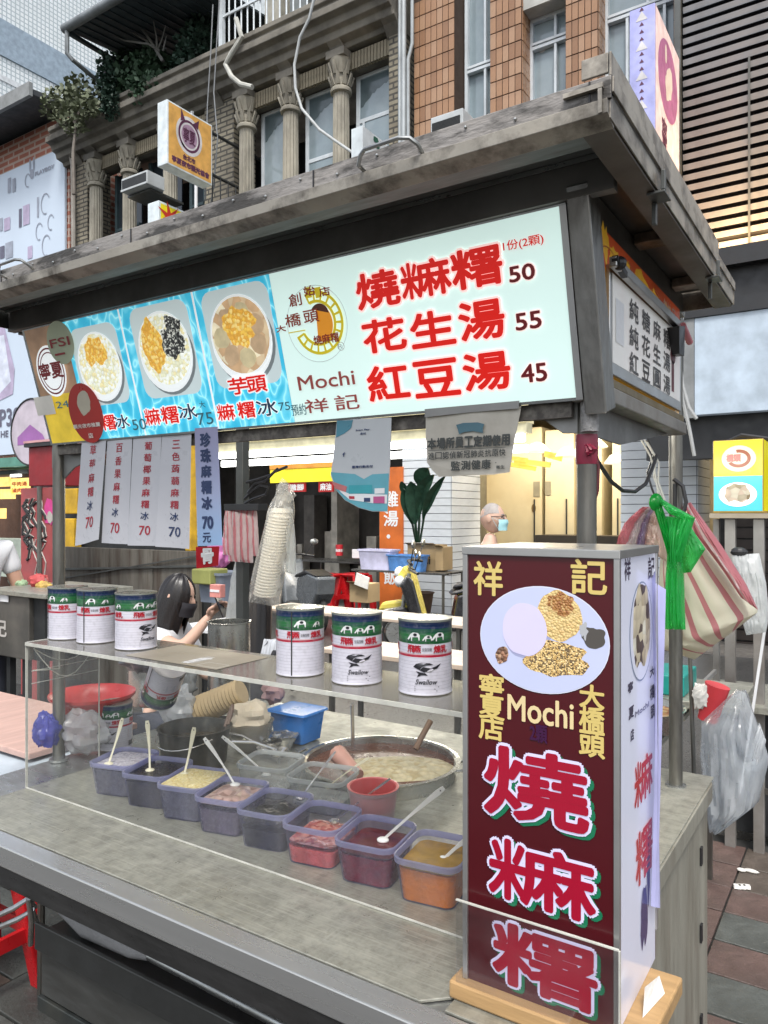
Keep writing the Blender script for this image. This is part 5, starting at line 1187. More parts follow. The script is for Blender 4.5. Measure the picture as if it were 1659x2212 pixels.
spoon(ZB(1500, 1640), ZB(1690, 1490), .972, 'short white spoon in the amber syrup tub', MATS['white_plastic'], .007, dd=.0)

# ================= big soup pot and cookware =================
pc = W(822, 1640, Z=.945); pc.z = .848; pr_ = .238   # sunk through the worktop
t = thing('soup_pot', pc, 'wide steel pot of brown sweet soup half covered by pale mochi dough', 'pot')
M_POT = steel('pot_steel', (.42, .42, .39), .25, (.2, .18, .14), .4)
MB().lathe([(pr_ * .86, 0), (pr_ * .93, .01), (pr_ * .97, .04), (pr_ * .975, .088), (pr_ * 1.03, .094), (pr_ * 1.04, .099), (pr_ * .985, .100), (pr_ * .96, .095), (pr_ * .95, .05)], pc, 48, closed=True).build('pot', M_POT, t, smooth=True)
MB().lathe([(pr_ * .955, .078), (.001, .079)], pc, 48, closed=True).build('soup', wet('brown_soup', (.10, .035, .018), rough=.3, bump=.1, vscale=12), t, smooth=True)
b = MB()
def dough(s, q):
    a = 2 * pi * s; R = q * .16 * (1 + .12 * noise.noise(Vector((cos(a) * 2, sin(a) * 2, 1))))
    x = R * 1.15 * cos(a); y = R * .72 * sin(a); e = 1 - q ** 4
    return pc + Vector((.055 + x * cos(.6) - y * sin(.6), .0 + x * sin(.6) + y * cos(.6), .078 + .012 * e + .006 * e * noise.noise(Vector((x * 40, y * 40, 2)))))
b.grid(dough, 40, 12); b.build('mochi', speck('mochi_dough', (.50, .42, .24), [(.56, .48, .30), (.42, .34, .18), (.5, .44, .28)], 60, .5, .6), t, smooth=True)
for s in (-1, 1):
    q = pc + Vector((s * pr_ * .98, 0, .097)); v_ = Vector((cos(.35), sin(.35), 0)) * s
    q = pc + v_ * pr_ * .99 + Vector((0, 0, .092)); w_ = Vector((-v_.y, v_.x, 0)); MB().tube([q - w_ * .05, q - w_ * .045 + v_ * .025 + Vector((0, 0, .004)), q + v_ * .032 + Vector((0, 0, .006)), q + w_ * .045 + v_ * .025 + Vector((0, 0, .004)), q + w_ * .05], .005, 8).build('handle', M_POT, t, smooth=True)
def stick(name, p0, z0, p1, dd, r, m, label, cat, tip=None, r2=None):
    a = W(*p0, Z=z0); d0 = a.x * FX + a.y * FY; c = W(*p1, d=d0 + dd)
    o = tag(MB().tube([a, (a * 2 + c) / 3 + Vector((0, 0, .002)), c], [r, r, r2 or r], 10).build(name, m, smooth=True), label, cat); return o
stick('ladle', ZB(850, 872), .935, ZB(845, 560), -.02, .006, M_SPS, 'steel ladle handle standing upright in the soup pot', 'ladle')
stick('wooden_paddle', ZB(1290, 880), .94, ZB(1395, 680), .05, .010, pr('dark_wood', (.17, .10, .06), .6), 'brown wooden paddle handle rising from the mochi dough', 'paddle')
stick('rolling_pin', ZB(880, 1070), .95, ZB(740, 910), .10, .022, pr('pinkish_wood', (.45, .24, .19), .5), 'thick pinkish wooden stick lying over the soup pot rim', 'stick', r2=.028)
# black pot
pb = Vector((-1.80, 1.66, .9005))
t = thing('black_pot', pb, 'blackened round pot with a looped handle behind the mash tub', 'pot')
MB().lathe([(.085, 0), (.10, .02), (.108, .10), (.113, .128), (.116, .13), (.109, .131), (.104, .12), (.09, .03), (.001, .028)], pb, 32, closed=True).build('pot', pr('sooty_metal', (.05, .05, .045), .4, .5, .4, 12, dirt=(.16, .14, .10), dscale=8), t, smooth=True)
MB().lathe([(.103, .085), (.001, .086)], pb, 32, closed=True).build('contents', wet('murky_syrup', (.06, .05, .035), rough=.1), t)
q = pb + Vector((.085, .05, .13)); MB().tube([q, q + Vector((.0, .02, .04)), q + Vector((.004, .03, .062)), q + Vector((.012, .02, .05)), q + Vector((.012, .0, .01))], .006, 8).build('handle', pr('brown_handle', (.12, .08, .06), .5), t, smooth=True)
MB().tube([pb + Vector((.118 * cos(a), .118 * sin(a), .115 - .03 * sin(max(0, (a - 3.4) / 2.6 * pi)) * (1 if 3.4 < a < 6 else 0))) for a in [3.4 + 2.6 * k / 12 for k in range(13)]], .0018, 6).build('bail_wire', M_SPS, t, smooth=True)
# ladles heap
lh = [((1400, 770), (1720, 880)), ((1520, 720), (1760, 830)), ((1480, 840), (1800, 900)), ((1430, 800), (1600, 760))]
nm = ['first steel ladle from left in the heap beside the black pot', 'uppermost steel ladle in the heap beside the black pot', 'lowest steel ladle in the heap beside the black pot', 'short steel skimmer in the heap beside the black pot']
for (p0, p1), lb in zip(lh, nm):
    a = W(*ZA(*p0), Z=.985); c = W(*ZA(*p1), Z=.935); t = thing('ladle', c, lb, 'ladle', 'ladles heaped on the worktop')
    MB().tube([a, a * .5 + c * .5 + Vector((0, 0, .012)), c], .005, 8).build('handle', M_SPS, t, smooth=True)
    MB().lathe([(.002, -.02), (.022, -.014), (.034, .002), (.035, .006), (.031, .003), (.002, -.015)], c + Vector((.02, -.01, .0)), 20, closed=True).build('bowl', M_SPS, t, smooth=True)
# foil-wrapped dishes near the tray
for k, (p, r_, lb) in enumerate((((1700, 860), .06, 'left shiny foil bowl among the ladles'), ((1850, 850), .05, 'right shiny foil bowl among the ladles'))):
    c = W(*ZA(*p), Z=.92); b = MB(); b.lathe([(r_ * .6, -.015), (r_, .025), (r_ * 1.15, .03), (r_ * .9, .022), (.002, .0)], c, 18, closed=True)
    b.v = [v_ + Vector((.006 * noise.noise(v_ * 40 + Vector((k, 0, 0))), .006 * noise.noise(v_ * 40 + Vector((5, k, 0))), .008 * noise.noise(v_ * 45))) for v_ in b.v]
    tag(b.build('foil_bowl', steel('foil', (.6, .6, .6), .18, (.3, .3, .3), .2), smooth=False), lb, 'bowl')
# blue tray
c = W(*ZB(460, 615), Z=1.0)
t = thing('blue_tray', (c.x, c.y, .9005), 'bright blue square plastic box behind the ladles', 'plastic box')
b = MB(); loft(b, [[p + Vector((c.x, c.y, 0)) for p in L] for L in (rsq(.13, .11, .012, .905), rsq(.155, .13, .014, 1.0), rsq(.175, .15, .014, 1.005), rsq(.17, .145, .014, 1.012), rsq(.16, .135, .014, 1.011))]); b.build('box', pr('sky_blue_plastic', (.05, .22, .62), .35), t, smooth=True)
# steel bowl holding a cloth bag
c = W(*ZB(120, 640), Z=1.02); c.z = .9005
t = thing('clear_bowl', c, 'round clear bowl heaped with a cream cloth bag', 'bowl')
MB().lathe([(.035, 0), (.05, .01), (.075, .06), (.082, .10), (.085, .102), (.080, .101), (.07, .06)], c, 28, closed=True).build('bowl', M_ACR if False else film('smoky_bowl', (.8, .8, .75), .5, .1, (.5, .48, .42), 8, .35, .4), t, smooth=True)
def crumple(b, c, rx, ry, rz, amp, fr, seed, n=16, m=10):
    def fn(s, q):
        a = 2 * pi * s; p = pi * q; v = Vector((sin(p) * cos(a), sin(p) * sin(a), -cos(p))); k = 1 + amp * noise.noise(v * fr + Vector((seed, 0, 0))) + amp * .5 * noise.noise(v * fr * 2.3 + Vector((0, seed, 0)))
        return (c[0] + v.x * rx * k, c[1] + v.y * ry * k, c[2] + v.z * rz * k)
    return b.grid(fn, n, m)
b = MB(); crumple(b, c + Vector((.0, 0, .115)), .075, .06, .05, .5, 1.8, 3); b.build('cloth_bag', pr('cream_cloth', (.58, .50, .38), .9, bump=.3), t, smooth=True)
b = MB(); c2 = W(*ZB(290, 480), Z=1.05); crumple(b, c2, .045, .04, .04, .5, 2, 8); tag(b.build('pink_cloth', pr('dusty_pink_cloth', (.42, .27, .27), .9), smooth=True), 'crumpled dusty pink cloth behind the clear bowl', 'cloth')
# lying stack of paper bowls
a = W(*ZA(1250, 620), Z=1.0); c = W(*ZA(1560, 480), Z=1.08)
b = MB(); dr = (c - a); L = dr.length; dr.normalize(); up = Vector((0, 0, 1)); sx = dr.cross(up).normalized(); uy = sx.cross(dr)
P = []; n = 20; prof = []
for k in range(13): prof += [(.050 - .0006 * k, L * k / 13), (.054 - .0006 * k, L * k / 13 + .003), (.049 - .0006 * k, L * (k + .9) / 13)]
base = 0
for r_, z in prof:
    for q in range(n): ang = 2 * pi * q / n; P.append(a + dr * z + (sx * cos(ang) + uy * sin(ang)) * r_)
F = [(i * n + q, i * n + (q + 1) % n, (i + 1) * n + (q + 1) % n, (i + 1) * n + q) for i in range(len(prof) - 1) for q in range(n)] + [tuple(range(n))[::-1], tuple((len(prof) - 1) * n + q for q in range(n))]
b.add(P, F); tag(b.build('bowl_stack', pr('kraft_paper', (.50, .38, .22), .8, var=.15), smooth=True), 'stack of nested kraft paper bowls lying tilted behind the black pot', 'bowls')
# plastic bags, basin
M_BAGW = film('white_bag_film', (.9, .92, .93), .8, .25, (.78, .80, .82), 9, .5, .4)
def heap(name, p, z, rx, ry, rz, m, label, cat, amp=.28, fr=2.6, seed=1):
    c = W(*p, Z=z); b = MB(); crumple(b, c, rx, ry, rz, amp, fr, seed, 36, 26); return tag(b.build(name, m, smooth=True), label, cat)
heap('plastic_bag', ZA(1100, 590), 1.02, .07, .05, .07, M_BAGW, 'crumpled white plastic bag right of the tipped tin', 'bag')
heap('plastic_bag', ZA(420, 770), .98, .10, .07, .07, M_BAGW, 'white plastic bag at the left end, beside the left post', 'bag', seed=4)
heap('plastic_bag', ZA(160, 760), 1.0, .045, .04, .055, film('blue_bag_film', (.5, .5, .9), .8, .3, (.10, .12, .55), 9, .6, .3), 'crumpled blue plastic bag at the far left inside the case', 'bag', seed=6)
c = W(*ZA(490, 520), Z=1.06); c.z = .9005
t = thing('red_basin', c, 'round red plastic basin behind the upright tin', 'basin')
MB().lathe([(.09, 0), (.10, .01), (.13, .15), (.145, .165), (.146, .175), (.138, .17), (.12, .14), (.09, .02)], c, 32, closed=True).build('basin', pr('red_plastic', (.45, .03, .03), .35), t, smooth=True)
heap('dark_bag', ZA(850, 250), 1.16, .10, .06, .05, pr('dark_wrap', (.09, .09, .10), .4), 'dark crumpled wrapping under the case top', 'bag', seed=9)
heap('grey_cloth', ZA(1130, 430), 1.08, .05, .05, .06, pr('grey_rag', (.20, .21, .21), .9), 'grey rag behind the tipped tin', 'cloth', seed=12)
# steel rice cooker and stock pot behind the case
def pot2(c, r, h, label):
    t = thing('steel_pot', c, label, 'pot')
    MB().lathe([(r * .95, 0), (r, .01), (r, h), (r * 1.06, h + .003), (r * 1.06, h + .006), (r * .97, h + .006), (r * .95, h * .6), (.001, h * .58)], c, 32, closed=True).build('pot', M_POT, t, smooth=True); return t
c = W(475, 1420, Z=1.03); pot2(Vector((c.x, 2.15, .9005)), .11, .20, 'shallow steel pot standing at the rear edge behind the case')
c = W(495, 1375, Y=2.22); pot2(Vector((c.x, 2.22, .9005)), .085, .36, 'taller shiny steel pot beside the square rear post')

# ================= red light box sign =================
PX0, PX1, PY0, PY1, PZ0, PZ1 = -.571, -.312, 1.115, 1.355, .9305, 1.648
plat = tag(MB().hexa([(-.588, 1.098, .9005), (-.272, 1.098, .9005), (-.264, 1.318, .9005), (-.585, 1.318, .9005), (-.588, 1.098, .930), (-.272, 1.098, .930), (-.264, 1.318, .930), (-.585, 1.318, .930)]).build('wooden_platform', M_WOOD, bevel=.004), 'flat varnished wooden board under the red light box sign', 'board')
lb = thing('light_box_sign', ((PX0 + PX1) / 2, (PY0 + PY1) / 2, PZ0), 'tall dark red illuminated box sign with a mochi plate picture at the right front', 'sign')
def lbm(n, c, es=.35, **k): es *= .45; return pr(n, tuple(x * .80 for x in c), rough=k.pop('rough', .18), var=k.pop('var', .05), vscale=5, es=es, rvar=0, coat=.3, **k)
L_RED = lbm('box_deep_red', (.075, .002, .006), .10, rough=.3); L_GOLD = lbm('box_gold', (.62, .48, .16), .42); L_LIL = lbm('box_lilac_white', (.62, .60, .82), .55)
L_CRIM = lbm('box_crimson', (.34, .004, .025), .34); L_GRN = lbm('box_green', (.01, .17, .08), .3); L_WHT = lbm('box_white', (.62, .64, .76), .5)
MB().box((PX0 + .004, PY0 + .004, PZ0), (PX1 - .004, PY1 - .004, PZ1 - .006)).build('box', L_RED, lb)
fr = .009
for a, c in (((PX0, PY0, PZ0), (PX0 + fr, PY0 + fr, PZ1 - .013)), ((PX1 - fr, PY0, PZ0), (PX1, PY0 + fr, PZ1 - .013)), ((PX1 - fr, PY1 - fr, PZ0 + .05), (PX1, PY1, PZ1 - .013)), ((PX0, PY1 - fr, PZ0), (PX0 + fr, PY1, PZ1 - .013)), ((PX0 - .001, PY0 - .001, PZ1 - .013), (PX1 + .001, PY1 + .001, PZ1))):
    MB().box(a, c).build('frame', M_RIM, lb, bevel=.001)
FPn = Plane((PX0, PY0 + .0035, PZ0), (1, 0, 0), (0, 0, 1)); FW, FH = PX1 - PX0, PZ1 - PZ0
SPn = Plane((PX1 - .0035, PY0, PZ0), (0, 1, 0), (0, 0, 1)); SW = PY1 - PY0
b = MB(); qd(b, SPn, (fr, .0, SW - fr, FH - .013), 0); nb(b, 'white_side', L_WHT, lb)
ZR = zm(976.4, 1157.8, 3.622); ZQ = zm(976.4, 1607.2, 3.368)
def fb(name, m, fn): b = MB(); fn(b); nb(b, name, m, lb)
def ft(zf, items, m, bold, lift=.001, pl=FPn, name='character', n=7):
    for ch, bl, tr in items:
        r = px_rect(pl, zf(*bl), zf(*tr)); fb(name, m, lambda b: comp(b, pl, ch, r, lift, bold, n))
ft(ZR, [('祥', (175, 455), (395, 205)), ('記', (935, 445), (1210, 190)), ('寧', (218, 1235), (405, 1095)), ('夏', (218, 1415), (410, 1270)), ('店', (215, 1575), (400, 1435)), ('大', (1002, 1330), (1190, 1180)), ('橋', (1000, 1515), (1190, 1350)), ('頭', (1000, 1710), (1195, 1545))], L_GOLD, .0011)
ft(ZR, [('Mochi', (440, 1430), (950, 1310))], lbm('box_cream', (.68, .55, .30), .5), .0009)
ft(ZR, [('2顆', (612, 1600), (745, 1490))], lbm('box_plum', (.05, .006, .05), .1), .0008)
# plate picture
r = px_rect(FPn, ZR(200, 1180), ZR(1210, 440)); pc2 = ((r[0] + r[2]) / 2, (r[1] + r[3]) / 2 + .0); prx = (r[2] - r[0]) / 2; pry = prx * .86
ya = FPn.hit(ZR(700, 392))[1]; yb = FPn.hit(ZR(700, 1230))[1]; pc2 = (FPn.hit(ZR(705, 810))[0], (ya + yb) / 2); pry = (ya - yb) / 2
fb('plate_rim_print', L_WHT, lambda b: disk(b, FPn, pc2, prx, pry, .0008, 48))
fb('plate_picture', lbm('plate_blue_white', (.50, .54, .74), .5), lambda b: disk(b, FPn, pc2, prx * .985, pry * .98, .0011, 48))
def pt(x, y): return FPn.hit(ZR(x, y))
def blob(name, m, c, rx, ry, lift, wob, seed): fb(name, m, lambda b: disk(b, FPn, pt(*c), rx, ry, lift, 36, wob=wob, seed=seed))
k_ = prx / 505.
blob('shadow_print', lbm('plate_shade', (.36, .38, .58), .35), (590, 760), 190 * k_, 205 * k_, .0012, .1, 2)
blob('spoon_picture', lbm('spoon_dark', (.10, .09, .08), .1), (1110, 790), 85 * k_, 75 * k_, .0014, .3, 7)
blob('spoon_glint', lbm('spoon_light', (.45, .46, .48), .3), (1035, 740), 30 * k_, 55 * k_, .0016, .7, 9)
blob('mochi_picture', lbm('mochi_lilac', (.60, .56, .78), .55), (570, 730), 178 * k_, 200 * k_, .0018, .05, 3)
blob('mochi_picture', speck('mochi_tan', (.52, .38, .16), [(.45, .30, .12), (.56, .42, .2), (.5, .36, .15)], 260, .5, .4, .4), (835, 630), 172 * k_, 185 * k_, .0015, .15, 5)
blob('brown_crust_print', speck('mochi_crust', (.36, .17, .05), [(.24, .09, .03), (.48, .30, .12), (.3, .13, .04)], 300, .5, .4, .25), (850, 535), 105 * k_, 85 * k_, .0020, .5, 6)
blob('crumb_picture', speck('peanut_crumb', (.54, .38, .15), [(.66, .50, .25), (.40, .25, .08), (.12, .08, .04)], 420, .62, .5, .4), (815, 965), 240 * k_, 135 * k_, .0013, .35, 8)
blob('nut_picture', speck('nut_brown', (.36, .20, .12), [(.25, .12, .07), (.5, .33, .2), (.15, .08, .05)], 200, .5, .4, .2), (390, 925), 55 * k_, 65 * k_, .0019, .3, 4)
# the three big characters: green shadow, white halo, crimson strokes
for ch, bl, tr in (('燒', (250, 478), (990, 128)), ('㊗', (285, 1075), (1040, 858)), ('糬', (312, 1690), (1050, 1508))):
    r = px_rect(FPn, ZQ(*bl), ZQ(*tr)); g = .0062
    fb('character_shadow', L_GRN, lambda b: comp(b, FPn, ch, (r[0] + g, r[1] - g * .9, r[2] + g, r[3] - g * .9), .0008, .0068, 12))
    fb('character_halo', L_LIL, lambda b: comp(b, FPn, ch, r, .0022, .0078, 12))
    fb('character', L_CRIM, lambda b: comp(b, FPn, ch, r, .0036, .0034, 10))
# side face print
ft(ZR, [('祥', (1345, 350), (1392, 170)), ('記', (1530, 335), (1580, 160)), ('寧', (1372, 1235), (1410, 1130)), ('夏', (1378, 1440), (1418, 1320)), ('店', (1392, 1610), (1418, 1500)), ('大', (1545, 1110), (1578, 1010)), ('橋', (1545, 1290), (1582, 1150)), ('頭', (1550, 1440), (1582, 1310))], lbm('side_ink', (.08, .07, .12), .05), .0008, pl=SPn)
ft(ZR, [('Mochi', (1428, 1420), (1535, 1290))], lbm('side_mochi', (.22, .22, .32), .1), .0006, pl=SPn)
r = px_rect(SPn, ZR(1385, 1110), ZR(1565, 320)); cs_ = ((r[0] + r[2]) / 2, (r[1] + r[3]) / 2 - .01); rx_ = (r[2] - r[0]) / 2
fb('oval_rim_print', lbm('side_rim', (.25, .30, .40), .2), lambda b: disk(b, SPn, cs_, rx_, rx_ * 1.12, .0008, 36))
fb('oval_picture', L_WHT, lambda b: disk(b, SPn, cs_, rx_ * .95, rx_ * 1.08, .0011, 36))
fb('food_picture', speck('side_food', (.30, .25, .17), [(.48, .46, .38), (.06, .04, .03), (.4, .35, .25)], 45, .5, .5, .25), lambda b: disk(b, SPn, (cs_[0], cs_[1] + .01), rx_ * .74, rx_ * .95, .0014, 30, wob=.25, seed=3))
for ch, bl, tr in (('㊗', (1325, 480), (1450, 30)), ('糬', (1335, 1060), (1452, 520))):
    r = px_rect(SPn, ZQ(*bl), ZQ(*tr)); r = (r[0], r[1], r[2], r[3]); fb('character', lbm('side_red', (.50, .03, .03), .3), lambda b: comp(b, SPn, ch, r, .0012, .0022, 8))
r = px_rect(SPn, ZQ(1330, 1640), ZQ(1455, 1060))
fb('violet_print', lbm('side_violet', (.04, .035, .16), .15), lambda b: (disk(b, SPn, ((r[0] + r[2]) / 2, r[1] + .06), .022, .05, .0012, 18, wob=.5, seed=3), disk(b, SPn, (r[2] - .03, r[1] + .12), .010, .06, .0014, 14, wob=.4, seed=5)))
# clear acrylic shield in front of the lower part, held by a rim
ac_ = tag(MB().box((PX0 - .004, PY0 - .016, .9306), (PX1 + .003, PY0 - .0135, FPn.P(0, FPn.hit(ZQ(100, 1110))[1]).z)).build('acrylic_shield', film('shield_film', (.95, .95, .95), .07, .03, (.6, .55, .55), 7, .0, .4)), 'low clear acrylic sheet leaning on the front of the red light box', 'acrylic sheet')
zt = ac_.location.z + max(v.co.z for v in ac_.data.vertices)
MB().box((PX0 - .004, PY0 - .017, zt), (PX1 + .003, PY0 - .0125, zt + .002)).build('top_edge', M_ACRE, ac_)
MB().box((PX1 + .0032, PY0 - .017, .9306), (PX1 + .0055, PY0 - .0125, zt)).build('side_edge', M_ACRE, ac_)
c = Vector((PX1 + .018, PY0 + .06, .931)); tag(MB().poly([c, c + Vector((.015, .08, .0)), c + Vector((.004, .09, .02)), c + Vector((-.004, .03, .03))]).build('paper_slip', M_PAPER), 'folded white paper slip on the wooden board beside the red light box', 'paper')
# loose vinyl banner on the rear of the side face
b = MB(); b.grid(lambda s, q: (PX1 + .004 + .008 * sin(s * 5 + q * 2), PY1 - .07 + .085 * s, 1.05 + .56 * q - .04 * s), 8, 10)
tag(b.build('vinyl_sheet', pr('pale_violet_vinyl', (.45, .45, .72), .4, es=.05)), 'loose pale violet vinyl sheet hanging down the right side of the red light box', 'vinyl sheet')
# ================= papers and banners hanging under the menu sign =================
ZL = zm(0, 604.9, 3.838); ZH = zm(414.8, 864.1, 3.692); ZI = zm(829.5, 864.1, 3.692)
HYP = 1.4315
class Sheet:
    """hanging sheet between two rails of pixels, with a gentle wave; P() gives its surface"""
    def __init__(s, tl, tr, br, bl, Y, wave=.006, nw=1.5, ph=0., lean=0.):
        s.c = [W(*p, Y=Y) for p in (tl, tr)] + [W(*p, Y=Y + lean) for p in (br, bl)]; s.w = wave; s.nw = nw; s.ph = ph
    def P(s, a, t, h=0):
        tl, tr, br, bl = s.c; top = tl.lerp(tr, a); bot = bl.lerp(br, a); p = bot.lerp(top, t)
        return p + Vector((0, -h + s.w * sin(a * pi * 2 * s.nw + s.ph) * (1.1 - t), 0))
    def mesh(s, name, m, parent=None, nu=14, nv=14, **k):
        b = MB(); b.grid(lambda a, t: s.P(a, t), nu, nv); n = len(b.v); return b.build(name, m, parent, smooth=True, flip=False, **k)
M_LAM = pr('laminated_paper', (.56, .565, .60), .35, 0, .06, 12, dirt=(.40, .41, .45), dscale=6, damt=.5, es=.0)
P_RED = pr('ink_red', (.42, .03, .05), .5); P_BLU = pr('ink_blue_black', (.03, .05, .13), .5)
cols4 = [((680, 1315), (884, 1300), (828, 2150), (622, 2205), '草莓麻糬冰', 1400, 1975, (752, 805), ((742, 778), (1985, 2070))),
         ((890, 1300), (1098, 1285), (1055, 2190), (832, 2180), '百香果麻糬冰', 1385, 2070, (970, 1020), ((940, 975), (2080, 2140))),
         ((1106, 1285), (1340, 1268), (1290, 2205), (1060, 2200), '葡萄椰果麻糬冰', 1360, 2090, (1210, 1262), ((0, 0), (0, 0))),
         ((1346, 1268), (1588, 1250), (1576, 2230), (1296, 2210), '三色蒟蒻麻糬冰', 1345, 2060, (1415, 1480), ((0, 0), (0, 0)))]
lbs = ['leftmost white paper strip under the menu sign, strawberry dessert for 70', 'second white paper strip from left, passion fruit dessert for 70', 'third white paper strip from left, grape and coconut jelly dessert for 70', 'fourth white paper strip from left, three colour jelly dessert for 70']
for i, (tl, tr, br, bl, tx, y0, y1, _, _) in enumerate(cols4):
    S = Sheet(ZL(*tl), ZL(*tr), ZL(*br), ZL(*bl), HYP + .002 * i, .004, .8, i * 1.7, .02)
    o = tag(S.mesh('paper_menu', M_LAM), lbs[i], 'paper menu', 'paper menus under the sign')
    n = len(tx) + 1; top = .93; step = .80 / n if n > 6 else .76 / n
    for j, ch in enumerate(list(tx) + ['70']):
        t1 = top - j * step * 1.04 - (.02 if ch == '70' else 0); hh = step * (.70 if ch != '70' else .84); wd = .25 if ch != '70' else .34
        a0 = (.37, .40, .44, .37)[i] - (.02 if ch == '70' else 0); b = MB(); vs, fs, _x = glyph(ch)
        for k in range(4):
            e = .004; dx, dy = ((e, 0), (-e, 0), (0, e * .25), (0, -e * .25))[k]
            b.add([S.P(a0 + wd * x + dx, t1 - hh + hh * y + dy, .0012 + k * 5e-5) for x, y in vs], fs)
        nb(b, 'character', P_BLU if ch == '冰' or (ch == '70' and i == 3) else P_RED, o)
# blue pearl-mochi banner
S = Sheet(ZH(20, 225), ZH(205, 212), ZH(248, 1160), ZH(35, 1165), HYP - .01, .004, .6, 2., .03)
def bluefade():
    m, nt, out = newmat('blue_fade_print'); bs = N(nt, 'ShaderNodeBsdfPrincipled'); nt.links.new(bs.outputs[0], out.inputs[0])
    tc = N(nt, 'ShaderNodeTexCoord'); sx = N(nt, 'ShaderNodeSeparateXYZ'); nt.links.new(tc.outputs['Generated'], sx.inputs[0])
    c = ramp(nt, sx.outputs[2], [(0, (.28, .45, .68)), (.45, (.38, .43, .62)), (1, (.34, .33, .50))]); nt.links.new(c, bs.inputs['Base Color']); bs.inputs['Roughness'].default_value = .35
    return m
o = tag(S.mesh('blue_banner', bluefade()), 'long pale blue banner advertising pearl mochi ice for 70 yuan', 'banner')
for ch, y0, y1, w_ in (('珍', 270, 375, .42), ('珠', 395, 500, .42), ('麻', 525, 615, .42), ('糬', 645, 745, .42), ('冰', 775, 870, .42), ('70', 930, 1025, .44), ('元', 1060, 1135, .34)):
    t0, t1 = 1 - (y1 - 225) / 940, 1 - (y0 - 225) / 940; b = MB(); vs, fs, _x = glyph(ch)
    for k in range(8):
        a = k * pi / 4; e = .022 if ch not in '元' else .008
        b.add([S.P(.26 + w_ * x + e * cos(a), t0 + (t1 - t0) * y + e * .22 * sin(a), .0012 + k * 5e-5) for x, y in vs], fs)
    nb(b, 'character', P_BLU, o)
S = Sheet(ZH(30, 1172), ZH(218, 1166), ZH(210, 1320), ZH(36, 1345), HYP - .005, .003, .5, 0, .02)
o = tag(S.mesh('red_banner', pr('banner_red', (.42, .01, .02), .45)), 'small red banner with one white character hanging below the blue banner', 'banner')
b = MB(); vs, fs, _x = glyph('骨')
for k in range(8): a = k * pi / 4; b.add([S.P(.25 + .5 * x + .03 * cos(a), .18 + .72 * y + .03 * sin(a), .0012 + k * 5e-5) for x, y in vs], fs)
nb(b, 'character', M_WHT, o)
# white and turquoise payment flag
PQ = W(*ZH(1300, 500), Y=HYP); pq = Plane((0, HYP, 0), (1, 0, 0), (0, 0, 1))
def hp(zf, pts, lift): return [pq.P(*pq.hit(zf(*p)), lift) for p in pts]
M_VIN = pr('pale_vinyl', (.52, .545, .56), .35, 0, .05, 5, dirt=(.42, .44, .46), dscale=5, damt=.3)
b = MB(); b.prism(hp(ZH, [(1155, 160), (1590, 140), (1580, 480), (1558, 890), (1440, 890), (1330, 860), (1220, 800), (1150, 720), (1105, 600), (1120, 500), (1140, 320)], 0), (0, .0015, 0))
o = tag(b.build('payment_flag', M_VIN), 'white and turquoise vinyl flag with payment logos hanging under the sign', 'flag')
def hq(name, m, zf, pts, lift, par): b = MB(); b.poly(hp(zf, pts, lift)); nb(b, name, m, par)
M_TQ = pr('print_turquoise', (.12, .38, .46), .35); M_TQ2 = pr('print_deep_turquoise', (.06, .24, .32), .35)
hq('turquoise_corner', M_TQ2, ZH, [(1158, 165), (1285, 160), (1270, 225), (1220, 265), (1150, 300)], .001, o)
hq('turquoise_field', M_TQ, ZH, [(1108, 575), (1300, 590), (1372, 630), (1440, 592), (1570, 585), (1560, 885), (1440, 885), (1330, 855), (1220, 795), (1150, 715)], .001, o)
hq('logo_strip', M_WHT, ZH, [(1130, 660), (1240, 742), (1560, 755), (1557, 826), (1440, 822), (1260, 795), (1190, 735)], .0016, o)
hq('logo', pr('print_salmon', (.50, .16, .16), .4), ZH, [(1115, 648), (1240, 690), (1230, 735), (1150, 708)], .0022, o)
hq('logo', pr('print_teal', (.04, .33, .38), .4), ZH, [(1253, 680), (1440, 676), (1440, 745), (1253, 748)], .0022, o)
hq('logo', pr('print_magenta', (.50, .10, .26), .4), ZH, [(1450, 770), (1540, 768), (1540, 824), (1450, 822)], .0022, o)
hq('logo', P_BLU, ZH, [(1375, 780), (1425, 780), (1425, 812), (1375, 812)], .0022, o)
hq('logo', P_RED, ZH, [(1255, 765), (1300, 768), (1300, 790), (1258, 788)], .0022, o)
hq('logo', M_WHT, ZH, [(1460, 705), (1540, 702), (1540, 745), (1460, 748)], .0022, o)
for tx, r in (('支付', (1345, 278, 1390, 258)), ('Scan Pay', (1310, 250, 1420, 228)), ('臺灣行動支付', (1280, 545, 1445, 518)), ('f', (1205, 452, 1225, 420))):
    b = MB(); a = pq.hit(ZH(r[0], r[1])); c = pq.hit(ZH(r[2], r[3])); put_glyph(b, pq, tx, (a[0], a[1], c[0], c[1]), .0022, .0003, n=4); nb(b, 'lettering', P_BLU, o)
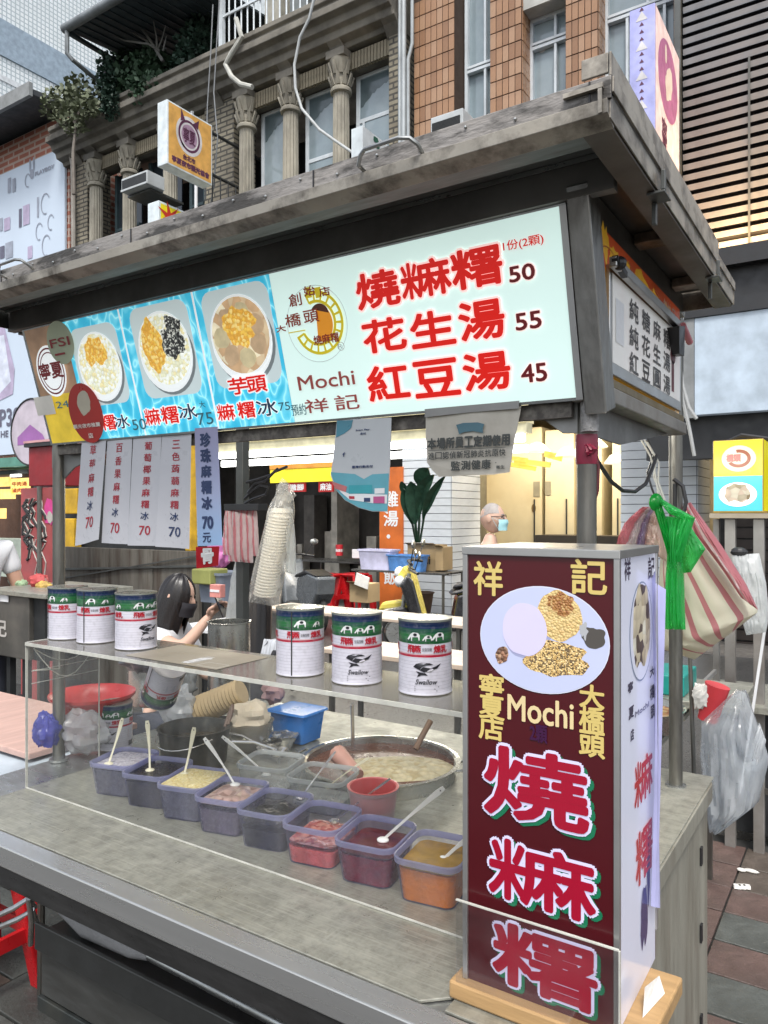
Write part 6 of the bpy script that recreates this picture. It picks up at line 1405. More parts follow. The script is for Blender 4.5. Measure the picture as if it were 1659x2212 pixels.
# beige staff notice
b = MB(); b.prism(hp(ZI, [(330, 65), (700, 30), (1095, -5), (1080, 110), (1035, 330), (1000, 575), (880, 595), (700, 600), (430, 612), (380, 560), (340, 500), (330, 300)], 0), (0, .0015, 0))
for i, v_ in enumerate(b.v): v_.y += .004 * sin(v_.x * 30)
o = tag(b.build('staff_notice', pr('stained_beige_vinyl', (.52, .49, .42), .5, 0, .1, 6, dirt=(.24, .21, .16), dscale=6, damt=.6, bump=.3, bscale=14)), 'stained beige vinyl notice about staff health checks, hanging near the right end', 'notice')
hq('blue_ribbon_print', pr('ribbon_blue', (.07, .16, .20), .5), ZI, [(585, 200), (640, 185), (760, 180), (810, 195), (798, 225), (800, 265), (720, 250), (650, 258), (608, 275), (600, 240)], .006, o)
hq('top_band', pr('band_grey', (.27, .27, .26), .5), ZI, [(335, 75), (1090, 8), (1082, 70), (700, 100), (336, 140)], .006, o)
M_INK = pr('ink_dark_grey', (.055, .06, .055), .5)
for tx, (x0, y0, x1, y1), bd in (('本場所員工定期使用', (360, 395, 1020, 300), .0012), ('進口認偵新冠肺炎抗原快', (365, 478, 985, 412), .0003), ('監測健康', (545, 562, 870, 480), .0006), ('•', (895, 505, 910, 490), 0), ('衛生', (905, 550, 975, 515), .0003)):
    n = len(tx)
    for j, ch in enumerate(tx):
        xa = x0 + (x1 - x0) * j / n; xb = x0 + (x1 - x0) * (j + .88) / n; sl = -(x1 - x0) * .02 * 0
        yo = -.055 * (xa - x0); a = pq.hit(ZI(xa, y0 + yo)); c = pq.hit(ZI(xb, y1 + yo + 8)); b = MB(); put_glyph(b, pq, ch, (a[0], a[1], c[0], c[1]), .0065, bd, n=5); nb(b, 'character', M_INK, o)
hq('rule_line', M_INK, ZI, [(362, 404), (980, 376), (980, 380), (362, 408)], .0065, o)

# ================= rack post: bags and sleeves on the rear left post =================
a = W(487, 1103, Y=2.25); c = W(560, 1088, Y=2.25)
tag(MB().box((a.x, 2.24, a.z), (c.x, 2.30, c.z)).build('rack_bar', M_BLK, bevel=.002), 'short black hanging bar on the square rear left post', 'bar')
def bag(name, outline, Y, thick, m, label, cat, m2=None, stripes=0, amp=.012, fr=9, seed=0, group=None, nu=20, nv=24, tilt=0., par=None, fold=0.):
    """closed pillow between the left and right outline curves (pixels), stripes run along its length"""
    L, R = outline
    def cv(P, t):
        s = t * (len(P) - 1); i = min(int(s), len(P) - 2); f_ = s - i; return (P[i][0] * (1 - f_) + P[i + 1][0] * f_, P[i][1] * (1 - f_) + P[i + 1][1] * f_)
    b = MB(); base = []
    for side in (-1, 1):
        def fn(s, t):
            l, r = cv(L, t), cv(R, t); u = l[0] + (r[0] - l[0]) * s; v = l[1] + (r[1] - l[1]) * s
            p = W(u, v, Y=Y + tilt * t); th = thick * (max(0, 4 * s * (1 - s)) ** .5) * (max(0, min(1, 5 * t, 5 * (1 - t))) ** .5)
            nz = amp * noise.noise(Vector((s * fr, t * fr * .6, seed + side))) + fold * sin(s * pi * 7 + 2 * t + seed)
            p.y += side * th / 2 - abs(nz) * (1 if side < 0 else -1) * min(1, 8 * s, 8 * (1 - s)); return p
        b.grid(fn, nu, nv)
    o = b.build(name, m, par, smooth=True)
    if m2:
        o.data.materials.append(m2)
        for i, p in enumerate(o.data.polygons):
            q = i % (nu * nv); cidx = q % nu
            if stripes(cidx / nu): p.material_index = 1
    if par is None: tag(o, label, cat, group)
    return o
M_PNK = film('pink_bag_film', (.95, .75, .78), .85, .3, (.82, .34, .38), 10, .6, .25); M_PNKW = film('whitish_bag_film', (.95, .9, .92), .85, .3, (.86, .78, .78), 10, .6, .25)
for k, (x0, x1, yb) in enumerate(((484, 500, 1198), (495, 517, 1212), (508, 532, 1208), (520, 545, 1214), (534, 557, 1200))):
    bag('pink_bag', ([(x0 + 4, 1100), (x0, 1140), (x0 - 3 + k, yb)], [(x1 - 3, 1098), (x1, 1140), (x1 + 2, yb + 2)]), 2.25 + .012 * k, .02, M_PNK, 'folded pink and white striped carrier bag, number of five on the black bar', 'bag', M_PNKW, lambda s: int(s * 5) % 2 == 0, .008, 8, k, 'pink bags on the black bar')
bn = [o for o in COL.objects if o.get('group') == 'pink bags on the black bar']
for o, w_ in zip(bn, ('leftmost', 'second from left', 'middle', 'fourth from left', 'rightmost')): o['label'] = w_ + ' of five folded pink striped carrier bags on the black bar'
M_SLV = film('clear_bag_film', (.97, .97, .95), .42, .16, (.92, .90, .86), 14, .12, .5)
sl = thing('cup_sleeve_bag', W(590, 1305, Y=2.2), 'long clear plastic bag full of nested plastic cups, hanging from the black bar', 'bag')
bag('bag', ([(596, 1068), (585, 1120), (568, 1180), (550, 1250), (536, 1300)], [(628, 1055), (628, 1110), (622, 1180), (606, 1250), (602, 1312)]), 2.2, .11, M_SLV, '', '', amp=.006, fr=7, seed=3, par=sl, fold=.004)
M_CUP = pr('milky_cups', (.88, .84, .76), .4, 0, .06, 30)
src = None; pa = W(606, 1110, Y=2.21); pb_ = W(572, 1285, Y=2.21)
for k in range(28):
    p = pa.lerp(pb_, k / 27)
    if src is None:
        src = MB().lathe([(.038, 0), (.046, .003), (.046, .006), (.039, .008), (.037, .022)], (0, 0, 0), 18, closed=True).build('cup', M_CUP, sl, loc=(0, 0, 0)); 
        src.data.transform(Matrix.Translation(wloc(sl))); src.location = p - wloc(sl)
    else: inst(src, 'cup', p, sl, rot=(.1, .2, 0))
bag('plastic_sheet', ([(610, 1030), (600, 1050), (592, 1075)], [(632, 1055), (640, 1070), (625, 1088)]), 2.19, .01, M_SLV, 'loose open top of the clear cup bag folding over', 'plastic')
bag('white_bag', ([(612, 1090), (620, 1150), (622, 1215), (618, 1235)], [(632, 1100), (637, 1180), (636, 1240), (630, 1240)]), 2.23, .03, film('white_tbag', (.95, .97, .96), .7, .3, (.88, .90, .90), 9, .45, .3), 'white plastic carrier bag hanging right of the clear cup bag', 'bag')
bag('white_bag', ([(512, 1205), (500, 1260), (490, 1330), (486, 1385)], [(524, 1205), (530, 1260), (528, 1330), (525, 1385)]), 2.42, .04, MATS['white_tbag'], 'long thin white carrier bag hanging left of the square post', 'bag')
for k, (pts, lb_) in enumerate((([(528, 1078), (545, 1060), (562, 1048), (580, 1052), (574, 1068), (545, 1078), (528, 1088)], 'lower'), ([(532, 1042), (555, 1036), (585, 1026), (600, 1012)], 'upper'), ([(535, 1065), (550, 1045), (572, 1040), (592, 1020), (620, 1008)], 'middle'))):
    tag(MB().tube([W(u, v, Y=2.27) for u, v in pts], .0055, 6).build('cable', M_BLK, smooth=True), lb_ + ' black cable tangled above the black hanging bar', 'cable', 'cables above the bar')
# ---- bags and cables on the rear right post ----
M_GB = film('green_bag_film', (.40, .95, .50), .72, .2, (.06, .62, .17), 8, .42, .5); M_GB2 = film('green_bag_dark', (.1, .7, .2), .9, .25, (.01, .42, .06), 8, .7, .4)
gb = thing('green_bag', W(1460, 1360, Y=2.2), 'bright green plastic carrier bag knotted on the rear right post', 'bag')
bag('bag_body', ([(1436, 1115), (1444, 1190), (1438, 1260), (1427, 1358)], [(1492, 1118), (1474, 1190), (1478, 1270), (1481, 1360)]), 2.22, .07, M_GB, '', '', amp=.008, fr=4, seed=2, par=gb, fold=.010)
bag('bag_handle', ([(1408, 1085), (1422, 1130), (1440, 1190), (1448, 1230)], [(1425, 1080), (1440, 1120), (1452, 1175), (1456, 1230)]), 2.20, .02, M_GB2, '', '', amp=.01, seed=5, par=gb, fold=.004)
bag('bag_handle', ([(1425, 1085), (1445, 1110), (1470, 1120), (1452, 1210)], [(1430, 1078), (1465, 1098), (1502, 1118), (1470, 1215)]), 2.19, .03, M_GB, '', '', amp=.012, seed=6, par=gb)
bag('bag_flap', ([(1470, 1150), (1474, 1200), (1476, 1238)], [(1492, 1138), (1524, 1186), (1492, 1236)]), 2.24, .02, M_GB, '', '', amp=.01, seed=7, par=gb)
MB().ball(W(1417, 1085, Y=2.2), .020, 12, 8, (1, .8, 1.3)).build('knot', M_GB2, gb, smooth=True)
M_CRM = film('cream_bag_film', (.9, .9, .8), .93, .35, (.78, .76, .62), 8, .85, .3); M_STR = film('dusty_red_film', (.8, .5, .5), .93, .35, (.58, .22, .25), 8, .85, .3)
st = thing('striped_bag', W(1520, 1420, Y=2.45), 'large cream and dusty pink striped carrier bag, slanting behind the green bag', 'bag')
def st1(s): return (s * 4.6 + .3) % 1 < .23
bag('bag_body', ([(1428, 1180), (1424, 1280), (1426, 1350), (1425, 1400), (1500, 1425)], [(1484, 1090), (1540, 1190), (1600, 1270), (1640, 1320), (1600, 1352)]), 2.42, .16, M_CRM, '', '', M_STR, st1, .02, 5, 4, nu=34, nv=22, par=st)
bag('bag_fold', ([(1478, 1090), (1500, 1150), (1560, 1230), (1600, 1290)], [(1492, 1085), (1560, 1180), (1612, 1262), (1638, 1318)]), 2.34, .05, M_STR, '', '', M_PNKW, lambda s: .3 < s < .55, .01, 6, 5, par=st)
for k, (L, R, m_, lb) in enumerate((([(1388, 1095), (1350, 1130), (1330, 1180)], [(1402, 1095), (1372, 1130), (1350, 1182)], M_PNK, 'leftmost pink crumpled bag behind the light box top'), ([(1395, 1095), (1372, 1130), (1352, 1182)], [(1408, 1095), (1392, 1130), (1374, 1182)], M_PNKW, 'whitish crumpled bag between pink ones behind the light box top'),
        ([(1398, 1100), (1388, 1130), (1376, 1182)], [(1412, 1100), (1402, 1130), (1390, 1182)], film('lilac_bag_film', (.8, .7, .9), .85, .3, (.66, .54, .74), 9, .7, .3), 'lilac crumpled bag behind the light box top'), ([(1404, 1102), (1395, 1132), (1392, 1182)], [(1432, 1108), (1428, 1140), (1442, 1215)], film('peach_bag_film', (.95, .8, .75), .9, .3, (.84, .66, .60), 9, .8, .3), 'peach crumpled bag beside the green bag'))):
    bag('crumpled_bag', (L, R), 2.26 + .015 * k, .05, m_, lb, 'bag', None, 0, .02, 8, k, 'bags bunched behind the light box')
# cables
def cable(pts, Y, r, m, label, ys=None): return tag(MB().tube([W(u, v, Y=Y if ys is None else Y + ys * i) for i, (u, v) in enumerate(pts)], r, 8).build('cable', m, smooth=True), label, 'cable')
cable([(1284, 985), (1300, 1010), (1320, 1040), (1345, 1060), (1372, 1062), (1395, 1045), (1410, 1010), (1418, 985)], 1.75, .0052, M_BLK, 'thick black cable drooping between the two right posts', .07)
cable([(1400, 950), (1412, 985), (1398, 1020), (1408, 1055), (1420, 1085)], 2.26, .003, M_BLK, 'thin black cable running down to the green knot')
cable([(1455, 1035), (1475, 1050), (1482, 1085), (1476, 1110), (1465, 1122), (1458, 1095), (1458, 1045)], 2.3, .006, M_BLK, 'looped thick black cable right of the rear right post')
for k, (pts, lb) in enumerate((([(1385, 950), (1405, 985), (1415, 1020), (1424, 1080)], 'left white wire hanging beside the rear right post'), ([(1392, 950), (1418, 990), (1412, 1030), (1430, 1075)], 'middle white wire hanging beside the rear right post'), ([(1398, 955), (1424, 1000), (1422, 1040), (1436, 1080)], 'right beige wire hanging beside the rear right post'))):
    cable(pts, 2.25, .0028, pr('wire_white', (.5, .5, .46), .5), lb)
cable([(1284, 880 + 80), (1292, 1010), (1290, 1060), (1284, 1080)], 1.5, .004, pr('wire_maroon', (.10, .015, .02), .5), 'short dark red wire beside the front right post')
# red tape on the front right post
b = MB().lathe([(.0205, 1.802), (.022, 1.81), (.0225, 1.85), (.021, 1.862)], (PX['fr'][0], PX['fr'][1], 0), 20, closed=True)
tag(b.build('red_tape', pr('maroon_tape', (.26, .02, .05), .4), smooth=True), 'maroon tape wound round the front right post just under the sign', 'tape')
bag('tape_tail', ([(1262, 960), (1264, 975), (1266, 985)], [(1275, 958), (1292, 970), (1282, 982)]), 1.45, .008, pr('maroon_tape', (1, 1, 1)), 'loose end of maroon tape on the front right post', 'tape', nu=6, nv=6)
# clear bag with a red cup hanging low on the right
wb = thing('clear_bag', W(1580, 1780, Y=2.65), 'big translucent white plastic bag hanging low at the right behind the cart', 'bag')
M_CB = film('translucent_bag', (.92, .95, .97), .6, .2, (.82, .86, .90), 6, .22, .4, streak=(1, 1, .5))
bag('bag', ([(1590, 1490), (1515, 1560), (1512, 1640), (1525, 1740), (1536, 1795)], [(1610, 1495), (1645, 1590), (1662, 1640), (1640, 1730), (1548, 1797)]), 2.65, .2, M_CB, '', '', amp=.05, fr=6, seed=4, par=wb, fold=.012)
bag('inner_fold', ([(1640, 1560), (1612, 1640), (1605, 1680)], [(1655, 1600), (1640, 1660), (1622, 1690)]), 2.6, .04, M_BAGW, '', '', amp=.02, fr=6, seed=9, par=wb)
t = thing('red_cup', W(1530, 1560, Y=2.7), 'tilted red and white paper cup above the translucent bag', 'cup')
a = W(1528, 1555, Y=2.7); c = W(1550, 1480, Y=2.7); MB().tube([a, c], [.032, .040], 16).build('cup', pr('cup_red', (.55, .04, .05), .4), t, smooth=True)
c2 = W(1515, 1505, Y=2.68); b = MB(); crumple(b, c2, .03, .025, .04, .5, 3, 4); b.build('napkin', M_PAPER, t)
# ================= right side: prep table, second stall =================
pt_ = thing('prep_table', (-.9, 3.2, 0), 'steel prep table behind the right end of the cart', 'table')
MB().box((-1.25, 2.62, .90), (-.61, 3.80, .92)).build('top', M_STF, pt_, bevel=.002)
MB().box((-.625, 2.60, .955), (-.612, 3.8, .975)).build('rail', M_RIM, pt_)
for x, y in ((-1.2, 2.65), (-.66, 2.65), (-1.2, 3.75), (-.66, 3.75)): MB().box((x, y, 0), (x + .035, y + .035, .9)).build('leg', M_POST, pt_)
c = Vector((-.72, 2.80, .921)); t = thing('stew_pan', c, 'shiny steel pan of orange-brown stew on the prep table', 'pan')
MB().lathe([(.12, 0), (.15, .03), (.165, .08), (.17, .085), (.16, .083), (.15, .05), (.001, .045)], c, 28, closed=True).build('pan', M_POT, t, smooth=True)
MB().lathe([(.152, .06), (.001, .072)], c, 28, closed=True).build('stew', speck('stew', (.45, .22, .08), [(.6, .38, .2), (.3, .1, .03), (.5, .35, .15)], 40, .5, .4), t)
a = W(1423, 1500, Y=3.1); c = W(1478, 1462, Y=3.1)
tag(MB().box((a.x - .1, 3.1, a.z), (c.x, 3.35, c.z)).build('teal_box', pr('teal_plastic', (.01, .22, .19), .4), bevel=.006), 'teal plastic box on a raised shelf behind the cart', 'plastic box')
tag(MB().box((a.x - .12, 3.05, a.z - .03), (c.x + .2, 3.5, a.z - .001)).build('raised_shelf', M_STF, bevel=.003), 'steel shelf holding the teal box', 'shelf')
for (u, v0, v1, r, Y, lb) in ((1500, 1700, 1290, .007, 2.7, 'thin steel pole right of the rear right post'),):
    a = W(u, v0, Y=Y); c = W(u - 14, v1, Y=Y); tag(MB().tube([(a.x, Y, 0), a, c], r, 8).build('thin_pole', M_POST, smooth=True), lb, 'pole')
s2 = thing('second_stall', (.9, 4.3, 0), 'second food stall frame of steel posts at the right edge, under the yellow box sign', 'stall')
def dp(u, Y): return W(u, 1300, Y=Y).x
for (u, Y, w_, zt) in ((1578, 4.2, .05, 1.68), (1548, 4.35, .03, 1.68), (1640, 4.2, .05, 1.68)):
    x = dp(u, Y); MB().box((x - w_ / 2, Y - .02, 0), (x + w_ / 2, Y + .02, zt)).build('post', pr('pale_post', (.30, .29, .27), .45, .4, dirt=(.12, .07, .05)), s2, bevel=.002)
x0_, x1_ = dp(1540, 4.25), dp(1700, 4.25)
MB().box((x0_, 4.15, 1.685), (x1_, 4.5, 1.71)).build('shelf', pr('tan_shelf', (.35, .30, .22), .6), s2)
MB().box((x0_ - .1, 4.1, .72), (x1_, 4.7, .75)).build('counter', M_STF, s2)
MB().box((x0_ + .02, 4.3, .05), (x1_, 4.7, .7)).build('cabinet', M_DK, s2)
MB().bar((x0_, 4.2, .35), (x1_, 4.2, .30), .025).build('brace', M_POST, s2)
MB().bar((dp(1655, 4.0), 4.0, 1.2), (dp(1600, 4.0), 4.0, .35), .012).build('white_stay', M_WHT, s2)
# rolls of nested lids in clear wrap
def roll(u, v0, v1, Y, r, label, n=16):
    a = W(u, v0, Y=Y); c = W(u, v1, Y=Y); t = thing('lid_stack', a, label, 'stack of lids', 'stacks of clear lids')
    rr = random.Random(int(u)); src = None
    for k in range(n):
        z = a.z + (c.z - a.z) * k / n; p = Vector((a.x + rr.uniform(-.004, .004), Y, z)); hh = (c.z - a.z) / n
        if src is None:
            src = MB().lathe([(r * .8, 0), (r, hh * .3), (r, hh * .6), (r * .82, hh * .9)], (0, 0, 0), 16, closed=True).build('lid', film('lid_plastic', (.85, .87, .86), .7, .12, (.42, .42, .40), 25, .3, .7), t, loc=(0, 0, 0)); src.location = p - wloc(t); lb0 = src
        else: inst(src, 'lid', p, t, rot=(rr.uniform(-.05, .05), rr.uniform(-.05, .05), 0))
roll(1600, 1195, 1108, 4.1, .075, 'stack of clear lids under the yellow box sign')
roll(1500, 1470, 1335, 3.55, .085, 'left of two tall stacks of clear lids behind the cart')
roll(1530, 1470, 1330, 3.5, .075, 'right of two tall stacks of clear lids behind the cart')
roll(1645, 1480, 1370, 4.05, .07, 'stack of clear lids at the right edge on the second stall')
bag('white_bag', ([(1580, 1200), (1590, 1260), (1600, 1330), (1612, 1372)], [(1640, 1195), (1655, 1260), (1662, 1330), (1655, 1365)]), 3.9, .12, MATS['white_tbag'], 'white plastic bag hanging on the second stall post', 'bag', fold=.01, amp=.03)
tag(MB().ball(W(1596, 1192, Y=3.9), .028, 12, 8, (1.4, 1, .8)).build('black_knot', M_BLK), 'black bundle hanging above the white bag on the second stall', 'bundle')
# yellow and blue box sign
YB0 = 4.15; a = W(1540, 1108, Y=YB0); c = W(1649, 947, Y=YB0); cm = W(1600, 1028, Y=YB0)
t = thing('small_box_sign', ((a.x + c.x) / 2, YB0 + .14, a.z), 'small illuminated box sign, yellow above and blue below, at the right', 'sign')
MB().box((a.x, YB0, a.z), (c.x, YB0 + .28, c.z)).build('box', pr('box_sign_case', (.45, .30, .06), .4), t, bevel=.003)
bp_ = Plane((a.x, YB0 - .001, a.z), (1, 0, 0), (0, 0, 1)); W_, H_ = c.x - a.x, c.z - a.z; hm = cm.z - a.z
def b2(n, m, fn): b = MB(); fn(b); nb(b, n, m, t)
b2('yellow_half', sg('box_yellow', (.75, .66, .01), .35), lambda b: qd(b, bp_, (.004, hm, W_ - .004, H_ - .004), .0005))
b2('blue_half', sg('box_cyan', (.06, .48, .56), .35), lambda b: qd(b, bp_, (.004, .01, W_ - .004, hm - .0005), .0005))
b2('emblem', sg('box_cream_disk', (.72, .66, .48), .35), lambda b: disk(b, bp_, (W_ * .52, hm + (H_ - hm) * .48), W_ * .34, (H_ - hm) * .36, .0012, 28))
b2('emblem_ring', S_BRN, lambda b: ring(b, bp_, (W_ * .52, hm + (H_ - hm) * .48), W_ * .24, (H_ - hm) * .25, W_ * .07, .0018, 24, -2.6, 1.8))
b2('emblem_text', sg('box_pink', (.6, .15, .12), .3), lambda b: put_glyph(b, bp_, '橋頭', (W_ * .28, hm + (H_ - hm) * .40, W_ * .56, hm + (H_ - hm) * .60), .0024, .002))
b2('plate_picture', S_WHT, lambda b: disk(b, bp_, (W_ * .5, hm * .50), W_ * .38, hm * .33, .0012, 28))
b2('food_picture', speck('dumplings', (.42, .36, .24), [(.55, .5, .38), (.2, .15, .08), (.5, .4, .3)], 30, .5, .5, .3), lambda b: disk(b, bp_, (W_ * .5, hm * .54), W_ * .25, hm * .25, .0018, 20, wob=.4, seed=3))
bs_ = Plane((c.x + .001, YB0, a.z), (0, 1, 0), (0, 0, 1))
b2('yellow_side', MATS['box_yellow'], lambda b: qd(b, bs_, (.004, .01, .276, H_ - .004), .0005))
MB().tube([(a.x + .05, YB0 + .1, c.z), (a.x + .12, YB0 + .1, c.z + .03), (a.x + .25, YB0 + .12, c.z + .005)], .012, 6).build('cable_tie', M_BLK, t)
# drainpipe and cables left of the blank screen
ex = []
for k, (pts, lb) in enumerate((([(1455, 655), (1462, 760), (1475, 860), (1490, 930), (1500, 985)], 'grey cable running down between the cart sign and the blank screen'), ([(1462, 720), (1474, 830), (1488, 880), (1505, 905)], 'second grey cable bending towards the lower corner of the blank screen'))):
    cable(pts, 3.2, .007, pr('wire_grey', (.30, .31, .31), .5), lb)
t = tag(MB().lathe([(.03, -.06), (.034, -.04), (.034, .045), (.02, .06)], W(1458, 668, Y=3.2), 14).build('white_insulator', M_WHT, smooth=True), 'small white fitting at the top of the cables beside the blank screen', 'fitting')

# ================= sign boxes on poles above the cart roof =================
# orange night-market sign: face looks right, white edge looks at us
X1 = -9.95; Pn = Plane((X1, 0, 0), (0, 1, 0), (0, 0, 1))
q = [Pn.hit(p) for p in ((361, 217), (459, 268), (458, 402), (361, 352))]
y0 = (q[0][0] + q[3][0]) / 2; y1 = (q[1][0] + q[2][0]) / 2; z0 = (q[3][1] + q[2][1]) / 2; z1 = (q[0][1] + q[1][1]) / 2
wl = W(340, 280, Y=y0).x
t = thing('night_market_sign', ((X1 + wl) / 2, (y0 + y1) / 2, z0), 'square orange box sign with a round purple emblem, above the cart roof at left', 'sign')
MB().box((wl, y0, z0), (X1, y1, z1)).build('box', pr('sign_white_edge', (.60, .66, .68), .4, es=.05), t, bevel=.01)
Pn = Plane((X1 + .002, 0, 0), (0, 1, 0), (0, 0, 1))
def ps(n, m, fn): b = MB(); fn(b); nb(b, n, m, t)
ps('orange_face', pr('market_orange', (.62, .34, .09), .4, es=.05), lambda b: qd(b, Pn, (y0 + .03, z0 + .03, y1 - .03, z1 - .03), .001))
cy, cz = y0 + (y1 - y0) * .47, z0 + (z1 - z0) * .60; r = (y1 - y0) * .24
M_EW = pr('emblem_white', (.62, .60, .60), .4); M_EP = pr('emblem_plum', (.10, .03, .07), .4); M_EM = pr('emblem_mauve', (.36, .24, .33), .4)
ps('emblem_ground', M_EW, lambda b: disk(b, Pn, (cy, cz), r * 1.2, r * 1.35, .003, 32))
ps('emblem_ring', M_EP, lambda b: ring(b, Pn, (cy, cz), r * 1.0, r * 1.1, r * .16, .005, 32, -2.4, 4.2))
ps('emblem_disk', M_EM, lambda b: disk(b, Pn, (cy, cz), r * .72, r * .8, .005, 28))
ps('emblem_horn', M_EP, lambda b: b.poly([Pn.P(cy - r * .8, cz + r * .8, .007), Pn.P(cy - r * .4, cz + r * 1.0, .007), Pn.P(cy - r * .75, cz + r * 1.7, .007)]))
ps('emblem_horn', M_EP, lambda b: b.poly([Pn.P(cy + r * .3, cz + r * 1.0, .007), Pn.P(cy + r * .8, cz + r * .8, .007), Pn.P(cy + r * .9, cz + r * 1.5, .007)]))
ps('emblem_text', M_EP, lambda b: put_glyph(b, Pn, '寧夏', (cy - r * .55, cz - r * .5, cy + r * .55, cz + r * .5), .007, r * .02))
ps('lettering', M_EP, lambda b: put_glyph(b, Pn, '台北市', (cy - r * .55, z0 + (z1 - z0) * .20, cy + r * .55, z0 + (z1 - z0) * .28), .004, r * .02))
ps('lettering', M_EP, lambda b: put_glyph(b, Pn, '寧夏夜市觀光協會', (y0 + (y1 - y0) * .10, z0 + (z1 - z0) * .08, y0 + (y1 - y0) * .92, z0 + (z1 - z0) * .17), .004, r * .03))
for dz in (.25, .95): MB().tube([((X1 + wl) / 2, y1, z0 + (z1 - z0) * dz), ((X1 + wl) / 2, y1 + 1.6, z0 + (z1 - z0) * dz + .02)], .03, 6).build('bracket', M_DK, t)
for k in range(6): MB().tube([((X1 + wl) / 2 + .02, y1 + .1 + .2 * k, z0 - .45), ((X1 + wl) / 2 + .02, y1 + .1 + .2 * k, z0 + .3)], .012, 5).build('cage_bar', M_DK, t)
# small yellow sign half hidden by the roof
X2 = -10.3; Pn2 = Plane((X2, 0, 0), (0, 1, 0), (0, 0, 1)); a = Pn2.hit((343, 432)); c = Pn2.hit((388, 455)); wl2 = W(319, 450, Y=a[0]).x
t = thing('yellow_sign', ((X2 + wl2) / 2, a[0], a[1] - 1.8), 'small yellow box sign with a red star shape, mostly hidden by the cart roof', 'sign')
MB().box((wl2, a[0], a[1] - 1.8), (X2, c[0] + .9, a[1])).build('box', MATS['sign_white_edge'], t, bevel=.01)
Pn2 = Plane((X2 + .002, 0, 0), (0, 1, 0), (0, 0, 1))
ps('yellow_face', pr('sign_lemon', (.78, .64, .01), .4, es=.05), lambda b: qd(b, Pn2, (a[0] + .04, a[1] - 1.76, c[0] + .86, a[1] - .04), .001))
def star(b):
    cc = Pn2.hit((367, 472)); P = []
    for k in range(14): rr_ = .30 if k % 2 == 0 else .10; P.append(Pn2.P(cc[0] + rr_ * cos(k * pi / 7), cc[1] + rr_ * sin(k * pi / 7), .003))
    b.poly(P)
ps('red_star', pr('sign_scarlet', (.6, .04, .02), .4), star)
# lilac box sign by the louvres
X3 = W(1467, 300, Y=9.7).x; 
P3 = Plane((X3, 0, 0), (0, 1, 0), (0, 0, 1))
Y3a = W(1415, 300, X=X3).y; Y3b = W(1467, 300, X=X3).y; wl3 = W(1360, 100, Y=Y3a).x
z1a = P3.hit((1415, 5))[1]; z0a = W(1467, 372, X=X3).z - 1.2
t = t_lilac = thing('lilac_box_sign', ((X3 + wl3) / 2, (Y3a + Y3b) / 2, z0a), 'tall lilac and white box sign with a purple oval, at the roof corner', 'sign')
MB().box((wl3, Y3a, z0a), (X3, Y3b, z1a)).build('box', pr('lilac_case', (.36, .37, .66), .4, es=.08), t, bevel=.004)
P3 = Plane((X3 + .002, 0, 0), (0, 1, 0), (0, 0, 1))
ps('white_face', pr('pinkish_face', (.66, .56, .60), .4, es=.1), lambda b: qd(b, P3, (Y3a + .01, z0a + .01, Y3b - .01, z1a - .01), .001))
co = P3.hit((1440, 172)); ry_ = (P3.hit((1440, 88))[1] - P3.hit((1440, 255))[1]) / 2; rx3 = (Y3b - Y3a) * .40
ps('purple_oval', pr('oval_purple', (.36, .14, .32), .4), lambda b: disk(b, P3, ((Y3a + Y3b) / 2, co[1]), rx3, ry_, .003, 30))
ps('oval_emblem', M_EW, lambda b: (disk(b, P3, ((Y3a + Y3b) / 2, co[1]), rx3 * .38, ry_ * .45, .005, 16, wob=.6, seed=4), disk(b, P3, ((Y3a + Y3b) / 2 - rx3 * .25, co[1] + ry_ * .6), rx3 * .1, ry_ * .25, .005, 10)))
for k, ch in enumerate('寧夏'):
    v_ = 263 + k * 45; c_ = P3.hit((1428 + k * 3, v_)); ps('character', M_EP, lambda b: put_glyph(b, P3, ch, (Y3a + (Y3b - Y3a) * .25, c_[1] - .2, Y3a + (Y3b - Y3a) * .45, c_[1] + .1), .003, .008))
P4 = Plane((wl3, Y3a - .002, 0), (1, 0, 0), (0, 0, 1)); w3 = X3 - wl3
for k in range(20):
    v_ = 20 + k * 16; c_ = P4.hit((1388, v_)); big = k % 4 == 1; s_ = .065 if big else .026
    ps('star_print' if big else 'arrow_print', M_EW if big else M_EP, lambda b: b.poly([P4.P(w3 * .48 - s_, c_[1] - s_ * .6, .001), P4.P(w3 * .48 + s_, c_[1] - s_ * .6, .001), P4.P(w3 * .48, c_[1] + s_, .001)]))

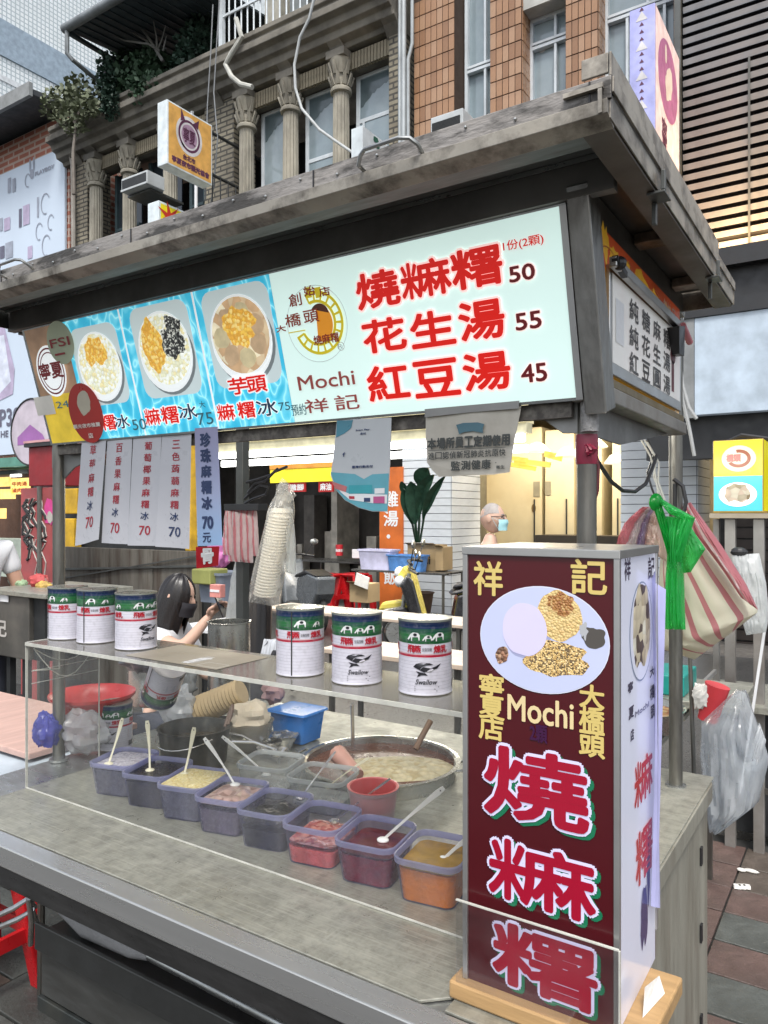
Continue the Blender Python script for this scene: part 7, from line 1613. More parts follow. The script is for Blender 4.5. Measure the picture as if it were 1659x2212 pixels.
# ================= shrubs on the balcony =================
def leafmat(n, c): return pr(n, c, .55, 0, .45, 9, spec=.3)
LM = [leafmat('leaf_dark', (.020, .045, .030)), leafmat('leaf_mid', (.038, .075, .042)), leafmat('leaf_pale', (.13, .15, .09))]
def shrub(name, clumps, label, mi, n, ls, seed, branches=(), bark=(.12, .10, .09)):
    rr = random.Random(seed); c0 = clumps[0][0]
    t = thing(name, (c0.x, c0.y, min(c.z - r[2] for c, r in clumps)), label, 'shrub')
    b = MB()
    tot = sum(r[0] * r[2] for c, r in clumps)
    for c, r in clumps:
        for k in range(int(n * r[0] * r[2] / tot)):
            while True:
                v = Vector((rr.uniform(-1, 1), rr.uniform(-1, 1), rr.uniform(-1, 1)))
                if v.length < 1 and noise.noise(v * 2.2 + Vector((seed, 0, 0))) > -.15 - .3 * (1 - v.length): break
            p = c + Vector((v.x * r[0], v.y * r[1], v.z * r[2])); s = ls * rr.uniform(.6, 1.5)
            d = Vector((rr.uniform(-1, 1), rr.uniform(-1, 1), rr.uniform(-.3, 1))).normalized(); w_ = d.orthogonal().normalized() * s * .34
            b.add([p, p + d * s * .5 + w_, p + d * s, p + d * s * .5 - w_], [(0, 1, 2, 3)])
    b.build('foliage', LM[mi], t, flip=False)['kind'] = 'stuff'
    bk = pr('bark_%s' % name, bark, .8)
    for pts, r_ in branches: MB().tube(pts, [r_ * (1 - .6 * k / (len(pts) - 1)) for k in range(len(pts))], 6).build('branch', bk, t, smooth=True)
    return t
def BWp(u, v, Y=10.5): return W(u, v, Y=Y)
cl = [(BWp(300, 185, 10.4), (.75, .5, .55)), (BWp(340, 160, 10.6), (.5, .5, .5)), (BWp(262, 205, 10.3), (.45, .4, .55)), (BWp(290, 120, 10.8), (.7, .5, .5)), (BWp(325, 200, 10.2), (.5, .4, .35))]
br = [([BWp(352, 132, 10.3), BWp(320, 80, 10.2), BWp(292, 45, 10.1), BWp(272, 22, 10.1)], .035), ([BWp(345, 110, 10.3), BWp(320, 95, 10.1), BWp(270, 88, 10.0), BWp(243, 75, 10.0)], .028), ([BWp(320, 90, 10.2), BWp(285, 70, 10.1), BWp(245, 35, 10.0)], .024),
      ([BWp(340, 120, 10.3), BWp(338, 80, 10.2), BWp(330, 38, 10.1)], .026), ([BWp(340, 110, 10.3), BWp(350, 85, 10.2), BWp(358, 55, 10.1)], .02), ([BWp(352, 110, 10.2), BWp(358, 85, 10.2), BWp(360, 78, 10.1)], .02)]
shrub('balcony_shrub', cl, 'large dark shrub with bare pale stems on the old building balcony', 1, 5200, .10, 3, br, (.20, .20, .19))
shrub('balcony_shrub', [(BWp(420, 115, 10.5), (.35, .4, .55)), (BWp(445, 60, 10.8), (.4, .4, .6)), (BWp(400, 140, 10.3), (.3, .3, .3))], 'smaller dark shrub left of the balcony grille', 0, 1800, .10, 5)
shrub('hanging_creeper', [(BWp(232, 170, 9.9), (.22, .2, .6)), (BWp(240, 225, 9.9), (.25, .2, .35))], 'creeper climbing the balcony corner post', 0, 1100, .08, 8)
shrub('rooftop_shrub', [(BWp(130, 225, 9.8), (.55, .4, .35)), (BWp(175, 205, 9.8), (.4, .4, .4)), (BWp(195, 225, 9.7), (.3, .3, .3)), (BWp(160, 262, 9.7), (.35, .3, .35))], 'straggly pale green shrub growing at the left end of the old building', 2, 1150, .10, 6, [([BWp(160, 420, 9.6), BWp(158, 330, 9.6), BWp(165, 260, 9.7), BWp(190, 190, 9.7)], .045), ([BWp(165, 270, 9.7), BWp(140, 235, 9.7)], .03)], (.16, .14, .12))

# ================= light canopy and far street furniture =================
cn = thing('light_canopy', W(600, 1000, Y=8.5), 'long cream fluorescent light fixture hanging in front of the arcade', 'lamp')
def FZ_(u, v, Y): return W(u, v, Y=Y).z
Yc = 8.5; zz = lambda v: FZ_(600, v, Yc)
xa, xb_ = W(468, 1000, Y=Yc).x, W(1136, 1000, Y=Yc).x
M_CRF = pr('cream_fixture', (.62, .55, .32), .5, es=.22); M_TUBE = pr('lit_tube', (1, 1, .95), .5, var=.01, es=2.6, rvar=0)
MB().box((xa, Yc, zz(950)), (xb_, Yc + .25, zz(900))).build('fascia', M_CRF, cn)
MB().box((xa, Yc + .02, zz(968)), (xb_, Yc + .2, zz(950))).build('reflector', pr('cream_shade', (.45, .42, .28), .5, es=.12), cn)
for v0, v1, dy in ((984, 970, 0), (1002, 988, .08)): MB().box((xa + .02, Yc - .01 + dy, zz(v0)), (xb_ - .02, Yc + .05 + dy, zz(v1))).build('tube', M_TUBE, cn, bevel=.01)
for q in (.15, .5, .85): x = xa + (xb_ - xa) * q; MB().tube([(x, Yc + .1, zz(930)), (x, Yc + .1, 4.6)], .01, 6).build('hanger', M_BLK, cn)
for k in range(3):   # the light those tubes throw
    ld = bpy.data.lights.new('canopy_lamp', 'AREA'); ld.energy = 25; ld.shape = 'RECTANGLE'; ld.size = 2.2; ld.size_y = .12; ld.color = (1, .93, .80)
    lo = bpy.data.objects.new('canopy_lamp', ld); COL.objects.link(lo); lo.location = (xa + (xb_ - xa) * (k + .5) / 3, Yc - .05, zz(1004)); lo.rotation_euler = (radians(-35), 0, 0)
# tables in the arcade
def table(name, u0, u1, v, Y, z_, dep, m, label, th=.03):
    a = W(u0, v, Y=Y); c = W(u1, v, Y=Y); z_ = a.z if z_ is None else z_
    t = thing(name, ((a.x + c.x) / 2, Y + dep / 2, 0), label, 'table')
    MB().box((a.x, Y, z_ - th), (c.x, Y + dep, z_)).build('top', m, t, bevel=.004)
    for x in (a.x + .05, c.x - .08):
        for y in (Y + .04, Y + dep - .07): MB().box((x, y, 0), (x + .03, y + .03, z_ - th)).build('leg', M_POST, t)
    return t, a.x, c.x, z_
M_DT = pr('dark_table_top', (.05, .05, .048), .3); M_LW = pr('pale_wood_top', (.52, .42, .33), .45, 0, .15, 3, stretch=(1, 8, 8)); M_SW = pr('steel_table', (.32, .31, .28), .4, .6)
t1, xa, xb_, z1 = table('folding_table', 636, 795, 1209, 11.0, None, .8, M_DT, 'dark round-edged table in the arcade with a red can on it')
t2, xc, xd, z2 = table('folding_table', 758, 962, 1229, 9.3, None, .7, M_DT, 'dark folding table carrying the white and blue baskets')
def basket(u0, u1, vb, vt, Y, z_, m, label, dep=.3, open_=True):
    a = W(u0, vb, Y=Y); c = W(u1, vt, Y=Y); h = a.z and (c.z - a.z); z_ = a.z if z_ is None else z_
    t = thing('basket', ((a.x + c.x) / 2, Y + dep / 2, z_), label, 'basket'); w_ = c.x - a.x; cc = (a.x + w_ / 2, Y + dep / 2)
    b = MB(); loft(b, [[p + Vector((cc[0], cc[1], 0)) for p in L] for L in (rsq(w_ * .85, dep * .8, .03, z_), rsq(w_ * .95, dep * .95, .04, z_ + h * .95), rsq(w_, dep, .04, z_ + h), rsq(w_ * .9, dep * .9, .03, z_ + h * .98), rsq(w_ * .82, dep * .78, .03, z_ + h * .3))]); b.build('tray', m, t, smooth=True)
    b = MB(); loft(b, [[p + Vector((cc[0], cc[1], 0)) for p in L] for L in (rsq(w_ * 1.02, dep * 1.02, .04, z_ + h * .93), rsq(w_ * 1.03, dep * 1.03, .04, z_ + h * 1.02))], False, False); b.build('rim', m, t)
    return t
M_LBK = pr('lavender_plastic', (.55, .55, .74), .35); M_BBK = pr('blue_basket_plastic', (.09, .24, .56), .35, var=.4, vscale=12)
basket(770, 843, 1226, 1186, 9.35, z2, M_LBK, 'pale lavender rectangular basket on the dark folding table')
basket(832, 911, 1226, 1194, 9.3, z2, M_BBK, 'mottled blue basket on the dark folding table', .25)
M_CARD = pr('cardboard', (.36, .26, .14), .85, 0, .12, 4)
def carton(u0, u1, vb, vt, Y, dep, label, z_=None, text=None, rz=0.):
    a = W(u0, vb, Y=Y); c = W(u1, vt, Y=Y); z_ = a.z if z_ is None else z_
    t = thing('cardboard_box', ((a.x + c.x) / 2, Y + dep / 2, z_), label, 'box')
    MB().box((a.x, Y, z_), (c.x, Y + dep, c.z)).build('box', M_CARD, t, bevel=.004)
    MB().hexa([(a.x, Y, c.z), (c.x, Y, c.z), (c.x, Y - .08, c.z + .03), (a.x, Y - .08, c.z + .03), (a.x, Y + .004, c.z + .003), (c.x, Y + .004, c.z + .003), (c.x, Y - .08, c.z + .034), (a.x, Y - .08, c.z + .034)]).build('flap', M_CARD, t)
    if text: pl_b = Plane((0, Y - .002, 0), (1, 0, 0), (0, 0, 1)); b = MB(); w_ = c.x - a.x; put_glyph(b, pl_b, text, (a.x + w_ * .08, z_ + .1, a.x + w_ * .8, z_ + .22), .001, .004); nb(b, 'lettering', M_DK, t)
    return t
carton(880, 942, 1228, 1178, 9.6, .35, 'cardboard carton with dark printing behind the blue basket', z2, 'Ucci')
carton(940, 957, 1232, 1182, 9.55, .3, 'narrow cardboard carton beside the printed carton')
carton(755, 795, 1300, 1262, 8.6, .3, 'opened cardboard box with white flaps in front of the folding table')
b = MB(); a = W(765, 1262, Y=8.5); b.hexa([a + Vector(v) for v in ((0, 0, 0), (.22, 0, -.06), (.22, .02, -.06), (0, .02, 0), (.04, .0, .16), (.25, 0, .10), (.25, .02, .10), (.04, .02, .16))]); tag(b.build('box_lid', M_PAPER), 'white inner flap standing up from the opened cardboard box', 'box lid')
c = W(733, 1200, Y=11.1); t = thing('red_can', c, 'red drink can with a white band on the dark arcade table', 'can'); MB().tube([c, c + Vector((0, 0, .2))], .07, 14).build('can', pr('can_red', (.5, .03, .04), .35), t, smooth=True); MB().lathe([(.0705, .07), (.0705, .12)], c, 14, closed=True).build('band', M_WHT, t)
c = W(760, 1206, Y=10.9); tag(MB().box((c.x, 10.9, c.z), (c.x + .22, 11.0, c.z + .16)).build('tissue_box', M_WHT, bevel=.01), 'white tissue box right of the red can', 'box')
# red plastic stools
M_RST = pr('stool_red', (.55, .015, .02), .3)
def stool(label):
    t = thing('plastic_stool', (0, 0, 0), label, 'stool', 'red plastic stools')
    b = MB(); loft(b, [rsq(.26, .26, .05, .43), rsq(.28, .28, .05, .45), rsq(.27, .27, .05, .46), rsq(.2, .2, .05, .462)]); b.build('seat', M_RST, t, smooth=True)
    for sx in (-1, 1):
        for sy in (-1, 1):
            MB().hexa([(sx * .17 - .03, sy * .17 - .03, 0), (sx * .17 + .03, sy * .17 - .03, 0), (sx * .17 + .03, sy * .17 + .03, 0), (sx * .17 - .03, sy * .17 + .03, 0), (sx * .115 - .035, sy * .115 - .035, .44), (sx * .115 + .035, sy * .115 - .035, .44), (sx * .115 + .035, sy * .115 + .035, .44), (sx * .115 - .035, sy * .115 + .035, .44)]).build('leg', M_RST, t, bevel=.006)
    b = MB()
    for s in (-1, 1): b.bar((-.14, s * .15, .2), (.14, s * .15, .2), .02, .05); b.bar((s * .15, -.14, .2), (s * .15, .14, .2), .02, .05)
    b.build('brace', M_RST, t); return t
st0 = stool('red plastic stool in the arcade, left of three')
def put_stool(o, u, v, Y, lb, s=1.):
    p = W(u, v, Y=Y); o.location = (p.x, Y, 0); o['label'] = lb; o.scale = (s,) * 3
put_stool(st0, 710, 1240, 10.3, 'nearest red stool, beside the scooter in the arcade', 1.5)
for u, Y, lb, s in ((765, 10.6, 'red stool behind the opened cardboard box', 1.5), (672, 11.6, 'farthest red stool under the dark arcade table', 1.3)):
    o = copy_tree(st0); put_stool(o, u, 1240, Y, lb, s)
# big-leaf plant
pt3 = thing('banana_plant', (W(905, 1200, Y=9.9).x, 9.9, 0), 'potted plant with big upright dark green paddle leaves by the white pillar', 'plant')
pot_ = W(903, 1175, Y=9.9)
MB().lathe([(.16, 0), (.24, .5), (.26, .52), (.22, .5), (.001, .48)], (pot_.x, 9.9, 0), 20, closed=True).build('pot', pr('clay_dark', (.10, .06, .04), .8), pt3, smooth=True)
lf = leafmat('paddle_leaf', (.018, .055, .035))
for (pts, w_) in (([(903, 1172), (898, 1120), (895, 1070), (888, 1040)], .13), ([(905, 1172), (908, 1100), (915, 1055), (938, 1025)], .10), ([(900, 1172), (890, 1120), (880, 1085), (872, 1055)], .09), ([(908, 1172), (918, 1110), (935, 1068), (962, 1028)], .07), ([(900, 1060), (910, 1035), (925, 1010)], .13), ([(888, 1100), (876, 1060), (868, 1040)], .06)):
    P = [W(u, v, Y=9.9 - .1 * i) for i, (u, v) in enumerate(pts)]; b = MB(); n = 12; V = []; F = []
    for k in range(n + 1):
        s = k / n * (len(P) - 1); i = min(int(s), len(P) - 2); p = P[i].lerp(P[i + 1], s - i); ww = w_ * (sin(pi * min(1, max(0, (k / n - .25) / .75))) ** .7 if k / n > .25 else .12); d = (P[i + 1] - P[i]).normalized(); sd2 = d.cross(Vector((FX, FY, 0))).normalized()
        V += [p - sd2 * ww + Vector((0, -.03, 0)), p + Vector((0, .02, 0)), p + sd2 * ww + Vector((0, -.03, 0))]
    for k in range(n): i = k * 3; F += [(i, i + 1, i + 4, i + 3), (i + 1, i + 2, i + 5, i + 4)]
    b.add(V, F); b.build('leaf', lf, pt3, smooth=True, flip=False)
# scooters, mostly hidden: front and rear parts of two bikes
def scooter(p, rz, body, label, sc=1.):
    t = thing('scooter', (0, 0, 0), label, 'scooter')
    tyre = pr('tyre_black', (.02, .02, .02), .8)
    for x in (-.62, .62):
        w_ = MB(); P = [(x + .22 * cos(2 * pi * k / 20), 0, .25 + .22 * sin(2 * pi * k / 20)) for k in range(21)]; w_.tube(P, .045, 8, False); wo = w_.build('wheel', tyre, t, smooth=True)
        MB().lathe([(.15, -.02), (.16, 0), (.15, .02)], (0, 0, 0), 16).build('rim', M_ST, wo).location = (x, 0, .25); wo.children[0].rotation_euler.x = pi / 2
    def side(pts, y0, y1, n, m): b = MB(); b.prism([(x, y0, z) for x, z in pts], (0, y1 - y0, 0)); b.build(n, m, t, bevel=.03)
    side([(-.85, .55), (-.9, .78), (-.5, .82), (-.1, .72), (-.05, .45), (-.3, .3), (-.7, .4)], -.14, .14, 'rear_body', body)
    side([(-.85, .80), (-.45, .86), (-.05, .77), (-.02, .72), (-.5, .80)], -.15, .15, 'seat', M_BLK)
    side([(-.2, .28), (.3, .28), (.34, .36), (-.2, .36)], -.16, .16, 'footboard', M_BLK)
    side([(.28, .3), (.42, .3), (.60, .85), (.52, .98), (.44, .9)], -.17, .17, 'leg_shield', body)
    side([(.40, .48), (.85, .44), (.8, .54), (.55, .58)], -.07, .07, 'front_fender', body)
    MB().tube([(.62, 0, .25), (.48, 0, .98)], .025, 8).build('fork', M_ST, t); MB().tube([(.40, -.33, 1.0), (.47, -.15, 1.03), (.47, .15, 1.03), (.40, .33, 1.0)], .018, 8).build('handlebar', M_BLK, t)
    MB().ball((.60, 0, .88), .09, 12, 8, (.7, 1, .8)).build('headlight', M_WHT, t, smooth=True)
    for s in (-1, 1): MB().tube([(.43, s * .2, 1.02), (.38, s * .3, 1.2)], .006, 6).build('mirror_stem', M_BLK, t); MB().ball((.38, s * .32, 1.22), .07, 10, 6, (.3, 1, .7)).build('mirror', M_ST, t, smooth=True)
    t.location = p; t.rotation_euler.z = rz; t.scale = (sc,) * 3; return t
p = W(655, 1240, Y=8.9); scooter((p.x, p.y, 0), radians(150), pr('scooter_grey', (.10, .11, .12), .25, coat=.5), 'dark grey scooter parked before the arcade with white mirrors', 1.05)
p = W(960, 1230, Y=8.3); scooter((p.x + .1, p.y, 0), radians(200), pr('scooter_yellow', (.62, .52, .10), .25, coat=.5), 'yellow and black scooter parked in front of the white pillar', 1.1)
p = W(920, 1230, Y=8.0); scooter((p.x + .2, p.y + .2, 0), radians(215), pr('scooter_black', (.02, .02, .022), .25, coat=.5), 'black scooter parked beside the yellow one', 1.0)
# near tables between the cart and the arcade
t3, *_ = table('wood_table', 560, 1000, 1312, 5.2, None, .45, M_LW, 'long pale wooden table top behind the cart', .025)
t4, *_ = table('wood_table', 690, 1000, 1400, 4.0, None, .45, M_LW, 'lower pale wooden table right behind the milk tins', .03)
t5, *_ = table('white_table', 372, 470, 1352, 3.45, None, .5, M_WHT, 'white table in front of the seated woman', .025)
basket(420, 478, 1300, 1240, 4.25, None, pr('grey_bin', (.20, .23, .28), .4), 'grey-blue plastic bin behind the woman phone hand', .3)
heap('pink_bundle', (470, 1215), 1.45, .10, .1, .14, pr('pink_bundle', (.50, .15, .36), .6), 'pink bundle of bags on the grey-blue bin', 'bundle', seed=21); 
COL.objects[-1].location = W(472, 1235, Y=4.6)
c = W(434, 1238, Y=4.2); tag(MB().box((c.x - .11, 4.2, c.z - .09), (c.x + .1, 4.4, c.z + .03)).build('green_tray', pr('olive_tray', (.25, .26, .08), .5), bevel=.01), 'olive green tray above the grey bin', 'tray')
c = W(464, 1275, Y=2.9); t = thing('pink_box', c, 'small pink and white packet near the woman phone', 'packet'); MB().box((c.x - .04, 2.9, c.z - .04), (c.x + .04, 2.94, c.z + .03)).build('packet', pr('salmon_packet', (.62, .25, .22), .5), t, bevel=.003); MB().box((c.x - .035, 2.897, c.z - .01), (c.x + .035, 2.8995, c.z + .003)).build('band', M_WHT, t)
# ================= left stall =================
ls = thing('left_stall', (-4, 3.4, 0), 'dark grey metal stall counter at the left edge, with vegetables on top', 'stall')
a = W(-30, 1283, Y=2.65); c = W(62, 1283, Y=2.65); zt = W(40, 1277, Y=2.65).z
MB().box((a.x, 2.65, zt - .42), (c.x, 3.2, zt - .03)).build('body', pr('stall_body', (.10, .095, .085), .5, .3, .3, 3, dirt=(.2, .18, .15), dscale=3), ls, bevel=.006)
MB().box((a.x, 2.62, zt - .028), (W(98, 1283, Y=2.62).x, 3.25, zt)).build('top', M_STF, ls, bevel=.003)
MB().box((c.x + .004, 2.68, zt - .42), (W(97, 1283, Y=2.68).x, 3.2, zt - .03)).build('side_panel', M_DK, ls)
for u in (18, 52, 90): x = W(u, 1500, Y=2.7).x; MB().box((x - .02, 2.7, 0), (x + .02, 2.74, zt - .42)).build('leg', M_DK, ls)
P_ = Plane((0, 2.648, 0), (1, 0, 0), (0, 0, 1)); b = MB(); put_glyph(b, P_, '記', px_rect(P_, (-14, 1372), (14, 1340)), .001, .003); nb(b, 'character', pr('faded_white', (.45, .43, .4), .7), ls)
MB().box((W(0, 1280, Y=2.64).x, 2.64, W(10, 1300, Y=2.64).z), (W(17, 1280, Y=2.64).x, 2.646, W(10, 1280, Y=2.64).z)).build('paper_label', M_WHT, ls)
tag(MB().lathe([(.002, -.08), (.08, -.05), (.10, 0), (.08, .05), (.002, .08)], W(40, 1520, Y=3.4), 14).build('black_tank', M_BLK, smooth=True), 'round black tank on the ground under the left stall', 'tank')
for k, (u, v, r_, m_, lb) in enumerate(((42, 1262, .05, pr('cabbage_green', (.30, .42, .25), .6, var=.4, vscale=30), 'pale green cabbage on the left stall'), (30, 1255, .035, pr('cabbage_white', (.55, .62, .5), .6, var=.2, vscale=30), 'small whitish vegetable beside the cabbage'), (82, 1254, .055, pr('melon_red', (.45, .07, .07), .5, var=.3), 'red and green bundle of vegetables on the left stall'), (95, 1268, .05, pr('veg_mix', (.45, .30, .08), .6, var=.6, vscale=40), 'orange and yellow vegetables at the right of the left stall'))):
    c = W(u, v, Y=2.9); b = MB(); crumple(b, c, r_ * 1.3, r_, r_ * .8, .4, 3, k + 30); tag(b.build('vegetable', m_, smooth=True), lb, 'vegetable')
tag(MB().lathe([(.10, 0), (.16, .015), (.155, .018), (.001, .006)], W(85, 1277, Y=2.9), 24, closed=True).build('plate', pr('plate_pink', (.58, .45, .42), .4)), 'pinkish plate under the vegetables on the left stall', 'plate')
# graffiti wall
gwl = thing('graffiti_wall', (W(80, 1100, Y=4.0).x, 4.0, 0), 'dusty red wall with black and white graffiti behind the left post', 'wall')
a = W(45, 1055, Y=4.0); c = W(119, 1055, Y=4.0)
MB().box((a.x, 4.0, 0), (c.x, 4.08, a.z)).build('wall', pr('graffiti_red', (.34, .07, .07), .7, 0, .3, 4, dirt=(.12, .09, .10), dscale=3), gwl, bevel=.003)
pg = Plane((0, 3.998, 0), (1, 0, 0), (0, 0, 1)); rg = random.Random(4)
gm = [pr('graffiti_black', (.03, .03, .03), .7), pr('graffiti_grey', (.45, .42, .38), .7)]
def squig(P, r_, m): b = MB(); b.tube([pg.P(*pg.hit(p), .003) for p in P], r_, 5); b.build('paint_stroke', m, gwl, smooth=True)
for k in range(13):
    u = rg.uniform(52, 92); v = rg.uniform(1068, 1170); P = [(u, v)]
    for j in range(5): u += rg.uniform(-11, 11); v += rg.uniform(4, 16); P.append((min(112, max(50, u)), v))
    squig(P, .014, gm[0]); squig([(p[0] + 2.5, p[1] - 1) for p in P], .005, gm[1])
for P in ([(78, 1165), (72, 1190), (82, 1215), (76, 1240), (88, 1255)], [(92, 1150), (98, 1175), (90, 1190), (100, 1215), (96, 1250)]): squig(P, .006, gm[1])
b = MB(); disk(b, pg, pg.hit((107, 1105)), .075, .12, .004, 16, wob=.4, seed=3); nb(b, 'pink_tag', pr('graffiti_pink', (.60, .06, .25), .6), gwl)
b = MB(); disk(b, pg, pg.hit((109, 1118)), .045, .055, .007, 14, wob=.3, seed=5); nb(b, 'face_tag', gm[1], gwl)
# red box and round arrow sign
a = W(62, 1050, Y=3.6); c = W(120, 962, Y=3.6)
t = thing('red_awning_box', ((a.x + c.x) / 2, 3.6, a.z), 'dark red box with a striped lid next to the left post', 'box'); MB().box((a.x, 3.6, a.z), (c.x, 3.9, c.z)).build('box', pr('box_maroon', (.24, .015, .02), .5), t, bevel=.004)
MB().box((a.x - .02, 3.57, c.z), (c.x, 3.93, c.z + .03)).build('lid', M_BLK, t); MB().box((a.x - .02, 3.565, c.z + .032), (c.x, 3.94, c.z + .05)).build('lid_stripe', pr('stripe_pink', (.55, .3, .3), .5), t)
c = W(66, 933, Y=3.9); t = thing('arrow_sign', c, 'round pale sign with a purple upward arrow, left of the menu sign', 'sign')
rr_ = (W(108, 933, Y=3.9).x - W(24, 933, Y=3.9).x) / 2
MB().prism([c + Vector((rr_ * cos(2 * pi * k / 36), 0, rr_ * .98 * sin(2 * pi * k / 36))) for k in range(36)], (0, .08, 0)).build('disk', pr('sign_pale_pink', (.52, .46, .52), .5, dirt=(.4, .36, .4)), t, bevel=.004)
pa_ = Plane((0, 3.898, 0), (1, 0, 0), (0, 0, 1)); b = MB(); b.poly([pa_.P(*pa_.hit(p), .001) for p in ((38, 962), (100, 955), (92, 938), (65, 917), (38, 945))]); nb(b, 'arrow', pr('arrow_purple', (.30, .12, .34), .5), t)
b = MB(); P = [(c.x + rr_ * 1.01 * cos(2 * pi * k / 36), c.y - .002, c.z + rr_ * .99 * sin(2 * pi * k / 36)) for k in range(37)]; b.tube(P, .008, 6, False); b.build('rim', M_DK, t, smooth=True)
MB().tube([(c.x, 3.99, c.z), (c.x, 3.99, 0)], .025, 8).build('pole', M_POST, t)
# distant yellow-lit stall signs at far left
fs_ = thing('distant_stall', (W(25, 1100, Y=6.5).x, 6.5, 0), 'distant stall with glowing yellow menu boards under a green awning', 'stall')
def fbx(n, u0, v0, u1, v1, Y, m, d=.1): a = W(u0, v0, Y=Y); c = W(u1, v1, Y=Y); return MB().box((a.x, Y, a.z), (c.x, Y + d, c.z)).build(n, m, fs_)
fbx('awning', -40, 1012, 62, 985, 6.3, pr('awning_green', (.10, .26, .20), .6), 1.0)
fbx('dark_band', -40, 1028, 60, 1013, 6.45, M_DK); 
M_YG = pr('glow_yellow', (.75, .50, .14), .5, es=.7, var=.35, vscale=9)
for (u0, v0, u1, v1) in ((-20, 1052, 20, 1030), (23, 1068, 62, 1032), (0, 1078, 30, 1056), (-20, 1120, 10, 1098)): 
    o = fbx('menu_board', u0, v0, u1, v1, 6.5, M_YG, .03); 
P_ = Plane((0, 6.498, 0), (1, 0, 0), (0, 0, 1)); 
for tx, r in (('牛肉湯', (26, 1050, 58, 1040)), ('滷肉飯', (26, 1064, 58, 1054))): b = MB(); put_glyph(b, P_, tx, px_rect(P_, (r[0], r[1]), (r[2], r[3])), .002, .004); nb(b, 'lettering', pr('glow_red', (.55, .12, .02), .5), fs_)
fbx('back', -60, 1300, 60, 990, 7.0, pr('warm_dark', (.10, .05, .03), .7))
fbx('counter', -60, 1240, 45, 1165, 6.4, pr('pale_counter', (.35, .40, .34), .5), .3)
fbx('lamp', 22, 1030, 40, 1024, 6.35, M_TUBE, .05)
# pink and pale tables left of the cart
def slab(u0, v0, u1, v1, u2, v2, Z, m, name, label, wl=1.6, wd=.6):
    p = W(u1, v1, Z=Z); t = thing(name, (p.x, p.y, 0), label, 'table')
    MB().box((p.x - wl, p.y, Z - .025), (p.x, p.y + wd, Z)).build('top', m, t, bevel=.004)
    for x in (p.x - .08, p.x - wl + .05):
        for y in (p.y + .04, p.y + wd - .08): MB().tube([(x, y, 0), (x, y, Z - .025)], .013, 8).build('leg', M_POST, t)
    return t
slab(0, 0, 62, 1628, 0, 0, .80, pr('pink_wood_top', (.50, .33, .28), .45, 0, .15, 3, stretch=(8, 1, 8)), 'pink_table', 'pinkish wood-grain folding table left of the cart', 1.2, .5)
slab(0, 0, 95, 1715, 0, 0, .76, pr('pale_blue_top', (.42, .48, .53), .4), 'pale_table', 'pale blue-grey table edge beside the left end of the cart', 1.2, .33)
# red stool and steel frame under the counter at lower left
o = copy_tree(st0); p = W(-48, 1880, Z=.45); o.location = (p.x - .05, p.y, 0); o.scale = (1, 1, 1); o['label'] = 'red plastic stool at the lower left beside the cart'
t = thing('tube_stool', W(50, 1990, Z=.3), 'bent steel tube stool frame at the lower left', 'stool')
for pts in ([(-20, 1985), (30, 1962), (62, 1940), (75, 1960)], [(-20, 2010), (40, 1985), (70, 1965), (78, 1990)], [(62, 1940), (68, 1990), (66, 2040)]): MB().tube([W(u, v, Y=1.35 + .03 * i) for i, (u, v) in enumerate(pts)], .009, 8).build('tube', M_ST, t, smooth=True)
# folded umbrella on the lower shelf
um = thing('folded_umbrella', (-1.4, 1.1, .70), 'folded grey umbrella lying on the shelf under the counter', 'umbrella')
a = Vector((-1.66, 1.10, .738)); c = Vector((-.72, 1.085, .728))
MB().tube([a, a.lerp(c, .12), a.lerp(c, .30), a.lerp(c, .36)], [.010, .030, .022, .010], 10).build('canopy', pr('umbrella_grey', (.24, .24, .24), .6, bump=.4), um, smooth=True)
MB().tube([a.lerp(c, .35), c], .011, 10).build('shaft', M_ST, um, smooth=True)
MB().tube([a + Vector((-.02, .05, .01)), a.lerp(c, .2) + Vector((0, .03, .012)), a.lerp(c, .35)], [.006, .012, .008], 8).build('rib', M_ST, um, smooth=True)
for dz in (.15, .5, .85): MB().box(((wl3 + X3) / 2 - .02, Y3b, z0a + (z1a - z0a) * dz), ((wl3 + X3) / 2 + .02, 10.6, z0a + (z1a - z0a) * dz + .05)).build('wall_bracket', M_DK, t_lilac)
# ================= people =================
M_SKIN = pr('skin', (.46, .27, .19), .5, 0, .06, 8, spec=.4); M_HAIRB = pr('black_hair', (.012, .010, .010), .35, 0, .3, 30, stretch=(8, 8, .6)); M_HAIRG = pr('grey_stubble', (.34, .31, .29), .9, 0, .2, 30)
M_TEE = pr('white_tee', (.66, .67, .68), .9, 0, .06, 6, bump=.2, bscale=12); M_PANT = pr('dark_trousers', (.03, .035, .05), .9)
def skinned(name, J, E, m, parent, root, extra=None, lv=2):
    names = list(J); me = bpy.data.meshes.new(name); me.from_pydata([Vector(J[k][:3]) for k in names], [(names.index(a), names.index(b)) for a, b in E], [])
    o = bpy.data.objects.new(name, me); COL.objects.link(o); sk = o.modifiers.new('s', 'SKIN'); sk.use_smooth_shade = True
    for i, k in enumerate(names):
        v = me.skin_vertices[0].data[i]; r = J[k][3]; v.radius = (r, r * (J[k][4] if len(J[k]) > 4 else 1)); v.use_root = (k == root)
    sb = o.modifiers.new('d', 'SUBSURF'); sb.levels = lv; sb.render_levels = lv
    dg = bpy.context.evaluated_depsgraph_get(); nm = bpy.data.meshes.new_from_object(o.evaluated_get(dg)); bpy.data.objects.remove(o)
    b = MB(); b.add([v.co for v in nm.vertices], [tuple(p.vertices) for p in nm.polygons]); bpy.data.meshes.remove(nm)
    if extra: extra(b)
    return b.build(name, m, parent, smooth=True, flip=False)
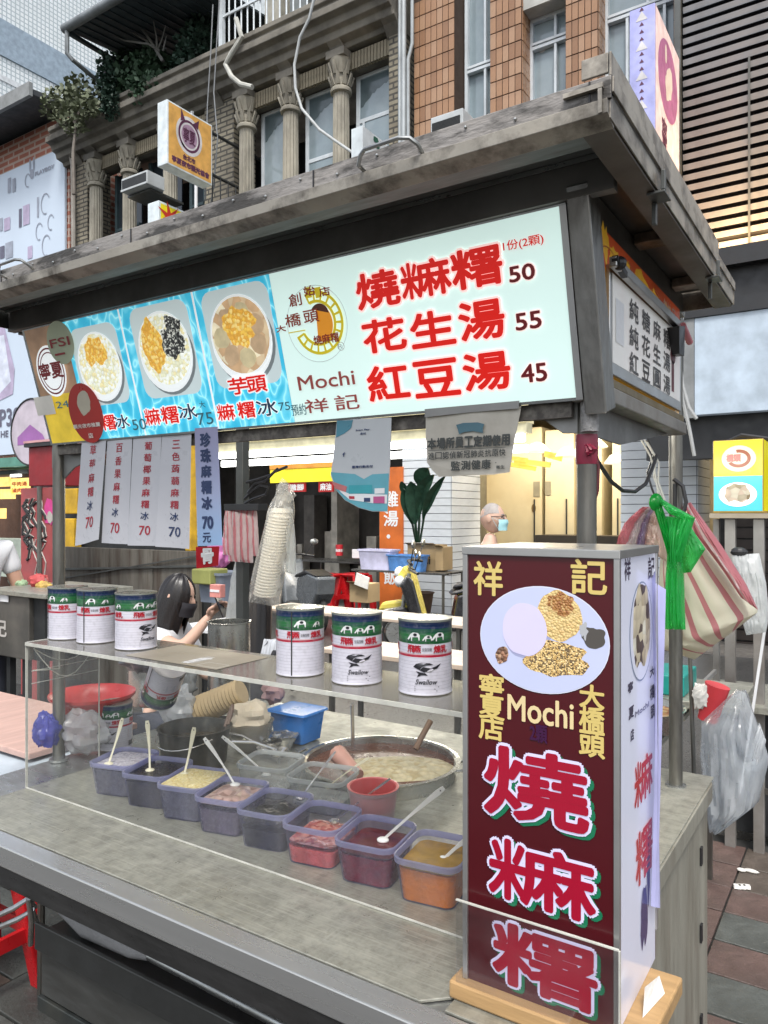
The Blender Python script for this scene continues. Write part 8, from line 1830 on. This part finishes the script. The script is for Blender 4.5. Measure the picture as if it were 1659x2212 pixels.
def head_geo(b, c, yaw, pitch, s=1.):
    R = Matrix.Rotation(yaw, 3, 'Z') @ Matrix.Rotation(pitch, 3, 'X'); n, m = 28, 20; base = len(b.v)
    for j in range(m + 1):
        for i in range(n):
            p = pi * j / m; a = 2 * pi * i / n; v = Vector((sin(p) * sin(a), sin(p) * cos(a), -cos(p))); x, y, z = v
            k = Vector((x * .074, y * .093, z * .112))
            if z < 0: k.x *= 1 - .28 * z * z - .1 * (-z); k.y *= 1 - .12 * z * z if y > 0 else 1 - .35 * z * z
            g = math.exp(-((x / .13) ** 2 + ((z + .12) / .20) ** 2)) if y > 0 else 0; k.y += .022 * g
            for sx in (-.38, .38):
                e = math.exp(-(((x - sx) / .17) ** 2 + ((z - .08) / .10) ** 2)) if y > 0 else 0; k.y -= .010 * e
            ch = math.exp(-((x / .25) ** 2 + ((z + .86) / .12) ** 2)) if y > -.2 else 0; k.y += .014 * ch
            lp = math.exp(-((x / .2) ** 2 + ((z + .48) / .06) ** 2)) if y > 0 else 0; k.y += .006 * lp
            b.v.append(c + R @ (k * s))
    for j in range(m):
        for i in range(n): q = base + j * n + i; r = base + j * n + (i + 1) % n; b.f.append((q, r, r + n, q + n))
    for sx in (-1, 1):
        e = MB(); e.ball((0, 0, 0), 1, 10, 7); b.add([c + R @ (Vector((sx * .076 + p.x * .010, -.008 + p.y * .020, -.005 + p.z * .032)) * s) for p in e.v], e.f)
    return R
def hand(J, E, w, d, up, tag_, curl=.5, sp=.016):
    """palm, four curled fingers and a thumb leaving the side of the palm"""
    d = Vector(d).normalized(); w = Vector(w); side = d.cross(Vector(up)).normalized(); nrm = side.cross(d)
    J['palm' + tag_] = (*(w + d * .045), .024, .55); E.append(('wrist' + tag_, 'palm' + tag_))
    for k, L in enumerate((.030, .034, .032, .025)):
        b0 = w + d * .075 + side * (k - 1.5) * sp; p1 = b0 + d * L + nrm * L * curl * .4; p2 = p1 + d * L * (1 - curl * .7) + nrm * L * curl; p3 = p2 + d * L * (.8 - curl) * .7 + nrm * L * curl * .9
        n0, n1, n2, n3 = ('f%d%d' % (k, q) + tag_ for q in range(4)); J[n0] = (*b0, .0095); J[n1] = (*p1, .0088); J[n2] = (*p2, .008); J[n3] = (*p3, .0068)
        E += [('palm' + tag_, n0), (n0, n1), (n1, n2), (n2, n3)]
    t0 = w + d * .03 + side * -.030; t1 = t0 + side * -.022 + d * .026 + nrm * .01; t2 = t1 + d * .028 + nrm * .012
    J['t0' + tag_] = (*t0, .012); J['t1' + tag_] = (*t1, .010); J['t2' + tag_] = (*t2, .008); E += [('palm' + tag_, 't0' + tag_), ('t0' + tag_, 't1' + tag_), ('t1' + tag_, 't2' + tag_)]
def person(base, yaw, pose, label, head_yaw=0., head_pitch=0., shirt=None, pants=None, skin=None, s=1., hair=None, mask=None, glasses=False):
    """local frame: x right, y forward, z up; pose overrides joints"""
    t = thing('person', (0, 0, 0), label, 'person')
    J = {'pel': (0, 0, .93, .115, .8), 'waist': (0, 0, 1.06, .105, .72), 'chest': (0, .01, 1.25, .125, .72), 'upch': (0, 0, 1.38, .095, .7), 'neck': (0, .005, 1.46, .050), 'nk2': (0, .015, 1.54, .048),
         'shR': (.165, 0, 1.39, .058), 'elR': (.20, -.02, 1.11, .042), 'wristR': (.21, .08, .87, .026), 'shL': (-.165, 0, 1.39, .058), 'elL': (-.20, -.02, 1.11, .042), 'wristL': (-.21, .08, .87, .026),
         'hipR': (.09, 0, .90, .088), 'knR': (.10, .02, .50, .058), 'anR': (.10, -.01, .09, .038), 'toR': (.11, .14, .035, .034), 'hipL': (-.09, 0, .90, .088), 'knL': (-.10, .02, .50, .058), 'anL': (-.10, -.01, .09, .038), 'toL': (-.11, .14, .035, .034)}
    for k, v in pose.items(): J[k] = (*v, *J[k][3:]) if len(v) == 3 else v
    E = [('pel', 'waist'), ('waist', 'chest'), ('chest', 'upch'), ('upch', 'neck'), ('neck', 'nk2'), ('upch', 'shR'), ('shR', 'elR'), ('elR', 'wristR'), ('upch', 'shL'), ('shL', 'elL'), ('elL', 'wristL'),
         ('pel', 'hipR'), ('hipR', 'knR'), ('knR', 'anR'), ('anR', 'toR'), ('pel', 'hipL'), ('hipL', 'knL'), ('knL', 'anL'), ('anL', 'toL')]
    E0 = list(E); J0 = dict(J)
    for sd_ in 'RL':
        w_ = Vector(J['wrist' + sd_][:3]); e_ = Vector(J['el' + sd_][:3]); hand(J, E, w_, w_ - e_, (0, 1, .3) if sd_ == 'R' else (0, 1, -.3), sd_, .55)
    hc = Vector(J['nk2'][:3]) + Vector((0, .012, .105)); box_ = {}
    def ex(b): box_['R'] = head_geo(b, hc, head_yaw, head_pitch, 1.)
    body = skinned('body', J, E, skin or M_SKIN, t, 'pel', ex); R = box_['R']
    def fat(keys, add, e): return {k: (*J0[k][:3], J0[k][3] + add, *J0[k][4:]) for k in keys}, [x for x in e if x[0] in keys and x[1] in keys]
    JS, ES = fat(('pel', 'waist', 'chest', 'upch', 'shR', 'shL', 'elR', 'elL'), .016, E0)
    for q in 'RL': a = Vector(J0['sh' + q][:3]); c = Vector(J0['el' + q][:3]); m_ = a.lerp(c, .62); JS['el' + q] = (*m_, .062)
    JS['neck'] = (*Vector(J0['upch'][:3]).lerp(Vector(J0['neck'][:3]), .5), .075); ES.append(('upch', 'neck'))
    skinned('shirt', JS, ES, shirt or M_TEE, t, 'pel')
    JP, EP = fat(('pel', 'hipR', 'hipL', 'knR', 'knL', 'anR', 'anL'), .014, E0); skinned('trousers', JP, EP, pants or M_PANT, t, 'pel')
    for q in 'RL':
        p = Vector(J0['to' + q][:3]); an = Vector(J0['an' + q][:3]); MB().ball((p + an) / 2 + Vector((0, .02, -.03)), .05, 12, 7, (.95, 2.3, .8)).build('shoe', M_BLK, t, smooth=True)
    for sx in (-1, 1): MB().ball(hc + R @ Vector((sx * .028, .078, .008)), .009, 8, 6, (1.3, .6, .7)).build('eye', pr('eye_dark', (.03, .02, .015), .2), t, smooth=True)
    for sx in (-1, 1): MB().tube([hc + R @ Vector((sx * x, y, .026)) for x, y in ((.014, .088), (.028, .088), (.045, .079))], .0035, 6).build('eyebrow', M_HAIRB if hair == 'long' else M_HAIRG, t)
    if mask:
        def fn(u, v):
            a = (u - .5) * 2.3; z = -.092 + .082 * v; f_ = 1 - .12 * abs(v - .5); return hc + R @ Vector((.080 * sin(a) * f_, .030 + .082 * cos(a) * (1 + .12 * math.exp(-((v - .72) / .25) ** 2)), z))
        b = MB(); b.grid(fn, 14, 8); mo = b.build('face_mask', mask, t, smooth=True)
        for sx in (-1, 1):
            for z in (-.078, -.014): MB().tube([hc + R @ Vector((sx * .074, .062, z)), hc + R @ Vector((sx * .082, .015, .004 if z else .01))], .001, 5).build('ear_loop', mask, mo)
    if glasses:
        for sx in (-1, 1): b = MB(); P = [hc + R @ Vector((sx * .030 + .022 * cos(2 * pi * k / 14), .094, .010 + .015 * sin(2 * pi * k / 14))) for k in range(15)]; b.tube(P, .0022, 5, False); b.tube([hc + R @ Vector((sx * .052, .094, .012)), hc + R @ Vector((sx * .079, .0, .012))], .002, 5); b.build('glasses', M_BLK, t)
    if hair == 'short':
        def fn(u, v): a = 2 * pi * u; p = pi * (.0 + .40 * v); q = Vector((sin(p) * sin(a) * .0765, sin(p) * cos(a) * .096 - .004, cos(p) * .1145)); q.z -= .02 * max(0, -cos(a)) * v ** 3 * 2; return hc + R @ q
        b = MB(); b.grid(fn, 24, 8); b.build('hair', M_HAIRG, t, smooth=True)
    if hair == 'long':
        def fn(u, v):
            a = pi * (.13 + 1.74 * u) ; w_ = .5 - abs(u - .5)
            if v < .38: p = pi * .5 * v / .38; r = 1.10; q = Vector((sin(p) * sin(a) * .076 * r, sin(p) * cos(a) * .095 * r - .006, cos(p) * .116 * r)); 
            else: q = Vector((sin(a) * .078 * 1.10, cos(a) * .095 * 1.10 - .006 - .03 * (v - .38), -.62 * (v - .38)))
            if v > .38: q.x *= 1 + .25 * (v - .38) * 2; q.y = q.y * (1 - .2 * (v - .38)) - .02 * (v - .38)
            q *= 1 + .02 * sin(u * 70); return hc + R @ q
        b = MB(); b.grid(fn, 48, 20); ho = b.build('hair', M_HAIRB, t, smooth=True); sm_ = ho.modifiers.new('thick', 'SOLIDIFY'); sm_.thickness = .012; sm_.offset = -1
    t.location = base; t.rotation_euler.z = yaw; t.scale = (s, s, s); return t
def facing(d): return math.atan2(-d.x, d.y)
Rv, Fv = Vector((RX, RY, 0)), Vector((FX, FY, 0))
M_SK2 = pr('pale_skin', (.56, .36, .27), .5, 0, .05, 8)
p = W(1056, 1140, d=5.75); person((p.x, p.y, 0), facing(Rv * .92 - Fv * .38), {}, 'bald older man in white tee and pale blue face mask behind the light box', 0, 0, hair='short', mask=pr('mask_aqua', (.35, .62, .66), .7), glasses=True, skin=M_SK2, s=1.02)
# seated woman with phone
p = W(338, 1275, d=4.35); sit = -.44
def sj(z): return z + sit
wp = {'pel': (0, 0, sj(.93)), 'waist': (0, .03, sj(1.06)), 'chest': (0, .06, sj(1.24)), 'upch': (0, .07, sj(1.37)), 'neck': (0, .09, sj(1.45)), 'nk2': (0, .115, sj(1.52)), 'shR': (.155, .07, sj(1.41)), 'shL': (-.155, .07, sj(1.41)),
      'elR': (.20, .25, .93), 'wristR': (.14, .36, 1.08), 'elL': (-.18, .22, sj(1.15)), 'wristL': (-.08, .42, sj(1.20)), 'hipR': (.09, .04, sj(.91)), 'knR': (.12, .44, .50), 'anR': (.12, .42, .09), 'toR': (.13, .56, .035), 'hipL': (-.09, .04, sj(.91)), 'knL': (-.12, .44, .50), 'anL': (-.12, .42, .09), 'toL': (-.13, .56, .035)}
yw = facing(Rv * .97 - Fv * .18)
person((p.x, p.y, 0), yw, wp, 'seated woman with long black hair, black mask and white tee, holding up a phone', 0, radians(-14), hair='long', mask=pr('mask_black', (.02, .02, .025), .7), skin=M_SK2, s=1.04)
Rm = Matrix.Rotation(yw, 3, 'Z'); q = Rm @ Vector((.12, .43, 1.16)) * 1.04 + Vector((p.x, p.y, 0))
ph_ = thing('phone', q, 'black smartphone held in the seated woman hand', 'phone'); ax1 = Rm @ Vector((.036, 0, 0)); ax2 = Rm @ Vector((0, -.03, .07)); ax3 = ax1.cross(ax2).normalized() * .004
MB().obox(q, ax1, ax2, ax3).build('body', M_BLK, ph_, bevel=.002); MB().obox(q - ax3 * 1.2, ax1 * .9, ax2 * .94, ax3 * .1).build('screen', pr('phone_screen', (.1, .12, .15), .1), ph_)
t = thing('low_stool', (p.x, p.y, 0), 'low dark stool under the seated woman', 'stool'); MB().box((p.x - .17, p.y - .17, .38), (p.x + .17, p.y + .17, .42)).build('seat', M_BLK, t, bevel=.01)
for dx in (-.14, .14):
    for dy in (-.14, .14): MB().box((p.x + dx - .015, p.y + dy - .015, 0), (p.x + dx + .015, p.y + dy + .015, .38)).build('leg', M_BLK, t)
# seated diner seen from behind, with a dark backpack
p = W(525, 1300, d=4.0); wp2 = dict(wp); yw2 = facing(Rv * .3 + Fv * .95)
t = person((p.x, p.y, 0), yw2, wp2, 'seated diner in pale striped top seen from behind, partly hidden by hanging bags', .1, radians(-10), hair='long', shirt=pr('striped_top', (.50, .52, .55), .9, 0, .35, 26, stretch=(6, 1, .2)), s=1.0)
Rm = Matrix.Rotation(yw2, 3, 'Z'); c = Rm @ Vector((.10, -.13, sj(1.16))) + Vector((p.x, p.y, 0))
bp2 = thing('backpack', c, 'black backpack on the diner back between the hanging bag and the milk tins', 'backpack')
b = MB(); crumple(b, c, .15, .09, .19, .18, 1.5, 3); b.build('pack', pr('black_nylon', (.025, .025, .03), .6), bp2, smooth=True)
for dx in (-.1, .1): MB().tube([c + Rm @ Vector((dx, -.02, .16)), c + Rm @ Vector((dx, .10, .26)), c + Rm @ Vector((dx, .2, .2))], .018, 6).build('strap', M_BLK, bp2)
t = thing('low_stool', (p.x, p.y, 0), 'low dark stool under the diner seen from behind', 'stool'); MB().box((p.x - .17, p.y - .17, .38), (p.x + .17, p.y + .17, .42)).build('seat', M_BLK, t, bevel=.01)
for dx in (-.14, .14):
    for dy in (-.14, .14): MB().box((p.x + dx - .015, p.y + dy - .015, 0), (p.x + dx + .015, p.y + dy + .015, .38)).build('leg', M_BLK, t)
# vendor cut by the left edge
p = W(-48, 1200, d=4.9); person((p.x, p.y, 0), facing(Rv * .8 - Fv * .6), {'elR': (.24, .06, 1.12), 'wristR': (.22, .27, 1.02), 'elL': (-.24, .05, 1.12), 'wristL': (-.15, .28, 1.02)}, 'vendor in white tee cut off by the left edge, behind the left stall', 0, radians(-15), hair='short', s=1.06)
